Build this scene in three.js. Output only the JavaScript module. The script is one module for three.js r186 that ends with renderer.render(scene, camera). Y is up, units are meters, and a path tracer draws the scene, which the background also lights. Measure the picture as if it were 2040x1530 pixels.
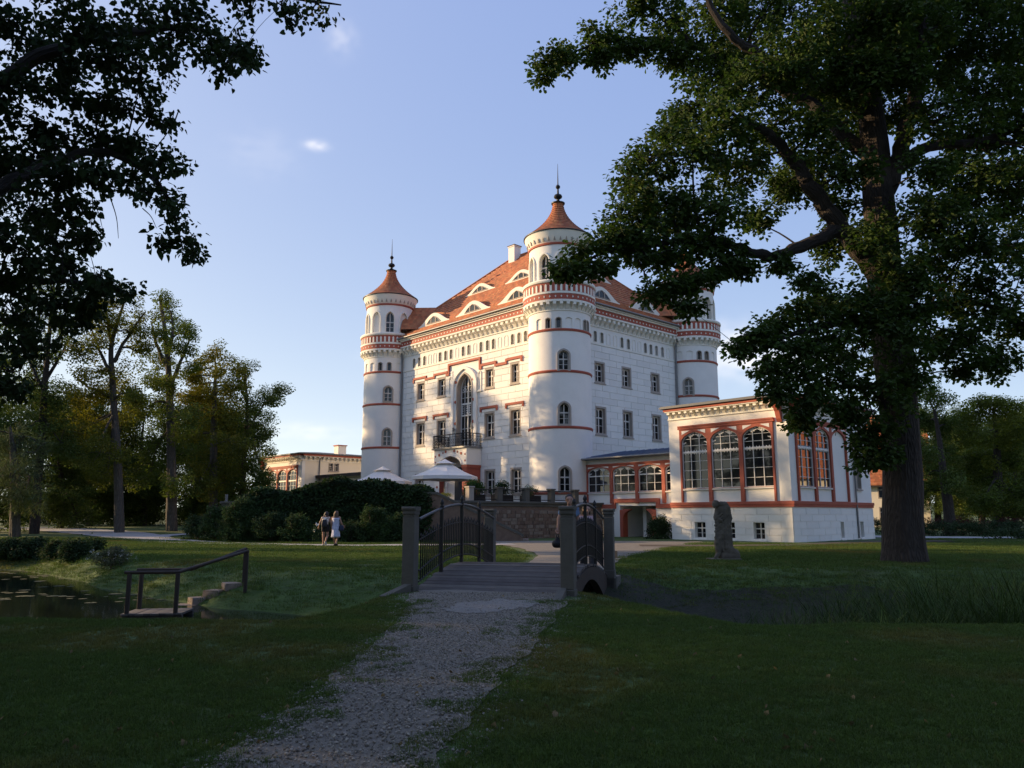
import * as THREE from 'three';
import { mergeGeometries, mergeVertices, toCreasedNormals } from 'three/addons/utils/BufferGeometryUtils.js';
import { MarchingCubes } from 'three/addons/objects/MarchingCubes.js';
import { ImprovedNoise } from 'three/addons/math/ImprovedNoise.js';
import { Brush, Evaluator, SUBTRACTION } from 'three-bvh-csg';

// ───────── camera, sky, sun, exposure ─────────
const scene = new THREE.Scene();
const camera = new THREE.PerspectiveCamera(52.83, 4 / 3, 0.1, 3000);
camera.position.set(0, 1.6, 0);
camera.rotation.x = THREE.MathUtils.degToRad(9.65);
const renderer = new THREE.WebGLRenderer({ antialias: true });
renderer.toneMapping = THREE.LinearToneMapping;
renderer.toneMappingExposure = 1.58;
renderer.shadowMap.enabled = true;

const D2R = Math.PI / 180, TAU = Math.PI * 2;
const SUN_AZ = -75 * D2R, SUN_EL = 14 * D2R;
const sunDir = new THREE.Vector3(Math.sin(SUN_AZ) * Math.cos(SUN_EL), Math.sin(SUN_EL), -Math.cos(SUN_AZ) * Math.cos(SUN_EL));
const sun = new THREE.DirectionalLight(new THREE.Color().setRGB(1, 0.70, 0.39), 5);
sun.position.copy(sunDir).multiplyScalar(200);
sun.castShadow = true; sun.shadow.mapSize.set(4096, 4096);
Object.assign(sun.shadow.camera, { left: -130, right: 130, top: 90, bottom: -60, near: 1, far: 500 });
sun.target.position.set(0, 8, -45);
sun.position.add(sun.target.position);
scene.add(sun, sun.target);

function rand(seed) {
  let s = seed >>> 0;
  return () => { s = (s + 0x6d2b79f5) | 0; let t = Math.imul(s ^ (s >>> 15), 1 | s); t = (t + Math.imul(t ^ (t >>> 7), 61 | t)) ^ t; return ((t ^ (t >>> 14)) >>> 0) / 4294967296; };
}
const perlin = new ImprovedNoise();
const noise = (x, y, z = 0.37) => perlin.noise(x, y, z);
const fbm = (x, y, z = 0.37, o = 4) => { let s = 0, a = 0.5; for (let i = 0; i < o; i++, a *= 0.5, x *= 2.03, y *= 2.03, z *= 2.03) s += a * noise(x, y, z); return s; };
const clamp = (x, a = 0, b = 1) => Math.min(b, Math.max(a, x)), lerp = (a, b, t) => a + (b - a) * t;
const smooth = (t) => { t = clamp(t); return t * t * (3 - 2 * t); };
const sstep = (a, b, x) => smooth((x - a) / (b - a));

{ // clear late-afternoon sky: blue overhead, pale towards the horizon, brighter on the sun's side, a few wisps
  const W = 2048, H = 1024, data = new Float32Array(W * H * 4);
  // wisps: azimuth, elevation (degrees), half sizes, strength
  const wisps = [[-13.6, 33.0, 1.0, 0.9, 0.2], [-15.2, 26.0, 0.75, 0.28, 0.5], [-14.6, 5.9, 2.6, 0.5, 0.3], [15.9, 12.0, 2.4, 1.3, 0.5], [19, 10.8, 3.4, 1.2, 0.5], [-9.5, 11.5, 1.6, 0.35, 0.16], [3.5, 20, 1.2, 0.4, 0.1], [-19, 25, 2.4, 1.4, 0.07]];
  for (let y = 0; y < H; y++) {
    const el = ((y + 0.5) / H - 0.5) * Math.PI, e = Math.max(el, 0) / D2R;
    for (let x = 0; x < W; x++) {
      const th = ((x + 0.5) / W - 0.5) * TAU, dx = Math.cos(th) * Math.cos(el), dz = Math.sin(th) * Math.cos(el), dy = Math.sin(el);
      const az = Math.atan2(dx, -dz) / D2R;
      const cg = dx * sunDir.x + dy * sunDir.y + dz * sunDir.z, g = Math.acos(clamp(cg, -1, 1)) / D2R;
      const h = Math.exp(-e / 13), hh = Math.exp(-e / 5), s = Math.exp(-g / 34), s2 = Math.exp(-g / 11);
      const c = [
        0.142 + 0.35 * h + 0.22 * hh + s * (0.50 + 0.35 * h) + s2 * 1.1,
        0.226 + 0.45 * h + 0.10 * hh + s * (0.46 + 0.22 * h) + s2 * 0.95,
        0.49 + 0.33 * h - 0.10 * hh + s * (0.31 - 0.05 * h) + s2 * 0.6,
      ];
      let cl = 0;
      for (const [ca, ce, wa, we, k] of wisps) {
        const qa = (az - ca) / wa, qe = (el / D2R - ce) / we;
        if (Math.abs(qa) > 3 || Math.abs(qe) > 3) continue;
        const n = fbm(az * 1.1 / Math.min(wa, 1.6) + ca, el / D2R * 1.5 / Math.min(we, 1) + ce, 2.2);
        cl += k * clamp(Math.exp(-qa * qa - qe * qe) * (0.85 + 1.9 * n));
      }
      cl = clamp(cl);
      const o = (y * W + x) * 4;
      for (let i = 0; i < 3; i++) data[o + i] = 0.9 * lerp(c[i], [0.98, 0.93, 0.9][i], cl);
      if (el < 0) { const k = sstep(0, -0.12, el); data[o] = lerp(data[o], 0.05, k); data[o + 1] = lerp(data[o + 1], 0.06, k); data[o + 2] = lerp(data[o + 2], 0.04, k); }
      data[o + 3] = 1;
    }
  }
  const t = new THREE.DataTexture(data, W, H, THREE.RGBAFormat, THREE.FloatType);
  t.mapping = THREE.EquirectangularReflectionMapping; t.magFilter = t.minFilter = THREE.LinearFilter; t.wrapS = THREE.RepeatWrapping; t.needsUpdate = true;
  scene.background = t; scene.environment = t;
}

// ───────── helpers ─────────
const taken = new Map();
function numbered(name) { const n = taken.get(name) ?? 0; taken.set(name, n + 1); return n ? name + '_' + String(n).padStart(3, '0') : name; }
function tag(o, label, category, group, kind) {
  if (label) o.userData.label = label;
  if (category) o.userData.category = category;
  if (group) o.userData.group = group;
  if (kind) o.userData.kind = kind;
  return o;
}
function thing(name, label, category, pos = [0, 0, 0], turn = 0, group) {
  const o = new THREE.Group(); o.name = numbered(name); o.position.set(...pos); o.rotation.y = turn; scene.add(o);
  return tag(o, label, category, group);
}
function mesh(name, geo, mat, parent, label) {
  const m = new THREE.Mesh(geo, mat); m.castShadow = m.receiveShadow = true;
  m.name = parent ? name : numbered(name); (parent ?? scene).add(m);
  if (label) m.userData.label = label;
  return m;
}
function struct(name, geo, mat) { return tag(mesh(name, geo, mat), null, null, null, 'structure'); }
const M4 = () => new THREE.Matrix4();
const V = (x, y, z) => new THREE.Vector3(x, y, z);
function plain(g) { // only position, normal, uv and no index, so that everything merges
  g = g.index ? g.toNonIndexed() : g;
  for (const k of Object.keys(g.attributes)) if (!['position', 'normal', 'uv'].includes(k)) g.deleteAttribute(k);
  if (!g.attributes.uv) g.setAttribute('uv', new THREE.BufferAttribute(new Float32Array(g.attributes.position.count * 2), 2));
  if (!g.attributes.normal) g.computeVertexNormals();
  return g;
}
const merge = (list) => { list = list.map(plain); return list.length === 1 ? list[0] : mergeGeometries(list); };
function boxUV(g) { // uv in metres, taken from the side that a face points to
  g = plain(g);
  const p = g.attributes.position, n = g.attributes.normal, uv = g.attributes.uv;
  for (let i = 0; i < p.count; i++) {
    const ax = Math.abs(n.getX(i)), ay = Math.abs(n.getY(i)), az = Math.abs(n.getZ(i));
    if (ay > ax && ay > az) uv.setXY(i, p.getX(i), p.getZ(i)); else if (ax > az) uv.setXY(i, p.getZ(i), p.getY(i)); else uv.setXY(i, p.getX(i), p.getY(i));
  }
  return g;
}
const bx = (x0, x1, y0, y1, z0, z1) => new THREE.BoxGeometry(Math.abs(x1 - x0), Math.abs(y1 - y0), Math.abs(z1 - z0)).translate((x0 + x1) / 2, (y0 + y1) / 2, (z0 + z1) / 2);
function cbx(x0, x1, y0, y1, z0, z1, c = 0.01) { // box with chamfered edges
  const s = new THREE.Shape(); const w = Math.abs(x1 - x0) / 2 - c, h = Math.abs(y1 - y0) / 2 - c;
  s.moveTo(-w, -h); s.lineTo(w, -h); s.lineTo(w, h); s.lineTo(-w, h); s.closePath();
  const d = Math.abs(z1 - z0) - 2 * c;
  return new THREE.ExtrudeGeometry(s, { depth: d, bevelEnabled: true, bevelThickness: c, bevelSize: c, bevelSegments: 1 }).translate((x0 + x1) / 2, (y0 + y1) / 2, (z0 + z1) / 2 - d / 2);
}
const poly = (pts) => { const s = new THREE.Shape(); pts.forEach(([x, y], i) => (i ? s.lineTo(x, y) : s.moveTo(x, y))); s.closePath(); return s; };
const ring = (pts) => { const s = new THREE.Path(); pts.forEach(([x, y], i) => (i ? s.lineTo(x, y) : s.moveTo(x, y))); s.closePath(); return s; };
function plate(outline, holes, z0, z1) { const s = poly(outline); for (const h of holes) s.holes.push(ring(h)); return new THREE.ExtrudeGeometry(s, { depth: z1 - z0, bevelEnabled: false }).translate(0, 0, z0); }
const rect = (x0, x1, y0, y1) => [[x0, y0], [x1, y0], [x1, y1], [x0, y1]];
const lathe = (pts, seg = 64) => new THREE.LatheGeometry(pts.map(([r, y]) => new THREE.Vector2(r, y)), seg);
function tube(points, r, seg = 6, closed = false) { // tapered tube along points; r is a number or one number for each point
  const P = points.map((p) => (p.isVector3 ? p : V(...p))), n = P.length, pos = [], nor = [], uv = [], idx = [];
  let ref = V(0.3, 0.05, 1).normalize(), len = 0;
  for (let i = 0; i < n; i++) {
    const t = P[Math.min(n - 1, i + 1)].clone().sub(P[Math.max(0, i - 1)]).normalize();
    if (Math.abs(t.dot(ref)) > 0.95) ref = V(1, 0.1, 0.2).normalize();
    const a = ref.clone().addScaledVector(t, -ref.dot(t)).normalize(), b = t.clone().cross(a); ref = a;
    const rr = Array.isArray(r) ? r[i] : r;
    if (i) len += P[i].distanceTo(P[i - 1]);
    for (let k = 0; k <= seg; k++) {
      const w = (k / seg) * TAU, d = a.clone().multiplyScalar(Math.cos(w)).addScaledVector(b, Math.sin(w));
      pos.push(P[i].x + d.x * rr, P[i].y + d.y * rr, P[i].z + d.z * rr); nor.push(d.x, d.y, d.z); uv.push(k / seg, len);
      if (i < n - 1 && k < seg) { const q = i * (seg + 1) + k; idx.push(q, q + 1, q + seg + 1, q + 1, q + seg + 2, q + seg + 1); }
    }
  }
  for (const [e, c] of [[0, P[0]], [n - 1, P[n - 1]]]) { // caps
    const o = pos.length / 3; pos.push(c.x, c.y, c.z); const t = (e ? P[n - 1].clone().sub(P[n - 2]) : P[0].clone().sub(P[1])).normalize(); nor.push(t.x, t.y, t.z); uv.push(0, 0);
    for (let k = 0; k < seg; k++) { const q = e * (seg + 1) + k; e ? idx.push(o, q, q + 1) : idx.push(o, q + 1, q); }
  }
  const g = new THREE.BufferGeometry();
  g.setAttribute('position', new THREE.Float32BufferAttribute(pos, 3)); g.setAttribute('normal', new THREE.Float32BufferAttribute(nor, 3)); g.setAttribute('uv', new THREE.Float32BufferAttribute(uv, 2)); g.setIndex(idx);
  return plain(g);
}
const bar = (a, b, w) => tube([a, b], w / Math.SQRT2 * 1.0, 4);
function spline(pts, n) { return new THREE.CatmullRomCurve3(pts.map((p) => (p.isVector3 ? p : V(...p))), false, 'centripetal').getPoints(n); }

// a point of the photograph's ray at a given depth (metres ahead of the camera)
const F = 1540, TH = 9.65 * D2R;
function at(px, py, d) { const cx = (px - 1020) / F, cy = (765 - py) / F, k = d / (Math.cos(TH) - cy * Math.sin(TH)); return V(cx * k, 1.6 + (Math.sin(TH) + cy * Math.cos(TH)) * k, -d); }

// ───────── textures and materials ─────────
function tex(n, fn, size, srgb = true) {
  const data = new Uint8Array(n * n * 4);
  for (let y = 0; y < n; y++) for (let x = 0; x < n; x++) { const c = fn(x / n, y / n); for (let i = 0; i < 3; i++) data[(y * n + x) * 4 + i] = clamp(c[i]) * 255; data[(y * n + x) * 4 + 3] = 255; }
  const t = new THREE.DataTexture(data, n, n); t.wrapS = t.wrapT = THREE.RepeatWrapping; t.magFilter = THREE.LinearFilter; t.minFilter = THREE.LinearMipmapLinearFilter; t.generateMipmaps = true;
  if (srgb) t.colorSpace = THREE.SRGBColorSpace;
  t.repeat.set(1 / size, 1 / size); t.needsUpdate = true; return t;
}
// noise that tiles over [0,1]
function tn(u, v, f, z = 0.5, o = 4) {
  let s = 0, a = 0.5;
  for (let i = 0; i < o; i++, a *= 0.5, f *= 2) {
    const x = u * f, y = v * f, tx = u, ty = v;
    s += a * (noise(x, y, z) * (1 - tx) * (1 - ty) + noise(x - f, y, z) * tx * (1 - ty) + noise(x, y - f, z) * (1 - tx) * ty + noise(x - f, y - f, z) * tx * ty) * 1.3;
  }
  return s;
}
const lin = (r, g, b) => new THREE.Color().setRGB(r, g, b);
const sr = (r, g, b) => { const f = (c) => (c <= 0.0031308 ? c * 12.92 : 1.055 * Math.pow(c, 1 / 2.4) - 0.055); return [f(r), f(g), f(b)]; };
const mat = (r, g, b, rough = 0.8, extra = {}) => new THREE.MeshStandardMaterial({ color: lin(r, g, b), roughness: rough, metalness: 0, ...extra });
function mottled(r, g, b, amount, size, freq, rough = 0.85, bump = 0, seed = 0, extra = {}) { // a colour with patches and grain
  const m = tex(256, (u, v) => { const k = 1 + amount * (tn(u, v, freq, seed + 0.3) * 1.4 + tn(u, v, freq * 8, seed + 3.1, 2) * 0.6); return sr(r * k, g * k, b * k); }, size);
  const o = { map: m, color: 0xffffff, roughness: rough, metalness: 0, ...extra };
  if (bump) { o.bumpMap = tex(256, (u, v) => { const k = 0.5 + 0.5 * tn(u, v, freq * 4, seed + 7.7, 4); return [k, k, k]; }, size, false); o.bumpScale = bump; }
  return new THREE.MeshStandardMaterial(o);
}
const MT = {
  plaster: mottled(0.80, 0.775, 0.72, 0.07, 5, 5, 0.9, 0.006, 1),
  block: mottled(0.81, 0.79, 0.735, 0.06, 4, 4, 0.9, 0.004, 2),
  block2: mottled(0.77, 0.75, 0.70, 0.06, 4, 4, 0.9, 0.004, 9),
  trim: mottled(0.80, 0.765, 0.67, 0.05, 3, 4, 0.85, 0.003, 3),
  cream: mottled(0.78, 0.70, 0.56, 0.05, 5, 4, 0.9, 0.004, 4),
  red: mottled(0.36, 0.085, 0.05, 0.16, 2, 4, 0.75, 0.002, 5),
  stone: mottled(0.37, 0.32, 0.27, 0.12, 2, 5, 0.85, 0.004, 6),
  sash: mat(0.62, 0.59, 0.54, 0.6),
  bars: mat(0.72, 0.70, 0.66, 0.55),
  glass: new THREE.MeshPhysicalMaterial({ color: lin(0.012, 0.014, 0.017), roughness: 0.03, ior: 1.52 }),
  mirrorGlass: new THREE.MeshPhysicalMaterial({ color: lin(0.012, 0.014, 0.017), roughness: 0.02, ior: 2.3 }),
  curtain: mat(0.05, 0.052, 0.055, 0.9),
  slate: mottled(0.075, 0.085, 0.10, 0.2, 2, 5, 0.55, 0.004, 7),
  zinc: mottled(0.10, 0.14, 0.22, 0.14, 2, 3, 0.4, 0, 8, { metalness: 0.35 }),
  pipe: mottled(0.20, 0.20, 0.20, 0.12, 1, 4, 0.5, 0, 10, { metalness: 0.4 }),
  iron: mat(0.012, 0.013, 0.015, 0.5, { metalness: 0.3 }),
  ironRail: mat(0.05, 0.055, 0.065, 0.42, { metalness: 0.4 }),
  concrete: mottled(0.105, 0.098, 0.082, 0.22, 1.6, 4, 0.95, 0.008, 11),
  gravel: mottled(0.19, 0.168, 0.135, 0.42, 0.9, 26, 0.97, 0.02, 12),
  palePath: mottled(0.34, 0.33, 0.32, 0.14, 2, 8, 0.97, 0.01, 13),
  dirt: mottled(0.075, 0.055, 0.04, 0.4, 2.2, 6, 1, 0.03, 14),
  wood: mottled(0.082, 0.07, 0.062, 0.28, 0.9, 4, 0.85, 0.006, 15),
  wood2: mottled(0.105, 0.092, 0.08, 0.26, 0.9, 4, 0.85, 0.006, 21),
  wood3: mottled(0.06, 0.05, 0.046, 0.28, 0.9, 4, 0.85, 0.006, 22),
  postWood: mottled(0.035, 0.026, 0.02, 0.3, 0.8, 4, 0.85, 0.004, 16),
  rubble: mottled(0.17, 0.115, 0.085, 0.35, 1.1, 5, 0.95, 0.02, 17),
  rubble2: mottled(0.23, 0.18, 0.14, 0.3, 1.1, 5, 0.95, 0.02, 27),
  statue: mottled(0.115, 0.1, 0.078, 0.45, 0.7, 4, 0.95, 0.012, 18),
  canvas: mottled(0.72, 0.70, 0.66, 0.06, 2, 4, 0.9, 0.002, 19),
};

// ───────── ground, paths, water ─────────
const bankNear = (x) => { const c = 16.6, L = 12.3, R = 11.6; return x < 0 ? lerp(L, c, sstep(-3.6, -1.9, x)) : lerp(c, R, sstep(1.2, 3.6, x)); };
function bankFar(x) {
  if (x > 1.8) return lerp(22.2, 25.2, sstep(1.8, 5, x)) - Math.max(0, x - 12) * 0.05;
  if (x > -2.2) return 21.8;
  return x > -8 ? lerp(21.8, 24.5, (-2.2 - x) / 5.8) : 24.5 + (-8 - x) * 1.05 - Math.max(0, -22 - x) * 0.9;
}
function groundH(x, d) {
  const n = bankNear(x) + 0.35 * noise(x * 0.4, 3.1), f = bankFar(x) + 0.5 * noise(x * 0.35, 7.7);
  const wf = x > 0 ? 6.5 : 5.6;
  let h = 0.03 * fbm(x * 0.22, d * 0.22, 5) + 0.02 * noise(x * 0.9, d * 0.9, 2);
  if (d > n && d < f) h -= 1.4 * Math.min(smooth((d - n) / 2.6), smooth((f - d) / wf));
  else h += 0.06 * sstep(f, f + 9, d);
  h += 0.1 * sstep(13.2, 15.3, d) * (1 - sstep(16.7, 17.5, d)) * (1 - sstep(1.45, 2.4, Math.abs(x + 0.47)));
  if (d > 46) h += 0.012 * Math.min(60, d - 46) * sstep(-15, -30, x);
  if (d > 260) h += 10 * sstep(260, 420, d) * (0.7 + 0.5 * noise(x * 0.006, d * 0.004)); // far rise
  return h;
}
{
  const axis = (stops) => { const o = []; for (let i = 0; i < stops.length - 1; i++) { const [a, st] = stops[i], b = stops[i + 1][0], n = Math.max(1, Math.round((b - a) / st)); for (let k = 0; k < n; k++) o.push(a + ((b - a) * k) / n); } o.push(stops.at(-1)[0]); return o; };
  const xs = axis([[-700, 60], [-160, 14], [-60, 2.5], [-26, 0.7], [-13, 0.3], [13, 0.7], [34, 2.5], [70, 14], [160, 60], [700, 1]]);
  const ds = axis([[-60, 12], [0, 1.2], [3, 0.28], [27, 0.5], [50, 1.6], [90, 9], [200, 30], [900, 1]]);
  const pos = [], uv = [], idx = [];
  for (const d of ds) for (const x of xs) { pos.push(x, groundH(x, d), -d); uv.push(x, d); }
  const W = xs.length;
  for (let j = 0; j < ds.length - 1; j++) for (let i = 0; i < W - 1; i++) { const q = j * W + i; idx.push(q, q + 1, q + W, q + 1, q + W + 1, q + W); }
  const g = new THREE.BufferGeometry(); g.setAttribute('position', new THREE.Float32BufferAttribute(pos, 3)); g.setAttribute('uv', new THREE.Float32BufferAttribute(uv, 2)); g.setIndex(idx); g.computeVertexNormals();
  // lawn with dry patches; bare soil on the ditch's far bank
  const N = 512, S = 24;
  const lawn = tex(N, (u, v) => {
    const p = tn(u, v, 6, 1.7), q = tn(u, v, 40, 4.2, 3), r = tn(u, v, 150, 8.2, 2);
    const dry = clamp((p - 0.13) * 3.2), k = 1 + 0.55 * q + 0.6 * r;
    return sr(lerp(0.046, 0.085, dry) * k, lerp(0.085, 0.075, dry) * k, lerp(0.014, 0.03, dry) * k);
  }, S);
  const m = new THREE.MeshStandardMaterial({ map: lawn, roughness: 1, bumpMap: tex(256, (u, v) => { const k = 0.5 + 0.6 * tn(u, v, 64, 2.2, 3); return [k, k, k]; }, 4, false), bumpScale: 0.03 });
  struct('lawn', g, m);
}
function ribbon(pts, off, seed, cross = 8, ragged = 0.12) { // sheet along a line of [x, depth, halfwidth], draped on the ground
  const c = spline(pts.map(([x, d, w]) => V(x, w, d)), pts.length * 16), pos = [], uv = [], idx = [], W = cross + 1;
  c.forEach((p, i) => {
    const t = c[Math.min(c.length - 1, i + 1)].clone().sub(c[Math.max(0, i - 1)]); t.y = 0; t.normalize();
    for (let k = 0; k <= cross; k++) {
      let s = (k / cross) * 2 - 1; const edge = Math.abs(s) > 0.99 ? ragged * fbm(i * 0.1, seed + Math.sign(s) * 5, 1) * 2.4 : 0;
      s = s * (p.y + edge);
      const x = p.x + t.z * s, d = p.z - t.x * s;
      pos.push(x, groundH(x, d) + off, -d); uv.push(x, d);
      if (i < c.length - 1 && k < cross) { const q = i * W + k; idx.push(q, q + 1, q + W, q + 1, q + W + 1, q + W); }
    }
  });
  const g = new THREE.BufferGeometry(); g.setAttribute('position', new THREE.Float32BufferAttribute(pos, 3)); g.setAttribute('uv', new THREE.Float32BufferAttribute(uv, 2)); g.setIndex(idx); g.computeVertexNormals();
  if (g.attributes.normal.getY(0) < 0) { const a = g.index.array; for (let i = 0; i < a.length; i += 3) [a[i], a[i + 1]] = [a[i + 1], a[i]]; g.computeVertexNormals(); }
  return g;
}
const NEAR_PATH = [[-1.6, 2.2, 0.8], [-1.24, 5.3, 0.74], [-1.0, 7.4, 0.8], [-0.78, 9.6, 0.95], [-0.58, 12, 1.15], [-0.5, 14, 1.36], [-0.46, 15.4, 1.47], [-0.42, 16.4, 1.45]];
struct('gravel_path', ribbon(NEAR_PATH, 0.014, 1, 12, 0.14), MT.gravel);
struct('worn_patch', ribbon([[-0.9, 13.25, 0.25], [-0.75, 13.5, 0.42], [-0.4, 13.9, 0.5], [0.1, 14.1, 0.4], [0.45, 14.2, 0.2]], 0.026, 21, 6, 0.2), mottled(0.2, 0.185, 0.165, 0.35, 0.8, 12, 0.9, 0.01, 41));
struct('gravel_path', ribbon([[0.95, 21.2, 1.45], [1.75, 25, 1.4], [2.6, 30, 1.7], [3.3, 34, 2.6], [4.0, 39, 4.2], [4.6, 44, 6.0], [5, 47.5, 6.2]], 0.03, 2, 14, 0.15), MT.gravel);
struct('pale_path', ribbon([[0, 42.4, 1.15], [-4, 41.2, 0.85], [-9.4, 40.7, 0.85], [-15, 43, 1.0], [-21.5, 48.4, 1.5], [-28, 57, 2.3], [-36, 66, 2.6], [-48, 76, 2.5]], 0.038, 3, 6, 0.08), MT.palePath);
struct('pale_path', ribbon([[-24, 52, 0.7], [-25, 58, 0.8], [-22, 66, 0.8], [-16, 74, 0.9]], 0.044, 8, 4, 0.05), MT.palePath);
struct('gravel_strip', ribbon([[6.5, 40.3, 1.0], [11, 39.8, 0.95], [16, 41.5, 0.95], [22, 46.2, 0.95], [30, 47.6, 0.95], [44, 48.6, 0.95]], 0.046, 4, 6, 0.08), MT.dirt);
struct('pale_path', ribbon([[22, 66, 1.6], [26, 59, 2.2], [30, 55, 2.6], [38, 54, 2.2], [60, 56, 2.2]], 0.034, 5, 6, 0.08), MT.palePath);
{ // pond and stream
  const g = new THREE.PlaneGeometry(90, 44).rotateX(-Math.PI / 2).translate(-42, -0.86, -31);
  const m = new THREE.MeshPhysicalMaterial({ color: lin(0.010, 0.014, 0.010), roughness: 0.07, ior: 1.33, bumpMap: tex(256, (u, v) => { const k = 0.5 + 0.5 * tn(u, v, 10, 3.3); return [k, k, k]; }, 3, false), bumpScale: 0.006 });
  struct('pond_water', g, m);
}

function groundHit(px, py, d0 = 8) { // where the ray of a pixel meets the ground
  for (let d = d0; d < 140; d += 0.05) { const p = at(px, py, d); if (p.y <= groundH(p.x, d)) return V(p.x, groundH(p.x, d), p.z); }
  return at(px, py, 60).setY(0);
}

// ───────── the palace ─────────
const PX = 3.84, PZ = -61, TURN = 42.8 * D2R; // centre of the near corner tower; local x runs along the right front, local z towards the viewer's right
const cas = (a, b, h = 0) => V(PX + a * Math.cos(TURN) - b * Math.sin(TURN), h, PZ - a * Math.sin(TURN) - b * Math.cos(TURN));
function building(name, label, a0, b0) { const p = cas(a0, b0); const t = thing(name, label, 'building', [p.x, 0, p.z], TURN); t.userData.category = 'building'; t.off = [-a0, 0, b0]; return t; }
const put = (t, name, geo, m, parent, label) => mesh(name, geo.translate(...t.off), m, parent ?? t, label);
const faceL = (a0) => M4().makeBasis(V(0, 0, 1), V(0, 1, 0), V(-1, 0, 0)).setPosition(a0, 0, 0); // wall looking left: face x = -b
const faceR = (b0) => M4().setPosition(0, 0, -b0); // wall looking right: face x = a
function faceT(a, b, phi, r) { const wx = Math.sin(phi), wz = Math.cos(phi), lx = wx * Math.cos(TURN) - wz * Math.sin(TURN), lz = wx * Math.sin(TURN) + wz * Math.cos(TURN); return M4().makeBasis(V(lz, 0, -lx), V(0, 1, 0), V(lx, 0, lz)).setPosition(a + lx * r, 0, -b + lz * r); }
const on = (f, g) => g.applyMatrix4(f);

function archPts(x0, x1, y0, ys, yt, n = 6) { // closed outline of a pointed (Tudor) arch
  const xm = (x0 + x1) / 2, out = [[x0, y0], [x1, y0]], q = (p0, p1, p2, t) => (1 - t) * (1 - t) * p0 + 2 * t * (1 - t) * p1 + t * t * p2;
  for (let i = 0; i <= n; i++) { const t = i / n; out.push([q(x1, x1 - (x1 - xm) * 0.06, xm, t), q(ys, ys + (yt - ys) * 0.72, yt, t)]); }
  for (let i = n - 1; i >= 0; i--) { const t = i / n; out.push([q(x0, x0 + (xm - x0) * 0.06, xm, t), q(ys, ys + (yt - ys) * 0.72, yt, t)]); }
  return out;
}
function grow(pts, k, keepBottom) { // outline pushed outwards by k
  let cx = 0, cy = 0; for (const [x, y] of pts) { cx += x / pts.length; cy += y / pts.length; }
  const n = pts.length;
  return pts.map(([x, y], i) => {
    const [px, py] = pts[(i + n - 1) % n], [nx, ny] = pts[(i + 1) % n];
    let ax = x - px, ay = y - py, bx_ = nx - x, by = ny - y; const la = Math.hypot(ax, ay) || 1, lb = Math.hypot(bx_, by) || 1;
    let ox = ay / la + by / lb, oy = -ax / la - bx_ / lb; const l = ox * ox + oy * oy || 1;
    return [x + (2 * k * ox) / l, y + (2 * k * oy) / l];
  });
}
// windows: a surround (the part), with its sash and its glass
function rectWindow(t, f, x0, x1, y0, y1, o = {}) {
  const s = o.surround ?? 0.16, d = o.depth ?? 0.26, ix0 = x0 + s, ix1 = x1 - s, iy0 = y0 + s * 0.9, iy1 = y1 - s;
  const w = put(t, o.name ?? 'window', boxUV(on(f, merge([plate(rect(x0, x1, y0, y1), [rect(ix0, ix1, iy0, iy1)], -d, 0.05), bx(x0 - 0.05, x1 + 0.05, y0 - 0.09, y0 - 0.002, -0.04, 0.12)]))), o.mat ?? MT.stone);
  const xm = (ix0 + ix1) / 2, tr = iy0 + (iy1 - iy0) * 0.62, kk = clamp((x1 - x0) / 1.3, 0.3, 1) * 0.9, b = 0.035 * kk, sw = 0.055 * kk, mw = 0.05 * kk, th = 0.06 * kk, z0 = -d + 0.03, z1 = -d + 0.09;
  const g = [plate(rect(ix0, ix1, iy0, iy1), [rect(ix0 + sw, ix1 - sw, iy0 + sw, iy1 - sw)], z0, z1), bx(xm - mw, xm + mw, iy0 + sw, iy1 - sw, z0 + 0.004, z1 + 0.012), bx(ix0 + sw, ix1 - sw, tr - th, tr + th, z0 + 0.002, z1 + 0.016)];
  for (const y of [iy0 + (tr - iy0) * 0.5]) g.push(bx(ix0 + sw, xm - mw, y - b / 2, y + b / 2, z0 + 0.008, z1 - 0.01), bx(xm + mw, ix1 - sw, y - b / 2, y + b / 2, z0 + 0.008, z1 - 0.01));
  if (x1 - x0 > 1.2) for (const [l, r] of [[ix0 + sw, xm - mw], [xm + mw, ix1 - sw]]) { const m = (l + r) / 2, yt = iy1 - sw; g.push(plate([[l, yt], [l, yt - 0.26], [l + 0.05, yt - 0.11], [m, yt - 0.05], [r - 0.05, yt - 0.11], [r, yt - 0.26], [r, yt]], [], z0 + 0.012, z1 - 0.012)); }
  put(t, 'window_frame', on(f, merge(g)), MT.sash, w);
  put(t, 'glass_pane', on(f, bx(ix0, xm, iy0, iy1, -d - 0.02, -d + 0.02)), MT.glass, w);
  put(t, 'glass_pane', on(f, bx(xm, ix1, iy0, iy1, -d - 0.022, -d + 0.018)), MT.glass, w);
  return w;
}
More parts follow.
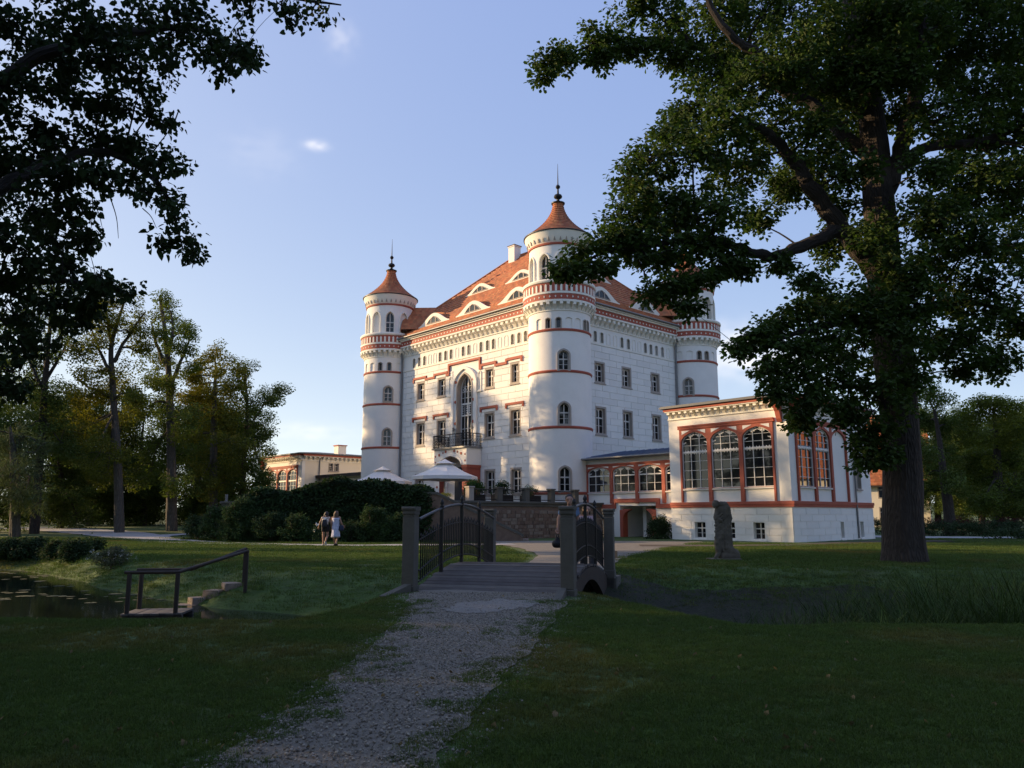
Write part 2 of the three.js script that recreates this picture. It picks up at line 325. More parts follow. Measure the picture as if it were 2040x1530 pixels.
function archWindow(t, f, xc, w, y0, ys, yt, o = {}) {
  const s = o.surround ?? 0.14, d = o.depth ?? 0.3, x0 = xc - w / 2, x1 = xc + w / 2, inn = archPts(x0, x1, y0, ys, yt), out = grow(inn, s);
  const win = put(t, o.name ?? 'window', boxUV(on(f, plate(out, [inn], -d, o.proud ?? 0.06))), o.mat ?? MT.stone);
  const z0 = -d + 0.04, z1 = -d + 0.1, tr = y0 + (ys - y0) * 0.72, sw = 0.05;
  const g = [plate(inn, [grow(inn, -sw)], z0, z1), bx(xc - 0.04, xc + 0.04, y0 + sw, yt - 0.12, z0 + 0.004, z1 + 0.01), bx(x0 + sw, x1 - sw, tr - 0.05, tr + 0.05, z0 + 0.002, z1 + 0.014)];
  const mid = (y0 + tr) / 2; g.push(bx(x0 + sw, xc - 0.04, mid - 0.016, mid + 0.016, z0 + 0.008, z1 - 0.012), bx(xc + 0.04, x1 - sw, mid - 0.016, mid + 0.016, z0 + 0.008, z1 - 0.012));
  put(t, 'window_frame', on(f, merge(g)), MT.sash, win);
  put(t, 'glass_pane', on(f, plate(inn, [], -d - 0.02, -d + 0.02)), o.glass ?? MT.glass, win);
  return win;
}
const corbelShape = (w, h, out) => plate([[0, 0], [0.05, 0], [out * 0.55, h * 0.42], [out, h * 0.62], [out, h], [0, h]], [], -w / 2, w / 2).rotateY(-Math.PI / 2);
function diamonds(list, s, z0, z1) { return merge(list.map(([x, y]) => plate([[x - s, y], [x, y - s], [x + s, y], [x, y + s]], [], z0, z1))); }

function cutBlocks(X0, X1, Y0, Y1, ch, len, gap, holes) { // courses of blocks, clipped to the openings
  const out = []; const n = Math.round((Y1 - Y0) / ch), h = (Y1 - Y0) / n;
  for (let j = 0; j < n; j++) for (let x = X0 - (j % 2 ? len / 2 : 0); x < X1 - 0.05; x += len) {
    let parts = [[Math.max(x, X0) + gap / 2, Math.min(x + len, X1) - gap / 2, Y0 + j * h + gap / 2, Y0 + (j + 1) * h - gap / 2]];
    for (const [a, b, c, d] of holes) parts = parts.flatMap(([p, q, r, s]) => {
      if (b <= p || a >= q || d <= r || c >= s) return [[p, q, r, s]];
      const res = []; if (a > p) res.push([p, a, r, s]); if (b < q) res.push([b, q, r, s]);
      const l = Math.max(p, a), m = Math.min(q, b); if (c > r) res.push([l, m, r, c]); if (d < s) res.push([l, m, d, s]); return res;
    });
    parts = parts.filter(([p, q, r, s]) => q - p > 0.04 && s - r > 0.04);
    if (parts.length) out.push(parts);
  }
  return out;
}
const roofTile = (() => {
  const r = rand(77), N = 256, cells = {}; const cell = (i, j) => (cells[i + ',' + j] ??= r());
  const map = tex(N, (u, v) => { const j = Math.floor(v * 16), i = Math.floor(u * 24 + (j % 2) * 0.5) % 24, k = 0.7 + 0.55 * cell(i, j) + 0.3 * tn(u, v, 6, 3.3), w = cell(i + 50, j); return sr(0.37 * k, (0.10 + 0.045 * w) * k, (0.034 + 0.02 * w) * k); }, 5.6);
  return new THREE.MeshStandardMaterial({ map, roughness: 0.8 });
})();
const csg = new Evaluator(); csg.useGroups = false; csg.attributes = ['position', 'normal', 'uv'];
function carve(g, cutters) { let a = new Brush(g); a.updateMatrixWorld(); for (const c of cutters) { const b = new Brush(c); b.updateMatrixWorld(); a = csg.evaluate(a, b, SUBTRACTION); } return a.geometry; }
const tubeWall = (R, r, y0, y1, seg = 72) => plainIdx(lathe([[r, y0], [R, y0], [R, y1], [r, y1], [r, y0]], seg));
function plainIdx(g) { return toCreasedNormals(plain(g), 0.6); }

const palace = building('palace', 'large white palace with round corner towers and red tiled hip roof', 0, 0);
const LA = 24.5, LB = 18.3;
{
  const T = palace, P = (n, g, m, p, l) => put(T, n, g, m, p, l);
  // ---- left front (a = 0), face x = -b
  const fl = faceL(0), holesL = [], winL = [], bigIn = archPts(-12.94, -10.9, 7.5, 13.1, 14.4, 8);
  for (const [b0, b1] of [[18.06, 19.42], [14.76, 16.07], [7.92, 9.16], [4.66, 5.83]]) winL.push([-b1, -b0, 12.66, 14.5]);
  for (const [b0, b1] of [[17.95, 19.44], [14.67, 16.12], [7.81, 9.22], [4.49, 5.92]]) winL.push([-b1, -b0, 8.22, 10.55]);
  for (const [b0, b1] of [[17.95, 19.44], [14.67, 16.12], [7.7, 9.15], [4.42, 5.82]]) winL.push([-b1, -b0, 3.3, 5.55]);
  const atticB = [20.0, 19.14, 18.28, 17.42, 16.6, 15.79, 14.92, 14.09, 13.2, 12.29, 11.48, 10.6, 9.75, 8.87, 8.07, 7.25, 6.4, 5.58, 4.77, 3.96];
  const openB = new Set([20.0, 19.14, 18.28, 15.79, 14.92, 14.09, 12.29, 11.48, 9.75, 8.87, 8.07, 5.58, 4.77, 3.96]);
  const attic = (x) => archPts(x - 0.2, x + 0.2, 16.12, 16.9, 17.05, 3);
  const wallHoles = [...winL.map(([a, b, c, d]) => rect(a + 0.01, b - 0.01, c + 0.01, d - 0.01)), grow(bigIn, 0.12), ...atticB.filter((b) => openB.has(b)).map((b) => attic(-b))];
  P('left_wall', boxUV(on(fl, plate(rect(-22.6, -1.6, 0, 18.3), wallHoles, -0.5, 0))), MT.plaster);
  // blocks
  const hL = [...winL.map(([a, b, c, d]) => [a, b, c - 0.1, d]), [-13.78, -10.05, 2, 15.5], [-14.3, -9.5, 2, 7.6], [-14.3, -9.6, 14.9, 15.6], ...[[4.3, 6.3], [7.5, 9.7], [14.3, 16.6], [17.7, 19.95]].flatMap(([p, q]) => [[-q, -p, 14.5, 15.02], [-q, -p, 10.55, 11.05]])];
  const blocks = cutBlocks(-22.1, -2.3, 2.45, 15.85, 0.558, 1.78, 0.045, hL).map((p) => ({ p, f: fl, d: 61 + 0.73 * -(p[0][0] + p[0][1]) / 2 }));
  // ---- right front (b = 0), face x = a
  const fr = faceR(0), winR = [];
  for (const [a0, a1] of [[4.14, 5.52], [7.72, 9.08], [11.85, 13.22]]) winR.push([a0, a1, 12.6, 14.45], [a0, a1 + 0.06, 8.22, 10.62]);
  const atticA = [4.37, 5.23, 6.1, 7.0, 7.91, 8.81, 9.6, 10.4, 11.25, 12.07, 12.91, 13.82, 14.7], openA = new Set([4.37, 5.23, 7.91, 8.81, 11.25, 12.07, 12.91, 13.82]);
  P('right_wall', boxUV(on(fr, plate(rect(1.6, LB - 1.6, 0, 18.3), [...winR.map(([a, b, c, d]) => rect(a + 0.01, b - 0.01, c + 0.01, d - 0.01)), ...atticA.filter((a) => openA.has(a)).map(attic)], -0.5, 0))), MT.plaster);
  blocks.push(...cutBlocks(2.3, 16.0, 2.45, 15.85, 0.558, 1.9, 0.032, winR.map(([a, b, c, d]) => [a, b, c - 0.1, d])).map((p) => ({ p, f: fr, d: 61 + 0.68 * (p[0][0] + p[0][1]) / 2 })));
  P('rear_wall', boxUV(bx(LB - 0.5, LB, 0, 18.3, -LA + 1.6, -1.6)), MT.plaster);
  P('far_wall', boxUV(bx(1.6, LB - 1.6, 0, 18.3, -LA, -LA + 0.5)), MT.plaster);
  // the 300 largest blocks are pieces of their own, the rest one part
  const size = (b) => b.p.reduce((s, [p, q, r, v]) => s + (q - p) * (v - r), 0) * (b.f === fl ? 0.72 : 0.7) / (b.d * b.d) * (b.p[0][2] < 4.2 ? 0.3 : 1);
  blocks.sort((a, b) => size(b) - size(a));
  const rb = rand(5), rest = [];
  blocks.forEach((b, i) => { const z = 0.045 + 0.014 * rb(); const g = boxUV(on(b.f, merge(b.p.map(([p, q, r, s]) => bx(p, q, r, s, -0.01, z))))); if (i < 300) P('stone_block', g, rb() < 0.72 ? MT.block : MT.block2); else rest.push(g); });
  if (rest.length) P('stone_facing', merge(rest), MT.block).userData.kind = 'stuff';
  for (const [a, b, c, d] of winL) rectWindow(T, fl, a, b, c, d, { depth: 0.3 });
  for (const [a, b, c, d] of winR) rectWindow(T, fr, a, b, c, d, { depth: 0.3 });
  // attic row: small openings with sashes, blind arches between
  for (const [list, open, f, sg] of [[atticB, openB, fl, -1], [atticA, openA, fr, 1]]) for (const v of list) {
    const x = v * sg, o = attic(x);
    if (open.has(v)) { const w = P('attic_window', boxUV(on(f, plate(grow(o, 0.05), [o], -0.2, 0.035))), MT.trim); P('window_frame', on(f, merge([plate(o, [grow(o, -0.035)], -0.3, -0.26), bx(x - 0.015, x + 0.015, 16.15, 17, -0.3, -0.255)])), MT.sash, w); P('glass_pane', on(f, plate(o, [], -0.36, -0.32)), MT.glass, w); }
    else P('blind_arch', boxUV(on(f, plate(grow(o, 0.05), [o], -0.02, 0.035))), MT.trim);
  }
  P('string_course', boxUV(merge([on(fl, bx(-22.3, -2.2, 15.86, 16.0, -0.02, 0.1)), on(fr, bx(2.2, 16.1, 15.86, 16.0, -0.02, 0.1))])), MT.trim);
  // red hood moulds over the left front's windows
  const hood = (pts) => { const g = []; for (let i = 0; i < pts.length - 1; i++) { const [x, y] = pts[i], [u, w] = pts[i + 1]; g.push(x === u ? bx(x - 0.09, x + 0.09, Math.min(y, w) - 0.1, Math.max(y, w) + 0.1, 0, 0.153 + i * 0.0013) : bx(Math.min(x, u) - 0.07, Math.max(x, u) + 0.07, y - 0.1, y + 0.1, 0, 0.15 + i * 0.0013)); } return boxUV(on(fl, merge(g))); };
  P('hood_mould', hood([[-19.9, 14.6], [-19.9, 14.9], [-17.92, 14.9], [-17.92, 14.66], [-16.5, 14.66], [-16.5, 14.9], [-14.6, 14.9], [-14.6, 14.62], [-14.3, 14.62], [-14.3, 15.56], [-9.8, 15.56], [-9.8, 14.6], [-9.6, 14.6], [-9.6, 14.86], [-7.68, 14.86], [-7.68, 14.58], [-6.27, 14.58], [-6.27, 14.86], [-4.36, 14.86], [-4.36, 14.58]]), MT.red);
  for (const [p, q] of [[17.75, 19.9], [14.35, 16.55], [7.5, 9.65], [4.2, 6.3]]) P('hood_mould', hood([[-q, 10.72], [-q, 10.96], [-p, 10.96], [-p, 10.72]]), MT.red);
  for (const [p, q, y] of [[17.9, 19.75, 14.54], [14.6, 16.4, 14.54], [7.75, 9.5, 14.54], [4.5, 6.15, 14.54], [17.9, 19.75, 10.6], [14.5, 16.4, 10.6], [7.65, 9.5, 10.6], [4.35, 6.15, 10.66]]) P('lintel', boxUV(on(fl, bx(-q, -p, y, y + 0.2, -0.01, 0.07))), MT.block);
  // great central window in its pointed frame, with niches beside it
  {
    const o1 = archPts(-13.72, -10.12, 7.5, 13.4, 15.12, 10), o2 = archPts(-13.42, -10.42, 7.5, 13.25, 14.85, 10), o3 = grow(bigIn, 0.14).map(([x, y]) => [x, Math.max(y, 7.56)]);
    const w = P('great_window', boxUV(on(fl, merge([plate(o1, [o2], -0.1, 0.26), plate(grow(o2, -0.004), [o3], -0.1, 0.1)]))), MT.block);
    P('window_reveal', boxUV(on(fl, plate(o3, [bigIn.map(([x, y]) => [x, Math.max(y, 7.6)])], -0.5, 0.16))), MT.stone, w);
    const g = [plate(bigIn, [grow(bigIn, -0.07)], -0.42, -0.34), bx(-11.98, -11.86, 7.6, 14.2, -0.42, -0.32), bx(-12.88, -10.96, 11.6, 11.75, -0.42, -0.3), bx(-12.88, -10.96, 10.55, 10.68, -0.42, -0.3)];
    for (const [l, r] of [[-12.87, -11.98], [-11.86, -10.97]]) { const m = (l + r) / 2; for (const y of [8.4, 9.4, 12.25, 12.8, 13.3]) g.push(bx(l, r, y - 0.02, y + 0.02, -0.41, -0.352)); g.push(bx(m - 0.02, m + 0.02, 7.6, 13.9, -0.41, -0.354)); for (let k = 0; k < 4; k++) { const y = 10.75 + k * 0.21; g.push(plate([[m - 0.38, y], [m - 0.19, y + 0.1], [m - 0.38, y + 0.2]], [], -0.41, -0.36), plate([[m + 0.38, y], [m + 0.38, y + 0.2], [m + 0.19, y + 0.1]], [], -0.41, -0.36)); } g.push(plate([[m - 0.24, 13.0], [m, 12.72], [m + 0.24, 13.0], [m, 13.28]], [[[m - 0.16, 13.0], [m, 12.82], [m + 0.16, 13.0], [m, 13.18]]], -0.4, -0.34)); }
    P('window_frame', on(fl, merge(g)), MT.bars, w);
    for (const [l, r] of [[-12.94, -11.92], [-11.92, -10.9]]) P('glass_pane', on(fl, plate([[l, 7.5], [r, 7.5], [r, r < -11 ? 14.35 : 13.15], [l, l < -12 ? 13.15 : 14.35]], [], -0.47 - (r < -11 ? 0.001 : 0), -0.44)), MT.glass, w);
    for (const [x, y] of [[-13.2, 13.75], [-10.65, 13.75], [-13.2, 11.9], [-10.65, 11.9], [-13.2, 9.9], [-10.65, 9.9]]) P('rosette', on(fl, new THREE.CylinderGeometry(0.13, 0.15, 0.08, 10).rotateX(Math.PI / 2).translate(x, y, 0.13)), MT.red, w);
    for (const x of [-14.02, -9.82]) { const o = archPts(x - 0.17, x + 0.17, 12.7, 14.1, 14.35, 5); P('niche', boxUV(on(fl, merge([plate(grow(o, 0.07), [o], -0.01, 0.12), bx(x - 0.26, x + 0.26, 12.5, 12.62, 0, 0.18)]))), MT.trim); }
    for (const x of [-13.25, -10.6]) P('wall_lamp', on(fl, merge([new THREE.CylinderGeometry(0.1, 0.1, 0.34, 10).translate(x, 9.35, 0.3), bx(x - 0.04, x + 0.04, 9.32, 9.38, 0.1, 0.22)])), MT.pipe);
  }
  // portal with balcony in front of it
  {
    const b = on(fl, merge([plate(rect(-14.2, -9.6, 5.95, 7.42), [], 1.45, 1.7)]));
    const arch = archPts(-13.45, -10.35, 5.0, 6.0, 6.8, 8);
    const front = P('portal', boxUV(merge([on(fl, plate([[-14.2, 5.95], [-13.45, 5.95], ...archPts(-13.45, -10.35, 5.95, 6.0, 6.8, 8).slice(2).reverse(), [-10.35, 5.95], [-9.6, 5.95], [-9.6, 7.42], [-14.2, 7.42]], [], 1.45, 1.7)), on(fl, bx(-14.2, -13.9, 5.95, 7.42, 0.02, 1.448)), on(fl, bx(-9.9, -9.6, 5.95, 7.42, 0.02, 1.448))])), MT.plaster);
    P('balcony_slab', boxUV(on(fl, merge([bx(-14.35, -9.45, 7.423, 7.56, 0.01, 1.9)]))), MT.pipe);
    P('portal_pier', boxUV(on(fl, merge([bx(-14.1, -13.5, 2.4, 5.94, 1.0, 1.6), bx(-14.17, -13.43, 5.7, 5.945, 0.03, 1.66)]))), MT.red);
    P('portal_pier', boxUV(on(fl, merge([bx(-10.3, -9.7, 2.4, 5.94, 0.03, 1.6), bx(-10.37, -9.63, 5.7, 5.945, 0.03, 1.66)]))), MT.red);
    P('portal_panel', boxUV(on(fl, bx(-14.08, -13.52, 3.0, 5.5, 1.6, 1.63))), MT.plaster);
    { const o = archPts(-13.62, -10.18, 5.9, 6.05, 7.0, 8), q = archPts(-13.45, -10.35, 5.9, 6.0, 6.8, 8); P('portal_mould', boxUV(on(fl, plate([...o.slice(2), ...q.slice(2).reverse()], [], 1.69, 1.76))), MT.block, front); }
    P('portal_ornament', on(fl, merge([diamonds([[-14.02, 6.3], [-14.02, 6.85], [-9.8, 6.3], [-9.8, 6.85], [-12.9, 7.1], [-10.85, 7.1]], 0.1, 1.69, 1.73), ...[[-13.45, 6.95], [-10.35, 6.95], [-12.5, 7.2], [-11.3, 7.2]].map(([x, y]) => new THREE.CylinderGeometry(0.13, 0.13, 0.04, 8).rotateX(Math.PI / 2).translate(x, y, 1.72)), diamonds([[-13.8, 3.5], [-13.8, 4.1], [-13.8, 4.7], [-13.8, 5.2]], 0.13, 1.62, 1.66)])), MT.red, front);
    P('portal_door', boxUV(on(fl, merge([bx(-13.2, -10.6, 2.4, 5.9, 0.03, 0.1)]))), MT.curtain, front);
    // iron balcony railing
    const g = []; const run = (p, q) => { const n = Math.max(2, Math.round(Math.hypot(q[0] - p[0], q[1] - p[1]) / 0.135)); g.push(bar(V(p[0], 8.7, p[1]), V(q[0], 8.7, q[1]), 0.06), bar(V(p[0], 8.45, p[1]), V(q[0], 8.45, q[1]), 0.03), bar(V(p[0], 7.68, p[1]), V(q[0], 7.68, q[1]), 0.04)); for (let i = 0; i <= n; i++) { const x = lerp(p[0], q[0], i / n), z = lerp(p[1], q[1], i / n); g.push(bar(V(x, 7.56, z), V(x, 8.7, z), i % 6 ? 0.022 : 0.06)); if (i < n && i % 2 === 0) { const cx = lerp(p[0], q[0], (i + 0.5) / n), cz = lerp(p[1], q[1], (i + 0.5) / n), dx = (q[0] - p[0]) / n * 0.9, dz = (q[1] - p[1]) / n * 0.9; for (const cy of [7.95, 8.2]) { const c = []; for (let k = 0; k <= 8; k++) { const w = k / 8 * TAU; c.push(V(cx + dx * Math.cos(w), cy + 0.11 * Math.sin(w), cz + dz * Math.cos(w))); } g.push(tube(c, 0.014, 3)); } } } };
    run([-14.25, 0.06], [-14.25, 1.8]); run([-14.25, 1.8], [-9.55, 1.8]); run([-9.55, 1.8], [-9.55, 0.06]);
    P('balcony_railing', on(fl, merge(g)), MT.iron);
  }
  // cornice of both fronts: corbels, mouldings, red frieze with stars
  for (const [f, x0, x1] of [[fl, -22.1, -2.3], [fr, 2.3, 16.1]]) {
    const n = Math.round((x1 - x0) / 0.64);
    for (let i = 0; i < n; i++) P('corbel', boxUV(on(f, corbelShape(0.3, 0.72, 0.5).translate(x0 + (i + 0.5) * (x1 - x0) / n, 17.5, 0))), MT.trim);
    P('cornice', boxUV(on(f, merge([bx(x0, x1, 17.42, 17.5, -0.02, 0.09), bx(x0, x1, 18.22, 18.36, -0.02, 0.58), bx(x0, x1, 18.86, 19.0, -0.02, 0.62), bx(x0, x1, 19.0, 19.12, -0.02, 0.78)]))), MT.trim);
    P('frieze', boxUV(on(f, bx(x0, x1, 18.36, 18.86, -0.02, 0.52))), MT.red);
    const st = []; for (let x = x0 + 0.25; x < x1; x += 0.46) st.push([x, 18.61]);
    P('frieze_stars', on(f, merge([diamonds(st, 0.085, 0.51, 0.54)])), MT.trim).userData.kind = 'stuff';
    P('gutter', on(f, tube([[x0 - 0.3, 19.18, 0.9], [x1 + 0.3, 19.18, 0.9]], 0.09, 8)), MT.pipe);
  }
  // ---- towers
  const towers = [
    { a: 0, b: 0, wins: [[3.5, 8.42, 9.7, 10.1], [3.5, 12.66, 13.85, 14.2], [3.5, 3.35, 4.85, 5.2]], small: [-24, -5, 50, 58], blind: [-44, 14, 32], drumWin: [-31.5], drumNiche: [-66, 1, 33, 66], pipe: false },
    { a: 0, b: LA, wins: [[9, 8.4, 9.7, 10.1], [9, 12.85, 14, 14.35]], small: [-11, 10], blind: [-55, -33, 32, 52], drumWin: [9], drumNiche: [-25, -62, 44, 76], pipe: [22.15, 'l'] },
    { a: LB, b: 0, wins: [[-19, 12.66, 13.85, 14.2], [-19, 8.42, 9.7, 10.1]], small: [6.5, 24], blind: [-58, -36, -14, 44], drumWin: [-24, 36], drumNiche: [-58, 17, 62], pipe: false },
    { a: LB, b: LA, wins: [], small: [], blind: [], drumWin: [], drumNiche: [], pipe: false },
  ];
  for (const t of towers) {
    const c = [t.a, 0, -t.b], R = 2.5, R2 = 2.42;
    const mv = (g) => g.translate(...c);
    const cut = [], cut2 = [];
    for (const [ph, y0, ys, yt] of t.wins) cut.push(on(faceT(t.a, t.b, ph * D2R, R), plate(archPts(-0.42, 0.42, y0, ys, yt + 0.1), [], -1.2, 0.4)));
    for (const ph of t.small) cut.push(on(faceT(t.a, t.b, ph * D2R, R), plate(archPts(-0.2, 0.2, 15.98, 16.7, 16.82, 3), [], -1, 0.3)));
    for (const ph of t.blind) cut.push(on(faceT(t.a, t.b, ph * D2R, R), plate(archPts(-0.27, 0.27, 15.98, 16.72, 16.86, 3), [], -0.1, 0.3)));
    for (const ph of t.drumWin) cut2.push(on(faceT(t.a, t.b, ph * D2R, R2), plate(archPts(-0.45, 0.45, 19.95, 21.5, 22.2), [], -1.2, 0.4)));
    for (const ph of t.drumNiche) cut2.push(on(faceT(t.a, t.b, ph * D2R, R2), plate(archPts(-0.42, 0.42, 20.0, 21.45, 22.15), [], -0.2, 0.4)));
    const shaft = P('tower_shaft', boxUV(carve(mv(tubeWall(R, R - 0.55, -0.3, 17.6)), cut)), MT.plaster);
    P('tower_drum', boxUV(carve(mv(tubeWall(R2, R2 - 0.5, 19.7, 23.1)), cut2)), MT.plaster);
    for (const [ph, y0, ys, yt] of t.wins) archWindow(T, faceT(t.a, t.b, ph * D2R, R), 0, 0.78, y0 + 0.04, ys, yt, { depth: 0.34 });
    for (const ph of t.small) { const f = faceT(t.a, t.b, ph * D2R, R), o = archPts(-0.18, 0.18, 16.0, 16.68, 16.8, 3); const w = P('tower_window', boxUV(on(f, plate(grow(o, 0.07), [o], -0.25, 0.05))), MT.stone); P('window_frame', on(f, plate(o, [grow(o, -0.035)], -0.3, -0.25)), MT.sash, w); P('glass_pane', on(f, plate(o, [], -0.34, -0.3)), MT.glass, w); }
    for (const ph of t.drumWin) archWindow(T, faceT(t.a, t.b, ph * D2R, R2), 0, 0.84, 19.98, 21.45, 22.12, { depth: 0.36, mat: MT.trim, surround: 0.1, proud: 0.07 });
    for (const ph of t.drumNiche) { const f = faceT(t.a, t.b, ph * D2R, R2), o = archPts(-0.42, 0.42, 20.0, 21.45, 22.15); P('tower_niche', boxUV(on(f, plate(grow(o, 0.1), [o], -0.1, 0.07))), MT.trim); }
    for (const y of [3.15, 8.14, 12.48, 15.76]) P('red_band', boxUV(mv(plainIdx(lathe([[R - 0.05, y - 0.02], [R + 0.05, y], [R + 0.09, y + 0.12], [R + 0.04, y + 0.2], [R - 0.05, y + 0.22]], 72)))), MT.red, shaft);
    // crown ring
    P('tower_ring', boxUV(mv(plainIdx(lathe([[R - 0.02, 17.36], [R + 0.07, 17.38], [R + 0.07, 17.46], [R + 0.02, 17.48], [R + 0.04, 18.0], [2.95, 18.02], [2.95, 18.18], [2.9, 18.2], [2.9, 18.66], [2.95, 18.68], [2.95, 18.84], [2.88, 18.86], [2.88, 19.56], [2.98, 19.6], [3.02, 19.72], [2.98, 19.84], [2.3, 19.92]], 80)))), MT.trim);
    P('red_frieze', boxUV(mv(plainIdx(lathe([[2.9, 18.205], [2.915, 18.205], [2.915, 18.655], [2.9, 18.655]], 80)))), MT.red);
    P('red_frieze', boxUV(mv(plainIdx(lathe([[2.88, 18.865], [2.893, 18.865], [2.893, 19.555], [2.88, 19.555]], 80)))), MT.red);
    const rb_ = [], stars = [];
    for (let k = 0; k < 44; k++) { const f = faceT(t.a, t.b, (k / 44) * TAU, 2.885); rb_.push(on(f, plate([[-0.085, 18.87], [0.085, 18.87], [0.085, 19.36], [0, 19.46], [-0.085, 19.36]], [], -0.03, 0.045))); }
    for (let k = 0; k < 40; k++) stars.push(on(faceT(t.a, t.b, (k / 40) * TAU, 2.915), plate([[-0.085, 18.43], [-0.03, 18.4], [0, 18.32], [0.03, 18.4], [0.085, 18.43], [0.03, 18.46], [0, 18.54], [-0.03, 18.46]], [], -0.02, 0.02)));
    P('ring_battens', merge(rb_), MT.trim).userData.kind = 'stuff';
    P('frieze_stars', merge(stars), MT.trim).userData.kind = 'stuff';
    if (t.wins.length) for (let k = 0; k < 34; k++) { const ph = (k / 34) * TAU; if (Math.cos(ph) < -0.25) continue; P('ring_corbel', boxUV(on(faceT(t.a, t.b, ph, R + 0.02), corbelShape(0.24, 0.58, 0.42).translate(0, 17.46, 0))), MT.trim); }
    // flared eave with pointed drops, red line
    P('eave_flare', boxUV(mv(plainIdx(lathe([[R2 - 0.02, 22.98], [R2 + 0.08, 23.1], [R2 + 0.16, 23.45], [2.78, 23.85], [2.8, 24.0], [2.3, 24.02]], 80)))), MT.trim);
    P('red_band', boxUV(mv(plainIdx(lathe([[R2 - 0.02, 22.8], [R2 + 0.09, 22.84], [R2 + 0.11, 22.98], [R2 - 0.02, 23.0]], 72)))), MT.red);
    const drops = []; for (let k = 0; k < 34; k++) drops.push(on(faceT(t.a, t.b, (k / 34) * TAU, R2 + 0.155), plate([[-0.09, 0], [0.09, 0], [0, 0.32]], [], -0.04, 0.02).rotateX(0.3).translate(0, 23.14, -0.03)));
    P('eave_drops', merge(drops), MT.stone).userData.kind = 'stuff';
    // cone roof in stepped courses
    const prof = [[2.84, 23.97], [2.84, 24.03]], n = 15; const rr = (u) => 0.4 + 2.42 * Math.pow(1 - u, 1.95);
    for (let k = 0; k < n; k++) { const u0 = k / n, u1 = (k + 1) / n; prof.push([rr(u0) + 0.065, 24.03 + 3.2 * u0], [rr(u1) + 0.02, 24.03 + 3.2 * u1]); }
    const roof = P('tower_roof', mv(coneUV(plainIdx(lathe(prof, 72)))), roofTile);
    P('roof_edge', mv(plainIdx(lathe([[2.7, 23.93], [2.88, 23.95], [2.88, 24.02], [2.7, 24.04]], 72))), MT.iron, roof);
    P('finial', mv(plainIdx(lathe([[0.3, 27.1], [0.56, 27.16], [0.58, 27.24], [0.3, 27.34], [0.12, 27.5], [0.13, 27.58], [0.32, 27.72], [0.36, 27.82], [0.3, 27.96], [0.09, 28.08], [0.07, 28.5], [0.16, 28.58], [0.2, 28.7], [0.14, 28.82], [0.05, 28.9], [0.035, 29.6], [0.012, 30.75], [0, 30.76]], 20))), MT.iron, roof);
  }
  // drainpipes
  P('drainpipe', tube([[-0.75, 19.1, -21.9], [-0.35, 18.3, -21.85], [-0.2, 17.2, -21.82], [-0.18, 2.4, -21.82]], 0.09, 8), MT.pipe);
  P('drainpipe', tube([[15.9, 19.1, 0.75], [15.7, 18.2, 0.4], [15.66, 17.2, 0.2], [15.66, 6.2, 0.18]], 0.09, 8), MT.pipe);
  // ---- main roof
  const E0 = 0.9, prof = (t) => 19.2 + (t < 1.5 ? 0.72 * t : 1.08 + 0.955 * (t - 1.5));
  const bell = (q) => (Math.abs(q) >= 1 ? 0 : Math.pow(0.5 + 0.5 * Math.cos(Math.PI * q), 0.85));
  function slope(f, X0, X1, tMax, dormers) { // face z runs outwards; t is the distance inwards from the eave
    const nx = Math.round((X1 - X0) / 0.22), rows = []; // [t, lift]
    const ts = []; for (let t = 0; t < tMax; t += 0.36) ts.push(t); ts.push(tMax);
    const base = [...new Set(dormers.map((d) => d.t))];
    let all = [...ts, ...base.flatMap((b) => [b - 0.001, b + 0.001])].sort((a, b) => a - b);
    all.forEach((t, i) => { rows.push([t, 0]); if (i && ts.includes(t) && t < tMax - 0.1) rows.push([t + 0.0005, 0.1]); });
    const pos = [], uv = [], idx = [];
    rows.forEach(([t, lift], j) => {
      for (let i = 0; i <= nx; i++) {
        const x = lerp(X0 + t, X1 - t, i / nx); let h = prof(t);
        for (const d of dormers) if (t >= d.t) h = Math.max(h, prof(d.t) + d.h * bell((x - d.x) / (d.w / 2)) + 0.16 * (t - d.t));
        const saw = lift ? lift : 0;
        pos.push(x, h + saw, E0 - t); uv.push(x, t * 1.3);
        if (j < rows.length - 1 && i < nx) { const q = j * (nx + 1) + i; idx.push(q, q + 1, q + nx + 1, q + 1, q + nx + 2, q + nx + 1); }
      }
    });
    const g = new THREE.BufferGeometry(); g.setAttribute('position', new THREE.Float32BufferAttribute(pos, 3)); g.setAttribute('uv', new THREE.Float32BufferAttribute(uv, 2)); g.setIndex(idx);
    return on(f, toCreasedNormals(g, 0.5));
  }
  const tm = LB / 2 + E0;
  const dL = [[17.6, 1.5, 5.0, 1.05], [11.6, 1.5, 5.0, 1.05], [5.6, 1.5, 5.0, 1.05], [14.55, 4.9, 4.5, 0.85], [8.6, 4.9, 4.5, 0.85]].map(([b, t, w, h]) => ({ x: -b, t, w, h }));
  const dR = [[5.9, 1.5, 5.0, 1.05], [12.2, 1.5, 5.0, 1.05], [9.1, 4.9, 4.5, 0.85]].map(([a, t, w, h]) => ({ x: a, t, w, h }));
  P('roof_slope', slope(fl, -(LA + E0), E0, tm, dL), roofTile);
  P('roof_slope', slope(fr, -E0, LB + E0, tm - 0.001, dR), roofTile);
  P('roof_slope', slope(M4().makeBasis(V(0, 0, -1), V(0, 1, 0), V(1, 0, 0)).setPosition(LB, 0, 0), -E0, LA + E0, tm, []), roofTile);
  P('roof_slope', slope(M4().makeBasis(V(-1, 0, 0), V(0, 1, 0), V(0, 0, -1)).setPosition(0, 0, -LA), -LB - E0, E0, tm - 0.001, []), roofTile);
  const top = prof(tm);
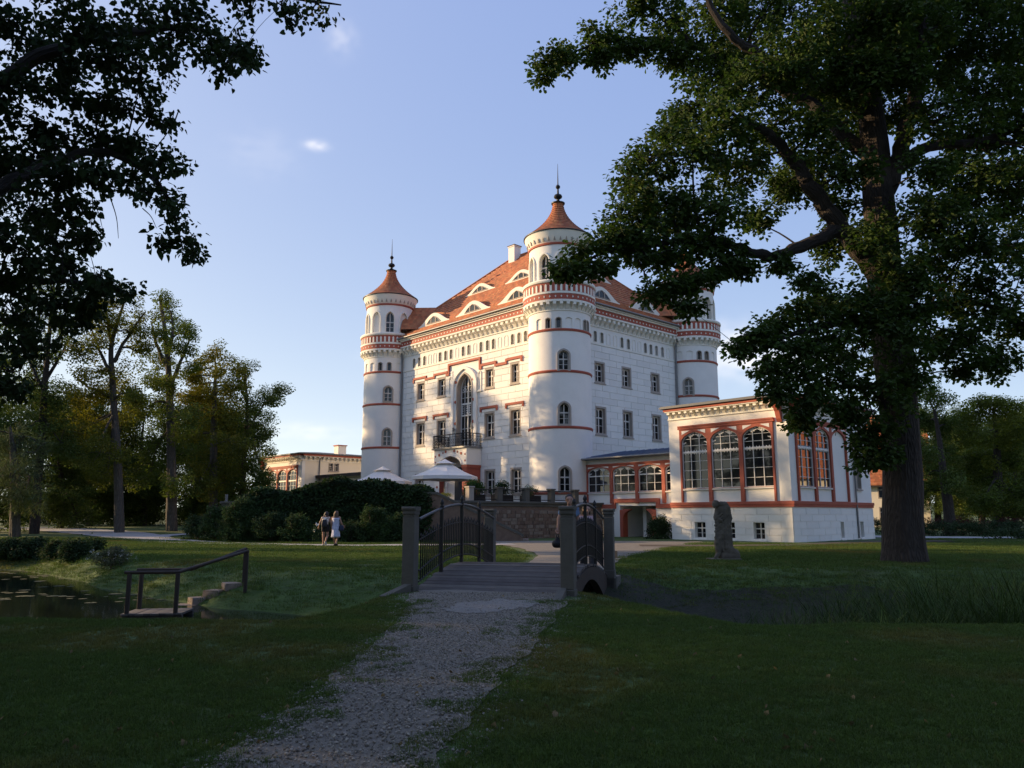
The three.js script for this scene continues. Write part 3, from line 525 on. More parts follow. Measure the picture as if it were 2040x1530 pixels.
  P('ridge_tiles', merge([tube([[LB / 2, top + 0.02, -tm + E0], [LB / 2, top + 0.02, -(LA - tm + E0)]], 0.16, 8), ...[[-E0, E0, 1, -1], [-E0, -(LA + E0), 1, 1], [LB + E0, E0, -1, -1]].map(([x, z, sx, sz]) => tube(Array.from({ length: 9 }, (_, i) => { const t = tm * i / 8; return [x + sx * t, prof(t) + 0.03, z + sz * t]; }), 0.13, 6))]), roofTile);
  for (const [f, list] of [[fl, dL], [fr, dR]]) for (const d of list) { // eyebrow dormers: white front with three lights
    const y0 = prof(d.t) - 0.06, pts = [[d.x - d.w / 2, y0]], z = E0 - d.t; for (let i = 0; i <= 24; i++) { const q = -1 + i / 12; pts.push([d.x + q * d.w / 2, prof(d.t) + d.h * bell(q) + 0.03]); } pts.push([d.x + d.w / 2, y0]);
    const dm = P('dormer', boxUV(on(f, merge([plate(pts.reverse(), [], z - 0.08, z + 0.1)]))), MT.trim);
    const k = d.h / 1.05, c = archPts(d.x - 0.3, d.x + 0.3, y0 + 0.16, y0 + 0.55 * k, y0 + 0.78 * k, 3), s1 = [[d.x - 1.05, y0 + 0.16], [d.x - 0.42, y0 + 0.16], [d.x - 0.42, y0 + 0.62 * k], [d.x - 0.7, y0 + 0.45 * k]], s2 = s1.map(([x, y]) => [2 * d.x - x, y]).reverse();
    for (const o of [c, s1, s2]) { P('window_frame', on(f, plate(grow(o, 0.06), [o], z + 0.09, z + 0.15)), MT.stone, dm); P('glass_pane', on(f, plate(o, [], z + 0.09, z + 0.115)), MT.glass, dm); }
  }
  { // chimney and the low roofs that tie the towers to the main roof
    const ch = P('chimney', boxUV(merge([bx(8.15, 9.05, 26.6, 29.25, -15.0, -14.1), bx(8.09, 9.11, 29.25, 29.36, -15.06, -14.04)])), MT.plaster);
    P('chimney_cap', boxUV(bx(8.05, 9.15, 29.36, 29.43, -15.1, -14.0)), MT.rubble, ch);
    for (const [a, b, sa, sb] of [[0, LA, 1, -1], [LB, 0, -1, 1]]) {
      const c = V(a, 0, -b), dir = V(sa, 0, -sb).normalize(), nrm = V(dir.z, 0, -dir.x), r0 = c.clone().addScaledVector(dir, 1.6), r1 = c.clone().addScaledVector(dir, 6.2), pos = [], uvs = [];
      const quad = (p, q, r, s) => { for (const k of [p, q, r, p, r, s]) { pos.push(k.x, k.y, k.z); uvs.push(k.x * 0.7 + k.z * 0.7, k.y * 1.4); } };
      const pt = (o, w, y) => o.clone().addScaledVector(nrm, w).setY(y);
      for (const sgn of [1, -1]) quad(pt(r0, 0, 23.15), pt(r0, 2.6 * sgn, 20.2), pt(r1, 2.6 * sgn, 20.2), pt(r1, 0, 23.15));
      quad(pt(r0, 0, 23.15), pt(r0, 2.6, 20.2), pt(r0, 0, 19.5), pt(r0, -2.6, 20.2));
      const g = new THREE.BufferGeometry(); g.setAttribute('position', new THREE.Float32BufferAttribute(pos, 3)); g.setAttribute('uv', new THREE.Float32BufferAttribute(uvs, 2)); g.computeVertexNormals();
      P('tower_link_roof', g, roofTile);
    }
  }
}
function coneUV(g) { const p = g.attributes.position, uv = g.attributes.uv; for (let i = 0; i < p.count; i++) uv.setXY(i, Math.atan2(p.getZ(i), p.getX(i)) * 2.2, p.getY(i) * 1.3); return g; }

// ───────── glazed pavilions and galleries ─────────
// a bay of red timber framing filled with a pointed window of small panes (or a blind panel)
function timberBay(t, f, x0, x1, y0, yg, ys, yt, yTop, o = {}) {
  const post = 0.13, l = x0 + post, r = x1 - post, op = archPts(l, r, yg, ys, yt, 7), g = [];
  if (o.glazed !== false) {
    const w = put(t, 'bay_window', boxUV(on(f, plate([[x0, yg - 0.001], [x1, yg - 0.001], [x1, yTop], [x0, yTop]], [op.map(([x, y]) => [x, Math.max(y, yg + 0.02)])], -0.1, 0.11))), MT.red);
    const cols = o.cols ?? 3, rows = o.rows ?? 6, b = 0.02, z = -0.06, cw = (r - l) / cols, sash = [plate(op, [grow(op, -0.06)], z - 0.03, z + 0.05)];
    const topAt = (x) => { const q = Math.abs((x - (l + r) / 2) / ((r - l) / 2)); return yt - (yt - ys) * (0.35 * q + 0.65 * q * q); };
    const tr = o.transom ?? lerp(yg, yt, 0.62), ysr = [yg];
    const low = Math.round(rows * 0.6), up = rows - low;
    for (let k = 1; k <= low; k++) ysr.push(lerp(yg, tr, k / low));
    for (let k = 1; k <= up; k++) ysr.push(lerp(tr, yt, k / up));
    for (let c = 1; c < cols; c++) { const x = l + c * cw; sash.push(bx(x - b, x + b, yg + 0.03, topAt(x) - 0.02, z - 0.02, z + 0.04)); }
    for (let k = 1; k < ysr.length - 1; k++) { const y = ysr[k], h = Math.abs(y - tr) < 0.01 ? 0.04 : 0.013; let a = l, e = r; if (y > ys) { const m = (l + r) / 2, hw = (r - l) / 2 * Math.sqrt(clamp((yt - y) / (yt - ys))); a = m - hw; e = m + hw; } sash.push(bx(a, e, y - h, y + h, z - 0.018, z + (h > 0.03 ? 0.055 : 0.03))); }
    // cusped drops at the transom and under the arch
    const teeth = (yy, dir, n) => { for (let c = 0; c < cols; c++) for (let k = 0; k < n; k++) { const a = l + c * cw + 0.03 + (k * (cw - 0.06)) / n, e = a + (cw - 0.06) / n, m = (a + e) / 2; sash.push(plate([[a, yy], [e, yy], [e, yy + dir * 0.11], [e - (e - a) * 0.12, yy + dir * 0.05], [m, yy + dir * 0.02], [a + (e - a) * 0.12, yy + dir * 0.05], [a, yy + dir * 0.11]].slice()[dir > 0 ? 'slice' : 'reverse'](), [], z - 0.012, z + 0.02)); } };
    if (o.teeth !== false) { teeth(tr + 0.045, 1, 3); teeth(tr - 0.045, -1, 3); }
    for (let c = 0; c < cols; c++) { const a = l + c * cw + 0.03, e = a + cw - 0.06, m = (a + e) / 2; for (const [p, s] of [[a, 1], [e, -1]]) { const y = Math.min(topAt(p), yt) - 0.05, w = (e - a) * 0.5 * s; const o = [[p, y], [p, y - 0.2], [p + w * 0.14, y - 0.11], [p + w * 0.3, y - 0.15], [p + w * 0.5, y - 0.05], [p + w * 0.72, y - 0.06], [p + w, y + 0.01]]; sash.push(plate(s > 0 ? o : o.reverse(), [], z - 0.011, z + 0.021)); } }
    put(t, 'window_frame', on(f, merge(sash)), MT.bars, w);
    for (let c = 0; c < cols; c++) for (let k = 0; k < ysr.length - 1; k++) { // panes
      const a = l + c * cw, e = a + cw, y1 = ysr[k + 1], y0_ = ysr[k]; let pts = rect(a, e, y0_, y1);
      if (y1 > Math.min(topAt(a), topAt(e))) pts = [[a, y0_], [e, y0_], [e, Math.max(y0_ + 0.02, Math.min(y1, topAt(e)))], [(a + e) / 2, Math.max(y0_ + 0.02, Math.min(y1, topAt((a + e) / 2)))], [a, Math.max(y0_ + 0.02, Math.min(y1, topAt(a)))]];
      const j = ((c * 7 + k * 3) % 5) * 0.0006; put(t, 'glass_pane', on(f, plate(pts, [], z - 0.03 - j, z - 0.015 - j)), o.glass ?? MT.glass, w);
    }
    put(t, 'window_sill', boxUV(on(f, bx(l - 0.02, r + 0.02, yg - 0.1, yg - 0.004, -0.06, 0.1))), MT.sash, w);
    for (const [p, q] of [[x0, l], [r, x1]]) put(t, 'timber_post', boxUV(on(f, bx(p, q, y0, yg - 0.003, -0.05, 0.11))), MT.red, w);
    // white triangles in the spandrels
    for (const [a, e, s] of [[l + 0.08, l + (r - l) * 0.36, 1], [r - 0.08, r - (r - l) * 0.36, -1]]) put(t, 'spandrel_panel', on(f, plate(s > 0 ? [[a, yTop - 0.09], [a, ys + (yt - ys) * 0.78], [e, yTop - 0.09]] : [[a, yTop - 0.09], [e, yTop - 0.09], [a, ys + (yt - ys) * 0.78]], [], 0.1, 0.122)), MT.plaster, w);
  } else {
    const w = put(t, 'blind_bay', boxUV(on(f, merge([plate([[x0, y0], [x1, y0], [x1, yTop], [x0, yTop]], [archPts(l, r, y0 + 0.02, ys, yt, 7)], -0.1, 0.11)]))), MT.red);
    put(t, 'blind_panel', boxUV(on(f, plate(archPts(l, r, y0, ys, yt, 7), [], -0.1, -0.03))), MT.plaster, w);
    for (const [a, e, s] of [[l + 0.08, l + (r - l) * 0.36, 1], [r - 0.08, r - (r - l) * 0.36, -1]]) put(t, 'spandrel_panel', on(f, plate(s > 0 ? [[a, yTop - 0.09], [a, ys + (yt - ys) * 0.78], [e, yTop - 0.09]] : [[a, yTop - 0.09], [e, yTop - 0.09], [a, ys + (yt - ys) * 0.78]], [], 0.1, 0.122)), MT.plaster, w);
  }
}
function eaves(t, f, x0, x1, y, spacing = 0.46) { // corbel table, red fascia, roof edge
  const n = Math.round((x1 - x0) / spacing);
  for (let i = 0; i < n; i++) put(t, 'corbel', boxUV(on(f, corbelShape(0.2, 0.4, 0.36).translate(x0 + (i + 0.5) * (x1 - x0) / n, y + 0.1, 0))), MT.trim);
  put(t, 'cornice', boxUV(on(f, merge([bx(x0, x1, y, y + 0.1, -0.02, 0.09), bx(x0, x1, y + 0.5, y + 0.56, -0.02, 0.42)]))), MT.trim);
  put(t, 'red_fascia', boxUV(on(f, bx(x0 - 0.1, x1 + 0.1, y + 0.562, y + 0.8, -0.02, 0.46))), MT.red);
  put(t, 'roof_edge', boxUV(on(f, bx(x0 - 0.2, x1 + 0.2, y + 0.802, y + 0.9, -0.02, 0.6))), MT.slate);
}
function bracket(t, f, x, w, y) { // curved red console that carries a roof corner
  const prof = [[0, 0], [0.06, 0], [0.2, 0.18], [0.34, 0.6], [0.62, 0.98], [0.7, 1.16], [0.7, 1.5], [0, 1.5]];
  put(t, 'console_bracket', boxUV(on(f, merge([plate(prof, [], -w / 2, w / 2).rotateY(-Math.PI / 2).translate(x, y, 0), bx(x - w / 2 - 0.03, x + w / 2 + 0.03, y + 1.05, y + 1.12, 0, 0.73)]))), MT.red);
}
const wallBlocks = (t, f, X0, X1, holes) => { const rb = rand(Math.round(X0 * 10) + 500); for (const p of cutBlocks(X0, X1, 0.02, 2.06, 0.41, 1.55, 0.032, holes)) put(t, 'stone_block', boxUV(on(f, merge(p.map(([a, b, c, d]) => bx(a, b, c, d, -0.01, 0.034 + 0.01 * rb()))))), rb() < 0.7 ? MT.block : MT.block2); };

{ // right pavilion
  const T = building('glazed_pavilion', 'white pavilion with red timber framed windows behind the stone statue', -1.32, -19.8), P = (n, g, m, p) => put(T, n, g, m, p);
  const A0 = -1.32, A1 = 9.75, B0 = -19.8, B1 = -11.3, fl = faceL(A0), fr = faceR(B0);
  const bl = [[13.05, 13.95], [15.15, 16.05], [17.2, 18.05]].map(([p, q]) => [-q, -p, 0.15, 1.24].map((v, i) => (i < 2 ? v : v)));
  const br = [[4.65, 5.2, 0.15, 1.24], [7.5, 8.1, 0.15, 1.24]], bu = [[7.45, 8.2, 6.45, 6.95], [7.42, 8.2, 3.3, 5.1]];
  const frameL = [12.19, 18.9], frameR = [-0.55, 6.25], Y = { b: 2.45, g: 3.3, s: 6.35, t: 6.98, top: 7.18 };
  const hole = (a, b, c, d) => rect(a, b, c, d);
  P('left_wall', boxUV(on(fl, plate(rect(-B1, -B0, -0.3, 8.4).map(([x, y]) => [x, y]), [hole(12.25, 18.84, Y.b + 0.02, Y.top), ...bl.map(([a, b, c, d]) => hole(-b + 0.01, -a - 0.01, c + 0.01, d - 0.01))].map((h) => h), -0.4, 0))), MT.plaster);
  P('right_wall', boxUV(on(fr, plate(rect(A0 + 0.4, A1, -0.3, 8.4), [hole(frameR[0] + 0.05, frameR[1] - 0.05, Y.b + 0.02, Y.top), ...[...br, ...bu].map(([a, b, c, d]) => hole(a + 0.01, b - 0.01, c + 0.01, d - 0.01))], -0.4, -0.002))), MT.plaster);
  P('rear_wall', boxUV(merge([bx(A1 - 0.4, A1 - 0.003, -0.3, 8.4, -B1, -B0 - 0.41), bx(A0 + 0.41, A1 - 0.41, -0.3, 8.4, -B1, -B1 + 0.4)])), MT.plaster);
  P('floor', boxUV(bx(A0 + 0.3, A1 - 0.3, 2.1, 2.3, -B1 + 0.3, -B0 - 0.3)), MT.curtain);
  const posts = [12.19, 14.42, 16.68, 18.9];
  for (let i = 0; i < 3; i++) { timberBay(T, fl, posts[i] , posts[i + 1] - 0.004, Y.b, Y.g, Y.s, Y.t, Y.top, { transom: 5.66, rows: 7 }); P('parapet_panel', boxUV(on(fl, bx(posts[i] + 0.12, posts[i + 1] - 0.12, Y.b + 0.01, Y.g - 0.1, -0.3, -0.02))), MT.plaster); }
  const pr = [-0.55, 1.72, 3.98, 6.25];
  for (let i = 0; i < 3; i++) { timberBay(T, fr, pr[i], pr[i + 1] - 0.004, Y.b, Y.g, Y.s, Y.t, Y.top, { transom: 5.66, rows: 7, glazed: i < 2, glass: MT.mirrorGlass }); if (i < 2) P('parapet_panel', boxUV(on(fr, bx(pr[i] + 0.12, pr[i + 1] - 0.12, Y.b + 0.01, Y.g - 0.1, -0.3, -0.02))), MT.plaster); }
  for (const [f, a, b] of [[fl, 12.1, 19.0], [fr, -0.65, 6.35]]) P('timber_lintel', boxUV(on(f, merge([bx(a, b, 7.182, 7.32, -0.02, 0.16), bx(a + 0.03, b - 0.03, 7.322, 7.42, -0.02, 0.2)]))), MT.red);
  P('red_band', boxUV(merge([on(fl, merge([bx(-B1, -B0 + 0.16, 2.1, 2.26, -0.02, 0.1), bx(-B1, -B0 + 0.21, 2.262, 2.44, -0.02, 0.15)])), on(fr, merge([bx(A0, A1, 2.1, 2.26, -0.02, 0.099), bx(A0, A1, 2.262, 2.44, -0.02, 0.149)]))])), MT.red);
  wallBlocks(T, fl, -B1, -B0 + 0.01, bl.map(([a, b, c, d]) => [-b, -a, c, d])); wallBlocks(T, fr, A0, A1, br);
  for (const [a, b, c, d] of bl) rectWindow(T, fl, -b, -a, c, d, { surround: 0.05, mat: MT.block, name: 'basement_window' });
  for (const [a, b, c, d] of br) rectWindow(T, fr, a, b, c, d, { surround: 0.04, mat: MT.block, name: 'basement_window' });
  for (const [a, b, c, d] of bu) rectWindow(T, fr, a, b, c, d, { surround: 0.07, mat: MT.stone });
  eaves(T, fl, -B1, -B0 - 0.75, 7.88); eaves(T, fr, A0 + 0.75, A1, 7.88);
  bracket(T, fl, -B0 - 0.45, 0.3, 7.12); bracket(T, fr, A0 + 0.45, 0.3, 7.12);
  P('roof', boxUV(merge([bx(A0 - 0.62, A1 + 0.4, 8.62, 8.74, -B1 - 0.3, -B0 + 0.62), hipRoof(A0 - 0.6, A1 + 0.4, -B1 - 0.3, -B0 + 0.6, 8.75, 9.35)])), MT.slate);
  P('corner_fascia', boxUV(merge([bx(A0 - 0.55, A0 + 0.8, 8.42, 8.618, -B0 - 0.8, -B0 + 0.55)])), MT.red);
  P('drainpipe', on(fr, tube([[7.05, 8.5, 0.4], [7.1, 8.0, 0.14], [7.12, 7.5, 0.1], [7.14, 0.15, 0.1]], 0.06, 8)), MT.pipe);
}
function hipRoof(x0, x1, z0, z1, y0, y1) {
  const [a, b] = [Math.min(z0, z1), Math.max(z0, z1)], m = Math.min(x1 - x0, b - a) * 0.42;
  const P = [[x0, y0, a], [x1, y0, a], [x1, y0, b], [x0, y0, b], [x0 + m, y1, a + m], [x1 - m, y1, a + m], [x1 - m, y1, b - m], [x0 + m, y1, b - m]], pos = [];
  for (const [p, q, r, s] of [[3, 2, 6, 7], [2, 1, 5, 6], [1, 0, 4, 5], [0, 3, 7, 4], [7, 6, 5, 4]]) for (const k of [p, q, r, p, r, s]) pos.push(...P[k]);
  const g = new THREE.BufferGeometry(); g.setAttribute('position', new THREE.Float32BufferAttribute(pos, 3)); g.computeVertexNormals(); return plain(g);
}
{ // gallery between palace and right pavilion
  const T = building('glazed_gallery', 'low glazed gallery with dark blue roof between palace tower and pavilion', 0.3, -7), P = (n, g, m, p) => put(T, n, g, m, p);
  const A = 0.3, fl = faceL(A), posts = [2.45, 4.9, 7.26, 9.6, 11.95];
  for (let i = 0; i < 4; i++) { timberBay(T, fl, posts[i], posts[i + 1] - 0.004, 2.45, 3.28, 4.75, 5.16, 5.28, { cols: 3, rows: 3, transom: 4.5, teeth: false }); P('parapet_panel', boxUV(on(fl, bx(posts[i] + 0.12, posts[i + 1] - 0.12, 2.46, 3.18, -0.3, -0.02))), MT.plaster); }
  P('wall', boxUV(on(fl, merge([plate([[2.2, -0.3], [5.62, -0.3], [5.62, 2.28], [8.84, 2.28], [8.84, -0.3], [11.3, -0.3], [11.3, 2.445], [2.2, 2.445]], [], -0.4, 0), bx(2.2, 11.3, 5.29, 5.78, -0.4, 0)]))), MT.plaster);
  P('timber_lintel', boxUV(on(fl, bx(2.4, 11.3, 5.282, 5.4, -0.02, 0.15))), MT.red);
  P('red_band', boxUV(on(fl, merge([bx(2.3, 5.2, 2.1, 2.4, -0.02, 0.12), bx(5.0, 5.28, 2.1, 2.78, -0.02, 0.122), bx(5.2, 9.1, 2.52, 2.8, -0.02, 0.124), bx(8.92, 9.2, 2.1, 2.78, -0.02, 0.126), bx(9.1, 11.3, 2.1, 2.4, -0.02, 0.128)]))), MT.red);
  // passage
  const d = P('door_frame', boxUV(on(fl, merge([bx(5.62, 5.9, -0.2, 2.0, -0.5, 0.05), plate([[5.9, 2.06], [5.9, 1.5], [6.1, 1.8], [6.5, 2.0], [6.5, 2.06]], [], -0.3, 0.04)]))), MT.red);
  P('door_frame', boxUV(on(fl, merge([bx(8.5, 8.84, -0.2, 2.0, -1.2, 0.05), plate([[8.5, 2.06], [8.0, 2.06], [8.0, 2.0], [8.3, 1.8], [8.5, 1.5]], [], -0.3, 0.04)]))), MT.red);
  P('passage_wall', boxUV(on(fl, merge([bx(5.62, 8.84, -0.2, 2.44, -4, -3.8), bx(5.4, 5.62, -0.2, 2.44, -3.8, -0.42), bx(8.84, 9.06, -0.2, 2.44, -3.8, -0.42), bx(5.63, 8.83, 2.28, 2.44, -3.8, -0.42), bx(6.6, 6.9, -0.2, 2.27, -2.2, -1.4)]))), MT.plaster, d);
  for (let i = 0; i < 1; i++) wallBlocks(T, fl, 2.6, 5.0, []);
  P('rear_wall', boxUV(bx(A + 4.6, A + 5, -0.3, 6.4, 2.2, 11.3)), MT.plaster);
  P('roof', boxUV((() => { const pos = []; const q = (p, r, s, t) => { for (const k of [p, r, s, p, s, t]) pos.push(...k); }; q([A - 0.55, 5.86, 2.0], [A - 0.55, 5.86, 11.3], [A + 5, 6.75, 11.3], [A + 5, 6.75, 2.0]); q([A - 0.55, 5.72, 2.0], [A - 0.55, 5.72, 11.3], [A - 0.55, 5.86, 11.3], [A - 0.55, 5.86, 2.0]); q([A - 0.55, 5.72, 11.3], [A - 0.55, 5.72, 2.0], [A + 0.1, 5.72, 2.0], [A + 0.1, 5.72, 11.3]); q([A - 0.55, 5.72, 2], [A - 0.55, 5.86, 2], [A + 5, 6.75, 2], [A + 5, 5.72, 2]); const g = new THREE.BufferGeometry(); g.setAttribute('position', new THREE.Float32BufferAttribute(pos, 3)); g.computeVertexNormals(); return g; })()), MT.zinc);
  const seam = []; for (let z = 2.3; z < 11.3; z += 0.62) seam.push(tube([[A - 0.57, 5.885, z], [A + 5, 6.77, z]], 0.022, 4)); P('roof_seams', merge(seam), MT.zinc);
  P('gutter', tube([[A - 0.62, 5.8, 2.0], [A - 0.62, 5.8, 11.3]], 0.075, 8), MT.pipe);
}
{ // left pavilion, beyond the hedge
  const T = building('glazed_pavilion', 'small sunlit cream pavilion with arched windows beyond the ivy hedge', -1.32, 39.8), P = (n, g, m, p) => put(T, n, g, m, p);
  const A0 = -1.32, A1 = 11, B0 = 39.8, B1 = 50.2, fl = faceL(A0), fr = faceR(B0), Y = { b: 2.45, g: 3.3, s: 6.3, t: 6.95, top: 7.12 };
  P('left_wall', boxUV(on(fl, plate(rect(-B1, -B0, -0.3, 8.4), [rect(-48.18, -40.78, Y.b + 0.02, Y.top)], -0.4, 0))), MT.plaster);
  P('right_wall', boxUV(on(fr, plate(rect(A0 + 0.4, A1, -0.3, 8.4), [rect(2.1, 2.72, 6.75, 7.7), rect(2.85, 3.47, 6.75, 7.7)], -0.4, -0.002))), MT.cream);
  P('rear_wall', boxUV(merge([bx(A1 - 0.4, A1 - 0.003, -0.3, 8.4, -B1, -B0 - 0.41), bx(A0 + 0.41, A1 - 0.41, -0.3, 8.4, -B1, -B1 + 0.4)])), MT.plaster);
  const posts = [40.74, 43.24, 45.74, 48.24]; for (let i = 0; i < 3; i++) timberBay(T, fl, -posts[i + 1] + 0.004, -posts[i], Y.b, Y.g, Y.s, Y.t, Y.top, { transom: 5.6, rows: 6 });
  P('timber_lintel', boxUV(on(fl, merge([bx(-48.35, -40.65, 7.12, 7.26, -0.02, 0.16), bx(-48.32, -40.68, 7.262, 7.38, -0.02, 0.2)]))), MT.red);
  rectWindow(T, fr, 2.1, 2.72, 6.75, 7.7, { surround: 0.07 }); rectWindow(T, fr, 2.85, 3.47, 6.75, 7.7, { surround: 0.07 });
  eaves(T, fl, -B1 + 0.75, -B0, 7.85); eaves(T, fr, A0, A1, 7.85, 0.6);
  bracket(T, fl, -B1 + 0.4, 0.34, 7.1);
  P('roof', boxUV(merge([bx(A0 - 0.62, A1 + 0.4, 8.62, 8.74, -B1 - 0.9, -B0 + 0.62), hipRoof(A0 - 0.6, A1 + 0.4, -B1 - 0.9, -B0 + 0.6, 8.745, 9.3)])), MT.slate);
  const c = P('chimney', boxUV(bx(4.0, 5.1, 8.7, 9.95, -42.0, -41)), MT.plaster); P('chimney_cap', boxUV(bx(3.9, 5.2, 9.952, 10.06, -42.1, -40.9)), MT.red, c);
  P('drainpipe', on(fr, tube([[0.88, 8.3, 0.3], [0.88, 7.8, 0.1], [0.88, 0, 0.1]], 0.07, 8)), MT.pipe);
}
{ // gallery to the left pavilion
  const T = building('glazed_gallery', 'plain lean-to gallery behind the parasols beside the cream pavilion', 1, 33), P = (n, g, m, p) => put(T, n, g, m, p);
  P('wall', boxUV(bx(1, 5.5, 0, 5.9, -39.75, -26.6)), MT.cream);
  P('roof', boxUV(merge([bx(0.5, 5.6, 5.91, 6.15, -39.75, -26.6)])), MT.stone);
  P('fascia', boxUV(bx(0.42, 0.498, 5.85, 6.2, -39.75, -26.6)), MT.postWood);
}
function farmHouse(label, pos, turn, L, Dp, eave, ridge) {
  const T = thing('farmhouse', label, 'house', pos, turn);
  const x = L / 2, z = Dp / 2, wins = []; for (let k = -x + 3; k < x - 2; k += 4) wins.push([k, k + 1.1]);
  const f0 = rect(-x, x, -0.5, eave), holes = wins.flatMap(([a, b]) => (eave > 6.5 ? [rect(a, b, 1, 2.6), rect(a, b, eave - 2.6, eave - 1)] : [rect(a, b, 1.2, 3)]));
  mesh('wall', boxUV(merge([plate(f0, holes, z - 0.4, z), bx(-x, x, -0.5, eave, -z, -z + 0.4), ...[-x + 0.2, x - 0.2].map((q) => plate([[-z + 0.41, -0.5], [z - 0.41, -0.5], [z - 0.41, eave], [0, ridge - 0.5], [-z + 0.41, eave]], [], -0.2, 0.2).rotateY(Math.PI / 2).translate(q, 0, 0))])), MT.cream, T);
  for (const h of holes) { const [[a, c], [b], [, d]] = h; const w = mesh('window', boxUV(plate(grow(h, 0.14), [h], z - 0.1, z + 0.04)), MT.stone, T); mesh('glass_pane', bx(a, b, c, d, z - 0.2, z - 0.16), MT.glass, w); mesh('window_frame', merge([bx((a + b) / 2 - 0.04, (a + b) / 2 + 0.04, c, d, z - 0.16, z - 0.1), bx(a, b, (c + d) / 2 + 0.2, (c + d) / 2 + 0.28, z - 0.158, z - 0.102)]), MT.sash, w); }
  const over = 0.6, k = (ridge - eave) / z, y0 = eave - over * k, sl = [];
  const n = 22; for (const s of [1, -1]) for (let i = 0; i < n; i++) { const u0 = i / n, u1 = (i + 1) / n, q = (u) => [lerp(z + over, 0, u) * s, lerp(y0, ridge, u)]; const [z0, ya] = q(u0), [z1, yb] = q(u1); const g = new THREE.BufferGeometry(); const X = x + 0.5; const A = [-X, ya + 0.1, z0], B = [X, ya + 0.1, z0], C = [X, yb + 0.03, z1], E = [-X, yb + 0.03, z1], G = [-X, ya - 0.02, z0], H = [X, ya - 0.02, z0]; g.setAttribute('position', new THREE.Float32BufferAttribute([...A, ...B, ...C, ...A, ...C, ...E, ...G, ...H, ...B, ...G, ...B, ...A], 3)); g.setAttribute('uv', new THREE.Float32BufferAttribute([A, B, C, A, C, E, G, H, B, G, B, A].flatMap((p) => [p[0], p[1] * 1.4]), 2)); g.computeVertexNormals(); sl.push(g); }
  mesh('roof', merge(sl), roofTile, T);
  mesh('eave_board', boxUV(bx(-x - 0.4, x + 0.4, y0 - 0.25, y0 - 0.03, z + over - 0.1, z + over)), MT.postWood, T);
  return T;
}
// one glimpsed between the pavilion and the oak, one seen mirrored in the pavilion's panes
farmHouse('cream farmhouse with bright orange roof glimpsed beside the oak trunk', [52.5, 0, -112], -0.5, 13, 12, 6.6, 16);
farmHouse('large cream house with orange roof mirrored in the pavilion windows', [136, 0, -84], -1.28, 60, 17, 9.8, 24);

// ───────── foliage helpers ─────────
const leafMat = (r, g, b, tr = 0.35) => new THREE.MeshPhysicalMaterial({ color: lin(r, g, b), roughness: 0.85, specularIntensity: 0.3, transmission: tr, thickness: 0, side: THREE.DoubleSide });
function leafCluster(seed, n, R, L, W, kind = 'oval', flat = 0.6) { // a spray of small folded leaves inside a ball of radius R
  const r = rand(seed), pos = [];
  const outline = { oval: [[0, 0], [0.5, 0.35], [0.42, 0.7], [0, 1]], oak: [[0, 0], [0.22, 0.3], [0.16, 0.42], [0.46, 0.62], [0.34, 0.74], [0.3, 0.95], [0, 1.02]], heart: [[0, 0], [0.34, -0.08], [0.52, 0.2], [0.38, 0.6], [0, 1.05]], thin: [[0, 0], [0.5, 0.4], [0, 1]] }[kind];
  for (let i = 0; i < n; i++) {
    const u = r() * 2 - 1, w = r() * TAU, q = Math.cbrt(r()) * R, s = Math.sqrt(1 - u * u);
    const c = V(q * s * Math.cos(w), q * u * 0.8, q * s * Math.sin(w));
    const dir = V(c.x + (r() - 0.5) * R * 1.3, c.y * 0.6 - R * 0.25 + (r() - 0.5) * R, c.z + (r() - 0.5) * R * 1.3).normalize();
    let up = V((r() - 0.5) * flat * 2.4, 1, (r() - 0.5) * flat * 2.4).normalize(); const side = dir.clone().cross(up).normalize(); up = side.clone().cross(dir);
    const k = 0.7 + 0.6 * r(), fold = 0.12 + 0.2 * r();
    const pt = (x, y) => { const d = Math.abs(x) * fold - y * y * 0.12; return [c.x + (side.x * x * W + dir.x * y * L + up.x * d * W) * k, c.y + (side.y * x * W + dir.y * y * L + up.y * d * W) * k, c.z + (side.z * x * W + dir.z * y * L + up.z * d * W) * k]; };
    const sp0 = pt(0, 0), sp1 = pt(0, outline.at(-1)[1]);
    for (const sg of [1, -1]) for (let j = 0; j < outline.length - 1; j++) { const a = pt(outline[j][0] * sg, outline[j][1]), b = pt(outline[j + 1][0] * sg, outline[j + 1][1]); if (j < outline.length - 2) pos.push(...sp0, ...(sg > 0 ? [...a, ...b] : [...b, ...a])); else pos.push(...sp0, ...(sg > 0 ? [...a, ...sp1] : [...sp1, ...a])); }
  }
  const g = new THREE.BufferGeometry(); g.setAttribute('position', new THREE.Float32BufferAttribute(pos, 3)); g.computeVertexNormals(); return plain(g);
}
function instances(name, geo, m, list, parent, tint) { // list of {p, s, r}
  const im = new THREE.InstancedMesh(geo, m, list.length), q = new THREE.Quaternion(), e = new THREE.Euler(), M = M4(), col = new THREE.Color();
  list.forEach((o, i) => { e.set(o.rx ?? 0, o.ry ?? 0, o.rz ?? 0); M.compose(o.p, q.setFromEuler(e), V(o.s, o.s * (o.sy ?? 1), o.s)); im.setMatrixAt(i, M); if (tint) { tint(col, o, i); im.setColorAt(i, col); } });
  im.castShadow = im.receiveShadow = true; im.name = parent ? name : numbered(name); (parent ?? scene).add(im); return im;
}
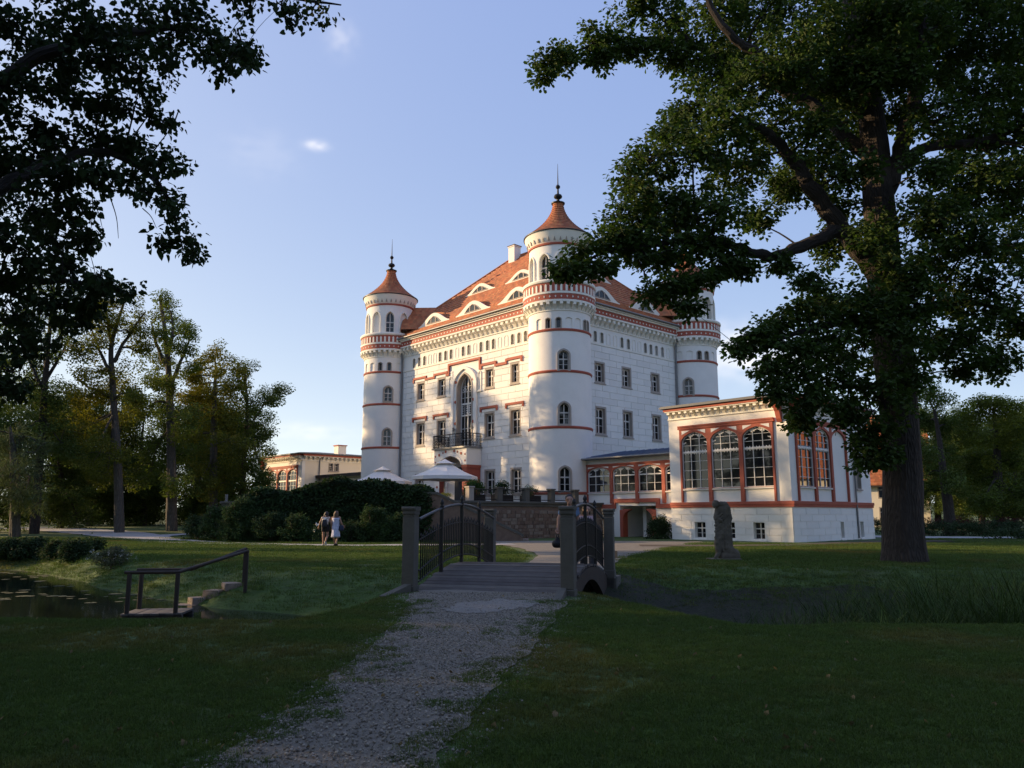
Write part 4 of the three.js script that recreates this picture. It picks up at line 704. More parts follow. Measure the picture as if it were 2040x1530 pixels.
function shrub(name, label, pos, w, h, dp, m, geo, n, seed, group) { // bushy plant: stems and a mass of leaf sprays
  const t = thing(name, label, 'shrub', [pos.x, pos.y, pos.z], 0, group), r = rand(seed), list = [], st = [];
  for (let i = 0; i < n; i++) { const a = r() * TAU, v = Math.pow(r(), 0.7), q = Math.sqrt(r()) * (1 - 0.55 * v * v) * (0.8 + 0.5 * noise(Math.cos(a) * 2 + seed, Math.sin(a) * 2, v * 3)); list.push({ p: V(Math.cos(a) * q * w / 2, 0.08 + v * h * (0.86 + 0.3 * noise(Math.cos(a) * q * 3, Math.sin(a) * q * 3, seed)), Math.sin(a) * q * dp / 2), s: 0.75 + 0.5 * r(), ry: r() * TAU, rx: (r() - 0.5) * 0.8, rz: (r() - 0.5) * 0.8 }); }
  for (let i = 0; i < 7; i++) { const a = r() * TAU, q = 0.3 * w * r(); st.push(tube([[0.08 * Math.cos(a), -0.05, 0.08 * Math.sin(a)], [Math.cos(a) * q * 0.5, h * 0.4, Math.sin(a) * q * 0.5], [Math.cos(a) * q, h * 0.8, Math.sin(a) * q]], [0.03, 0.02, 0.008], 4)); }
  mesh('stems', merge(st), MT.postWood, t);
  instances('foliage', geo, m, list, t, (c) => { const k = 0.7 + 0.6 * r(); c.setRGB(k, k * (0.95 + 0.1 * r()), k * 0.9); }).userData.kind = 'stuff';
  return t;
}
const GEO = {
  shrub: leafCluster(11, 42, 0.26, 0.1, 0.06, 'oval', 0.9),
  ivy: leafCluster(12, 34, 0.24, 0.12, 0.11, 'heart', 0.8),
  under: leafCluster(14, 60, 0.6, 0.16, 0.1, 'oval', 0.9),
  small: leafCluster(13, 30, 0.14, 0.05, 0.032, 'oval', 0.9),
};
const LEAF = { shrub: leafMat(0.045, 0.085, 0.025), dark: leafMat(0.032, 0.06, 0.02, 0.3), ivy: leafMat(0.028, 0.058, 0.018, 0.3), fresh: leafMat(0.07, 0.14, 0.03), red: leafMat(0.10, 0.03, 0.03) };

// ───────── terrace in front of the palace ─────────
const TER = 2.4;
{
  const K1 = cas(-12.6, -4), K0 = cas(0.28, -4), K2 = V(-19.5, 0, -52.5), far = cas(-0.05, 27), far2 = cas(-14, 30);
  const T = thing('terrace', 'raised stone terrace with iron railing below the palace tower', 'terrace', [K1.x, 0, K1.z]);
  const rel = (p) => V(p.x - K1.x, p.y, p.z - K1.z);
  { const s = poly([K1, K0, cas(-0.02, -2), cas(-0.02, 26), far2, K2].map((p) => [p.x - K1.x, -(p.z - K1.z)])); mesh('paving', boxUV(new THREE.ExtrudeGeometry(s, { depth: 0.2, bevelEnabled: false }).rotateX(-Math.PI / 2).translate(0, TER - 0.2, 0)), MT.concrete, T); }
  const walls = [[K1, K0], [K2, K1], [far2, K2]], r = rand(31);
  walls.forEach(([p, q], wi) => {
    const L = Math.hypot(q.x - p.x, q.z - p.z), ang = -Math.atan2(q.z - p.z, q.x - p.x), M = M4().makeRotationY(ang).setPosition(p.x - K1.x, 0, p.z - K1.z);
    mesh('retaining_wall', boxUV(bx(0, L, -0.4, TER - 0.21, -0.6, -0.06).applyMatrix4(M)), MT.rubble, T);
    const st = [[], []]; // rubble facing
    if (wi < 2) for (let y = -0.1; y < TER - 0.45;) { const h = 0.14 + 0.14 * r(); for (let x = 0.02; x < L - 0.1;) { const w = Math.min(L - x, 0.18 + 0.42 * r()), hh = h * (0.82 + 0.16 * r()); st[r() < 0.35 ? 1 : 0].push(cbx(x, x + w - 0.03, y, y + hh, -0.1, -0.04 + 0.06 * r(), 0.012)); x += w; } y += h; }
    if (wi < 2) { mesh('stone_facing', boxUV(merge(st[0]).applyMatrix4(M)), MT.rubble, T).userData.kind = 'stuff'; mesh('stone_facing', boxUV(merge(st[1]).applyMatrix4(M)), MT.rubble2, T).userData.kind = 'stuff'; }
    mesh('coping', boxUV(cbx(-0.1, L + 0.05, TER + 0.001 - 0.02, TER + 0.13, -0.66, 0.08, 0.02).applyMatrix4(M)), MT.concrete, T);
    if (wi === 0) { // iron railing between stone pillars
      for (let k = 0; k <= 4; k++) { const x = 0.25 + k * 2.48; mesh('railing_pillar', boxUV(merge([cbx(x - 0.2, x + 0.2, TER + 0.13, TER + 0.95, -0.5, -0.1, 0.015), cbx(x - 0.25, x + 0.25, TER + 0.95, TER + 1.05, -0.55, -0.05, 0.02)]).applyMatrix4(M)), k ? MT.concrete : MT.stone, T);  // corner pillar in a paler stone: sunlight on it is put into the colour
        if (k < 4) { const g = [bar(V(x + 0.2, TER + 0.88, -0.3), V(x + 2.28, TER + 0.88, -0.3), 0.05), bar(V(x + 0.2, TER + 0.24, -0.3), V(x + 2.28, TER + 0.24, -0.3), 0.04)]; for (let b = 0.3; b < 2.25; b += 0.115) g.push(bar(V(x + b, TER + 0.2, -0.3), V(x + b, TER + 0.9, -0.3), 0.026)); mesh('railing', merge(g).applyMatrix4(M), MT.iron, T); } }
    }
  });
  // planters and what grows in them
  const along = (s, back) => cas(-12.6 + s, -4 + back);
  const spots = [[1.2, 1.0, 0.95, 'bushy green plant in a planter at the terrace corner', LEAF.fresh, 60, 1.7], [3.6, 0.9, 1.05, 'tall airy plant in a planter behind the terrace railing', LEAF.shrub, 40, 1.5], [6.2, 0.85, 0.8, 'low spreading plant in a planter near the tower', LEAF.shrub, 26, 1.3]];
  spots.forEach(([s, back, h, label, m, n, w], i) => {
    const p = along(s, back);
    const t = thing('planter_box', ['dark planter box at the corner of the terrace', 'dark planter box behind the second railing bay', 'dark planter box behind the third railing bay'][i], 'planter', [p.x, TER + 0.005, p.z], TURN, 'planters along the terrace railing');
    mesh('box', boxUV(plate(rect(-0.8, 0.8, -0.25, 0.25), [rect(-0.74, 0.74, -0.19, 0.19)], 0, 0.55).rotateX(-Math.PI / 2)), MT.postWood, t); mesh('soil', bx(-0.73, 0.73, 0.02, 0.46, -0.18, 0.18), MT.dirt, t);
    shrub('planter_plant', label, V(p.x, TER + 0.46, p.z), w, h, 0.7, m, GEO.shrub, n, 40 + i, 'plants along the terrace railing');
  });
  { const p = cas(-13.3, -2.4); const t = thing('flower_tub', 'yellow flowering tub beside the terrace corner pillar', 'planter', [p.x, TER + 0.005, p.z]); mesh('tub', boxUV(lathe([[0, 0], [0.2, 0], [0.28, 0.35], [0.24, 0.35], [0.22, 0.3], [0, 0.3]], 16)), MT.postWood, t); instances('flowers', GEO.small, leafMat(0.35, 0.32, 0.04), Array.from({ length: 26 }, (_, i) => { const a = i * 2.4, q = 0.42 * Math.sqrt((i + 0.5) / 26); return { p: V(q * Math.cos(a), 0.36 + 0.2 * (1 - q), q * Math.sin(a)), s: 1, ry: i }; }), t).userData.kind = 'stuff'; }
}
function parasol(label, p, R, h) {
  const t = thing('parasol', label, 'parasol', [p.x, TER + 0.005, p.z], 0.2, 'parasols on the terrace'), pos = [], N = 8;
  const can = [], rib = []; const seg = (r0, y0, r1, y1) => { for (let k = 0; k < N; k++) { const a = (k / N) * TAU, b = ((k + 1) / N) * TAU, sub = 4; for (let i = 0; i < sub; i++) { const u0 = i / sub, u1 = (i + 1) / sub, P = (u, ang) => { const rr = lerp(r0, r1, u), yy = lerp(y0, y1, u) - 0.12 * Math.sin(Math.PI * u) * (r1 - r0) * 0.5; return [rr * Math.cos(ang), yy, rr * Math.sin(ang)]; }; const A = P(u0, a), B = P(u0, b), C = P(u1, b), D = P(u1, a); pos.push(...A, ...B, ...C, ...A, ...C, ...D); } } };
  seg(0.55, h + 0.98, R, h); const g = new THREE.BufferGeometry(); g.setAttribute('position', new THREE.Float32BufferAttribute(pos, 3)); g.computeVertexNormals(); mesh('canopy', boxUV(g), MT.canvas, t);
  pos.length = 0; seg(0.02, h + 1.36, 0.95, h + 0.98); const g2 = new THREE.BufferGeometry(); g2.setAttribute('position', new THREE.Float32BufferAttribute(pos.slice(), 3)); g2.computeVertexNormals(); mesh('vent_cap', boxUV(g2), MT.canvas, t);
  const v = []; for (let k = 0; k < N; k++) { const a = (k / N) * TAU, b = ((k + 1) / N) * TAU, A = V(R * Math.cos(a), h, R * Math.sin(a)), B = V(R * Math.cos(b), h, R * Math.sin(b)); v.push(plate([[0, -0.28], [A.distanceTo(B) / 2, -0.24], [A.distanceTo(B), -0.28], [A.distanceTo(B), 0], [0, 0]], [], -0.004, 0.004).applyMatrix4(M4().makeBasis(B.clone().sub(A).normalize(), V(0, 1, 0), B.clone().sub(A).normalize().cross(V(0, 1, 0))).setPosition(A))); rib.push(tube([[0.1 * Math.cos(a), h + 0.8, 0.1 * Math.sin(a)], [R * 0.98 * Math.cos(a), h + 0.0, R * 0.98 * Math.sin(a)]], 0.02, 4)); }
  mesh('valance', boxUV(merge(v)), MT.canvas, t); for (const q of rib) mesh('rib', q, MT.sash, t);
  mesh('pole', tube([[0, 0, 0], [0, h + 1.25, 0]], 0.05, 10), MT.sash, t); mesh('foot', boxUV(cbx(-0.45, 0.45, 0, 0.12, -0.45, 0.45, 0.02)), MT.concrete, t);
  return t;
}
parasol('open cream parasol in front of the palace portal', cas(-7.3, 5.4), 2.55, 2.15);
parasol('open cream parasol behind the ivy hedge by the left tower', cas(-5.3, 17), 2.6, 2.2);
{ // café furniture behind the hedge gap
  const chairT = (p, turn, label) => { const t = thing('garden_chair', label, 'chair', [p.x, TER + 0.005, p.z], turn, 'café chairs on the terrace'); mesh('seat', boxUV(cbx(-0.23, 0.23, 0.42, 0.46, -0.23, 0.23, 0.008)), MT.postWood, t); for (const [x, z] of [[-0.2, -0.2], [0.2, -0.2], [-0.2, 0.2], [0.2, 0.2]]) mesh('leg', bar(V(x, 0, z), V(x, z < 0 ? 0.95 : 0.42, z - (z < 0 ? 0.05 : 0)), 0.04), MT.postWood, t); for (const y of [0.62, 0.75, 0.88]) mesh('back_slat', cbx(-0.22, 0.22, y, y + 0.07, -0.25, -0.225, 0.004), MT.postWood, t); return t; };
  const labels = ['dark café chair left of the portal column', 'dark café chair under the front parasol', 'dark café chair nearest the flower tub', 'dark café chair beside the ivy edge'];
  [[-8.6, 6.4, 0.4], [-8.9, 4.6, 1.2], [-10.2, 2.6, 2.2], [-10.4, 5.9, -0.6]].forEach(([a, b, r], i) => chairT(cas(a, b), r, labels[i]));
  for (const [a, b, label] of [[-9.2, 5.6, 'round dark café table under the front parasol'], [-10.9, 3.6, 'round dark café table near the terrace edge']]) { const p = cas(a, b), t = thing('cafe_table', label, 'table', [p.x, TER + 0.005, p.z], 0, 'café tables on the terrace'); mesh('tabletop', lathe([[0, 0.72], [0.44, 0.72], [0.46, 0.735], [0.44, 0.75], [0, 0.75]], 24), MT.red, t); mesh('leg', tube([[0, 0, 0], [0, 0.72, 0]], 0.04, 8), MT.iron, t); mesh('foot', lathe([[0, 0], [0.26, 0], [0.26, 0.02], [0.05, 0.05], [0, 0.05]], 16), MT.iron, t); }
}
{ // stairs from the terrace to the yard
  const a = V(-4.75, 0, -47.6), T = thing('stone_stairs', 'stone stairs with pale sloping parapet below the terrace corner', 'stairs', [a.x, 0, a.z]);
  const L = 5.4, n = 13;
  for (let i = 0; i < n; i++) mesh('step', boxUV(cbx(0.35 + i * L / n, 0.35 + (i + 1) * L / n + 0.02, -0.1, TER * (1 - (i + 1) / (n + 1)), -1.9, -0.28, 0.01)), MT.rubble2, T);
  mesh('parapet', boxUV(plate([[-0.6, -0.2], [L, -0.2], [L, 0.32], [0.2, TER + 0.45], [-0.6, TER + 0.45]], [], -0.25, 0)), MT.rubble, T);
  mesh('coping', boxUV(plate([[L + 0.05, 0.33], [L + 0.05, 0.48], [0.2, TER + 0.61], [-0.65, TER + 0.61], [-0.65, TER + 0.46], [0.2, TER + 0.46]], [], -0.32, 0.06)), MT.concrete, T);
  mesh('landing', boxUV(bx(-0.6, 0.34, -0.1, TER - 0.01, -1.9, -0.28)), MT.rubble, T);
}
{ // ivy smothering the terrace wall
  const prof = [[470, 1000], [521, 971], [548, 979], [579, 981], [608, 971], [636, 963], [655, 957], [680, 951], [698, 960], [735, 960], [768, 961], [799, 972], [830, 966], [850, 972], [859, 992]];
  const D = 48.2, T = thing('ivy_hedge', 'long dark ivy covered wall left of the terrace', 'hedge', [-5, 0, -D]), r = rand(91), list = [], core = [];
  const tops = prof.map(([px, py]) => { const p = at(px, py, D - 0.4); return [p.x + 5, p.y]; });
  const topAt = (x) => { for (let i = 0; i < tops.length - 1; i++) if (x <= tops[i + 1][0]) return lerp(tops[i][1], tops[i + 1][1], clamp((x - tops[i][0]) / (tops[i + 1][0] - tops[i][0]))); return tops.at(-1)[1]; };
  const X0 = tops[0][0], X1 = tops.at(-1)[0];
  for (let i = 0; i < 2600; i++) { const x = lerp(X0, X1, r()), top = topAt(x) - 0.12, y = top * Math.pow(r(), 0.75), bulge = 0.45 + 0.55 * fbm(x * 0.5, y * 0.8, 4); list.push({ p: V(x, y, 0.15 + bulge * (0.35 + 0.5 * (1 - y / top)) + (r() - 0.5) * 0.5), s: 0.8 + 0.7 * r(), ry: r() * TAU, rx: 0.5 + (r() - 0.5), rz: (r() - 0.5) }); }
  for (let i = 0; i < 900; i++) { const x = lerp(X0, X1, r()); list.push({ p: V(x, topAt(x) - 0.2 + 0.25 * noise(x * 1.3, 2.2) + (r() - 0.5) * 0.25, -1.0 + 1.5 * r()), s: 0.8 + 0.6 * r(), ry: r() * TAU, rx: r() - 0.5, rz: r() - 0.5 }); }
  mesh('wall', boxUV(plate([[X0 + 0.2, -0.2], [X1 - 0.2, -0.2], ...tops.slice().reverse().map(([x, y]) => [clamp(x, X0 + 0.2, X1 - 0.2), y - 0.35])], [], -0.9, 0.1)), MT.dirt, T);
  instances('foliage', GEO.ivy, LEAF.ivy, list, T, (c) => { const k = 0.6 + 0.7 * r(); c.setRGB(k * (0.9 + 0.3 * r()), k, k * 0.9); }).userData.kind = 'stuff';
}
{ // shrub border along the path
  const S = [[392, 1078, 50, 2.2, 1.5, 'dark', 'dark low shrub at the left end of the border'], [432, 1080, 49, 2.6, 2.2, 'shrub', 'round shrub beside the grey domed ornament'], [480, 1082, 47, 3.4, 2.6, 'shrub', 'broad leafy shrub at the left foot of the ivy wall'], [540, 1083, 46, 2.8, 1.7, 'dark', 'low dark shrub between the broad shrub and the walking couple'], [590, 1084, 45.4, 2.4, 1.5, 'shrub', 'small shrub just left of the walking couple'], [700, 1084, 45, 2.4, 1.2, 'dark', 'low dark shrub just right of the walking couple'], [745, 1084, 45, 2.6, 2.0, 'shrub', 'light green shrub at the right foot of the ivy wall'], [785, 1083, 46, 2.0, 1.7, 'shrub', 'light green shrub behind the left bridge pillar']];
  S.forEach(([px, py, d, w, h, k, label], i) => { const p = at(px, py, d); shrub('border_shrub', label, V(p.x, groundH(p.x, d), p.z), w, h, 1.6, LEAF[k], GEO.shrub, Math.round(w * h * 34), 300 + i, 'shrubs along the ivy wall'); });
  const q = at(640, 1060, 44.6); const t = thing('rose_bush', 'small rose bush with white blooms beside the walking couple', 'plant', [q.x, groundH(q.x, 44.6), q.z]); mesh('stems', merge([[-0.2, 1.0], [0.15, 1.2], [0.35, 0.6]].map(([x, y]) => tube([[0, 0, 0], [x * 0.6, y * 0.6, 0], [x, y, 0.1]], 0.012, 4))), MT.postWood, t); instances('foliage', GEO.small, LEAF.shrub, Array.from({ length: 24 }, (_, i) => ({ p: V(Math.sin(i * 2.1) * 0.35, 0.15 + (i / 24) * 0.9, Math.cos(i * 3.7) * 0.2), s: 1.3, ry: i })), t).userData.kind = 'stuff'; for (const [x, y] of [[-0.2, 1.05], [0.15, 1.25], [-0.35, 0.7]]) mesh('bloom', leafCluster(Math.round(y * 100), 12, 0.07, 0.07, 0.07, 'heart').translate(x, y, 0.12), mat(0.75, 0.73, 0.68), t);
}

// ───────── bridge ─────────
const BR = { x: -0.47, d: 15.85, turn: 15 * D2R, L: 5.5 };
const deckH = (s) => 0.10 + 0.40 * Math.sin(Math.PI * clamp(s / BR.L));
const onBridge = (x, s) => V(BR.x + x * Math.cos(BR.turn) + s * Math.sin(BR.turn), 0, -(BR.d - x * Math.sin(BR.turn) + s * Math.cos(BR.turn))); // x to the right, s along the bridge
{
  const T = thing('footbridge', 'arched wooden footbridge with dark iron railings and stone pillars', 'bridge', [BR.x, 0, -BR.d], -BR.turn); // local -z runs along the bridge
  const r = rand(61), W = 1.5;
  const N = 26; for (let i = 0; i < N; i++) { // deck planks
    const s = (i + 0.5) * BR.L / N, w = BR.L / N - 0.014, sl = Math.atan(0.40 * Math.PI / BR.L * Math.cos(Math.PI * s / BR.L)), j = (r() - 0.5) * 0.05;
    mesh('plank', boxUV(cbx(-W - 0.08 + j, W + 0.08 + j, -0.055, 0, -w / 2, w / 2, 0.006)).rotateX(sl + (r() - 0.5) * 0.02).rotateY((r() - 0.5) * 0.006).translate(0, deckH(s) + (r() - 0.5) * 0.012, -s), [MT.wood, MT.wood2, MT.wood3][Math.floor(r() * 3)], T);
  }
  for (const x of [-1.5, 0, 1.5]) { const out = [], inn = []; for (let i = 0; i <= 16; i++) { const s = BR.L * i / 16; out.push([s, deckH(s) - 0.07]); inn.push([s, deckH(s) - 0.34 - 0.5 * (1 - Math.sin(Math.PI * i / 16))]); } mesh('arch_beam', boxUV(plate([...out, ...inn.reverse()].reverse(), [], -0.09, 0.09).rotateY(Math.PI / 2).translate(x, 0, 0)), MT.postWood, T); }
  for (const s of [-0.35, BR.L + 0.35]) mesh('abutment', boxUV(cbx(-W - 0.35, W + 0.35, -1.5, 0.02, -s - 0.4, -s + 0.4, 0.03)), MT.concrete, T);
  const curve = (h0, h1, s0 = 0.1, s1 = BR.L - 0.1, x = 0) => Array.from({ length: 21 }, (_, i) => { const s = lerp(s0, s1, i / 20); return V(x, lerp(h0, h1, Math.sin(Math.PI * s / BR.L)), -s); });
  for (const sd of [-1, 1]) {
    const x = sd * 1.5;
    for (const s of [-0.1, BR.L + 0.1]) { const c = x + sd * 0.14, blk = (w, y0, y1, ch = 0.015) => cbx(c - w, c + w, y0, y1, -s - w, -s + w, ch); mesh('pillar', boxUV(merge([blk(0.15, -0.6, 0.2), blk(0.132, 0.199, 1.56), blk(0.122, 1.559, 1.62, 0.01), blk(0.14, 1.619, 1.7), blk(0.158, 1.699, 1.78, 0.025)])), MT.concrete, T); }
    const rail = sd < 0 ? 'left' : 'right';
    mesh('handrail', tube(curve(1.52, 1.86, 0.02, BR.L - 0.02, x), 0.032, 8), MT.ironRail, T);
    mesh('lower_rail', tube(curve(0.26, 0.68, 0.02, BR.L - 0.02, x), 0.018, 6), MT.iron, T);
    mesh('lower_rail', tube(curve(0.48, 0.92, 0.02, BR.L - 0.02, x), 0.018, 6), MT.iron, T);
    mesh('upper_rail', tube(curve(1.1, 1.44, 0.02, BR.L - 0.02, x), 0.014, 6), MT.iron, T);
    const posts = [1.35, 2.75, 4.15];
    for (const s of posts) { const q = Math.sin(Math.PI * s / BR.L), h = lerp(1.52, 1.86, q); mesh('post', merge([bx(x - 0.035, x + 0.035, deckH(s) - 0.02, h + 0.03, -s - 0.035, -s + 0.035), lathe([[0, 0], [0.05, 0], [0.055, 0.02], [0.03, 0.04], [0.05, 0.08], [0.045, 0.12], [0, 0.2]], 10).translate(x, h + 0.03, -s)]), MT.iron, T); }
    const n = 46; for (let i = 1; i < n; i++) { const s = BR.L * i / n; if (posts.some((p) => Math.abs(p - s) < 0.05)) continue; const q = Math.sin(Math.PI * s / BR.L), h0 = lerp(0.26, 0.68, q), h1 = lerp(1.12, 1.48, q) + (i % 2 ? 0.05 : 0); mesh('baluster', merge([bx(x - 0.012, x + 0.012, h0, h1, -s - 0.012, -s + 0.012), new THREE.ConeGeometry(0.024, 0.07, 4).translate(x, h1 + 0.035, -s)]), MT.iron, T); }
  }
}
for (const [x, label] of [[-1.62, 'low concrete kerb at the left foot of the bridge'], [1.55, 'low concrete kerb at the right foot of the bridge']]) {
  const p = onBridge(x, -0.25), t = mesh('concrete_kerb', boxUV(plate([[0, -0.3], [0.85, -0.3], [0.85, 0.08], [0, 0.24]], [], -0.08, 0.08).rotateY(-Math.PI / 2 + 0)), MT.concrete);
  t.position.copy(p); t.rotation.y = Math.PI - BR.turn + (x < 0 ? -0.2 : 0.06); t.position.y = 0; t.rotation.y -= Math.PI; tag(t, label, 'kerb', 'kerbs at the bridge foot');
}
{ // small wooden notice
  const p = at(1222, 1128, 23.5), g = groundH(p.x, 23.5), t = thing('notice_board', 'small blank wooden notice on a stake right of the bridge', 'sign', [p.x, g, p.z], -0.2);
  mesh('stake', boxUV(cbx(-0.025, 0.025, -0.15, 0.5, -0.02, 0.02, 0.004)), mottled(0.30, 0.2, 0.11, 0.2, 0.5, 4), t); mesh('board', boxUV(cbx(-0.13, 0.13, 0.36, 0.57, 0.021, 0.045, 0.005)), mottled(0.26, 0.17, 0.10, 0.2, 0.5, 4, 0.85, 0, 3), t);
}
{ // bathing steps and jetty at the pond
  const T = thing('pond_jetty', 'small plank jetty with wooden handrail at the pond edge', 'jetty', [-9.35, -0.72, -19.6], 0.12), r = rand(71);
  for (let i = 0; i < 8; i++) { const x = -0.06 + i * 0.175; mesh('plank', boxUV(cbx(x, x + 0.165, -0.05, 0, -0.62, 0.5, 0.006)).rotateY((r() - 0.5) * 0.02).translate(0, (r() - 0.5) * 0.012, 0), [MT.wood2, MT.wood][i % 2], T); }
  for (const z of [-0.5, 0.4]) mesh('joist', boxUV(cbx(-0.05, 1.35, -0.17, -0.052, z - 0.05, z + 0.05, 0.006)), MT.wood3, T);
  const h = 0.96; const P = (x, y, z) => V(x, y, z);
  const pts = [[0.06, 0.42], [1.18, 0.42]]; for (const [x, z] of pts) mesh('post', boxUV(cbx(x - 0.045, x + 0.045, -0.6, h - 0.03, z - 0.045, z + 0.045, 0.008)), MT.postWood, T);
  for (const [x, z] of [[0.02, -0.55]]) mesh('post', boxUV(cbx(x - 0.045, x + 0.045, -0.6, h - 0.03, z - 0.045, z + 0.045, 0.008)), MT.postWood, T);
  const end = [2.05, 0.42 + h, -2.9], end2 = [2.22, 0.38 + h, -2.3];
  mesh('handrail', bar(P(-0.06, h, 0.42), P(1.2, h, 0.42), 0.06), MT.postWood, T); mesh('handrail', bar(P(1.18, h, 0.42), P(end2[0], end2[1], end2[2]), 0.06), MT.postWood, T);
  mesh('handrail', bar(P(-0.1, h, -0.55), P(1.24, h, -0.55), 0.055), MT.postWood, T); mesh('handrail', bar(P(1.24, h, -0.55), P(end[0], end[1], end[2]), 0.055), MT.postWood, T);
  for (const e of [end, end2]) mesh('post', boxUV(cbx(e[0] - 0.045, e[0] + 0.045, e[1] - 1.25, e[1] + 0.02, e[2] - 0.045, e[2] + 0.045, 0.008)), MT.postWood, T);
  const st = [[374, 1210], [400, 1196], [430, 1182], [462, 1168]];
  st.forEach(([px, py], i) => { const hit = groundHit(px, py, 15), s = mesh('stepping_stone', boxUV(toCreasedNormals(jitter(cbx(-0.3, 0.3, -0.2, 0.02, -0.24, 0.24, 0.03), 0.03, 400 + i), 0.7)), MT.rubble2); s.position.set(hit.x, hit.y + 0.07, hit.z); s.rotation.y = i * 0.7; tag(s, ['flat stone step next to the jetty planks', 'second flat stone step above the jetty', 'third flat stone step above the jetty', 'topmost flat stone step on the grassy bank'][i], 'step', 'stone steps from jetty to lawn'); });
}
function jitter(g, a, seed) { const p = g.attributes.position; for (let i = 0; i < p.count; i++) { const x = p.getX(i), y = p.getY(i), z = p.getZ(i); p.setXYZ(i, x + a * noise(x * 4 + seed, y * 4, z * 4), y + a * noise(x * 4, y * 4 + seed, z * 4), z + a * noise(x * 4, y * 4, z * 4 + seed)); } g.computeVertexNormals(); return g; }
{ // grey domed object by the woods
  const p = at(442, 1028, 56), g0 = groundH(p.x, 56), t = thing('garden_ornament', 'low grey domed object with a short post left of the ivy', 'ornament', [p.x, g0, p.z]);
  mesh('drum', boxUV(lathe([[0, 0], [0.75, 0], [0.75, 1.5], [0, 1.5]], 20)), MT.concrete, t); mesh('dome', boxUV(lathe([[0.86, 1.5], [0.86, 1.6], [0.7, 1.8], [0.3, 1.95], [0, 1.98]], 20)), MT.pipe, t); mesh('post', tube([[0.25, 1.9, 0], [0.25, 3.0, 0]], 0.1, 8), MT.pipe, t);
}

// ───────── figures ─────────
function field(half, res, c, fn) { // marching cubes of a distance function
  const mc = new MarchingCubes(res, undefined, false, false, 160000); mc.isolation = 0;
  const h = res / 2; let i = 0;
  for (let z = 0; z < res; z++) for (let y = 0; y < res; y++) for (let x = 0; x < res; x++) mc.field[i++] = -fn(c[0] + ((x - h) / h) * half, c[1] + ((y - h) / h) * half, c[2] + ((z - h) / h) * half);
  mc.update();
  const n = mc.count, pos = new Float32Array(mc.positionArray.slice(0, n * 3));
  for (let k = 0; k < n; k++) { pos[k * 3] = c[0] + pos[k * 3] * half; pos[k * 3 + 1] = c[1] + pos[k * 3 + 1] * half; pos[k * 3 + 2] = c[2] + pos[k * 3 + 2] * half; }
  let g = new THREE.BufferGeometry(); g.setAttribute('position', new THREE.BufferAttribute(pos, 3)); g = mergeVertices(g, 1e-4); g.computeVertexNormals(); return boxUV(g);
}
function capsules(list, k) { // [a, b, ra, rb], joined with a smooth minimum
  const B = list.map(([a, b, ra, rb]) => { const d = [b[0] - a[0], b[1] - a[1], b[2] - a[2]]; return [a, d, d[0] * d[0] + d[1] * d[1] + d[2] * d[2] || 1e-9, ra, rb ?? ra]; });
  return (x, y, z) => {
    let s = 0, best = 1e9;
    for (const [a, d, l, ra, rb] of B) { const px = x - a[0], py = y - a[1], pz = z - a[2], t = clamp((px * d[0] + py * d[1] + pz * d[2]) / l), qx = px - d[0] * t, qy = py - d[1] * t, qz = pz - d[2] * t, v = Math.sqrt(qx * qx + qy * qy + qz * qz) - ra - (rb - ra) * t; if (best > 1e8) best = v; else { const h = clamp(0.5 + (0.5 * (v - best)) / k); best = lerp(v, best, h) - k * h * (1 - h); } }
    return best;
  };
}
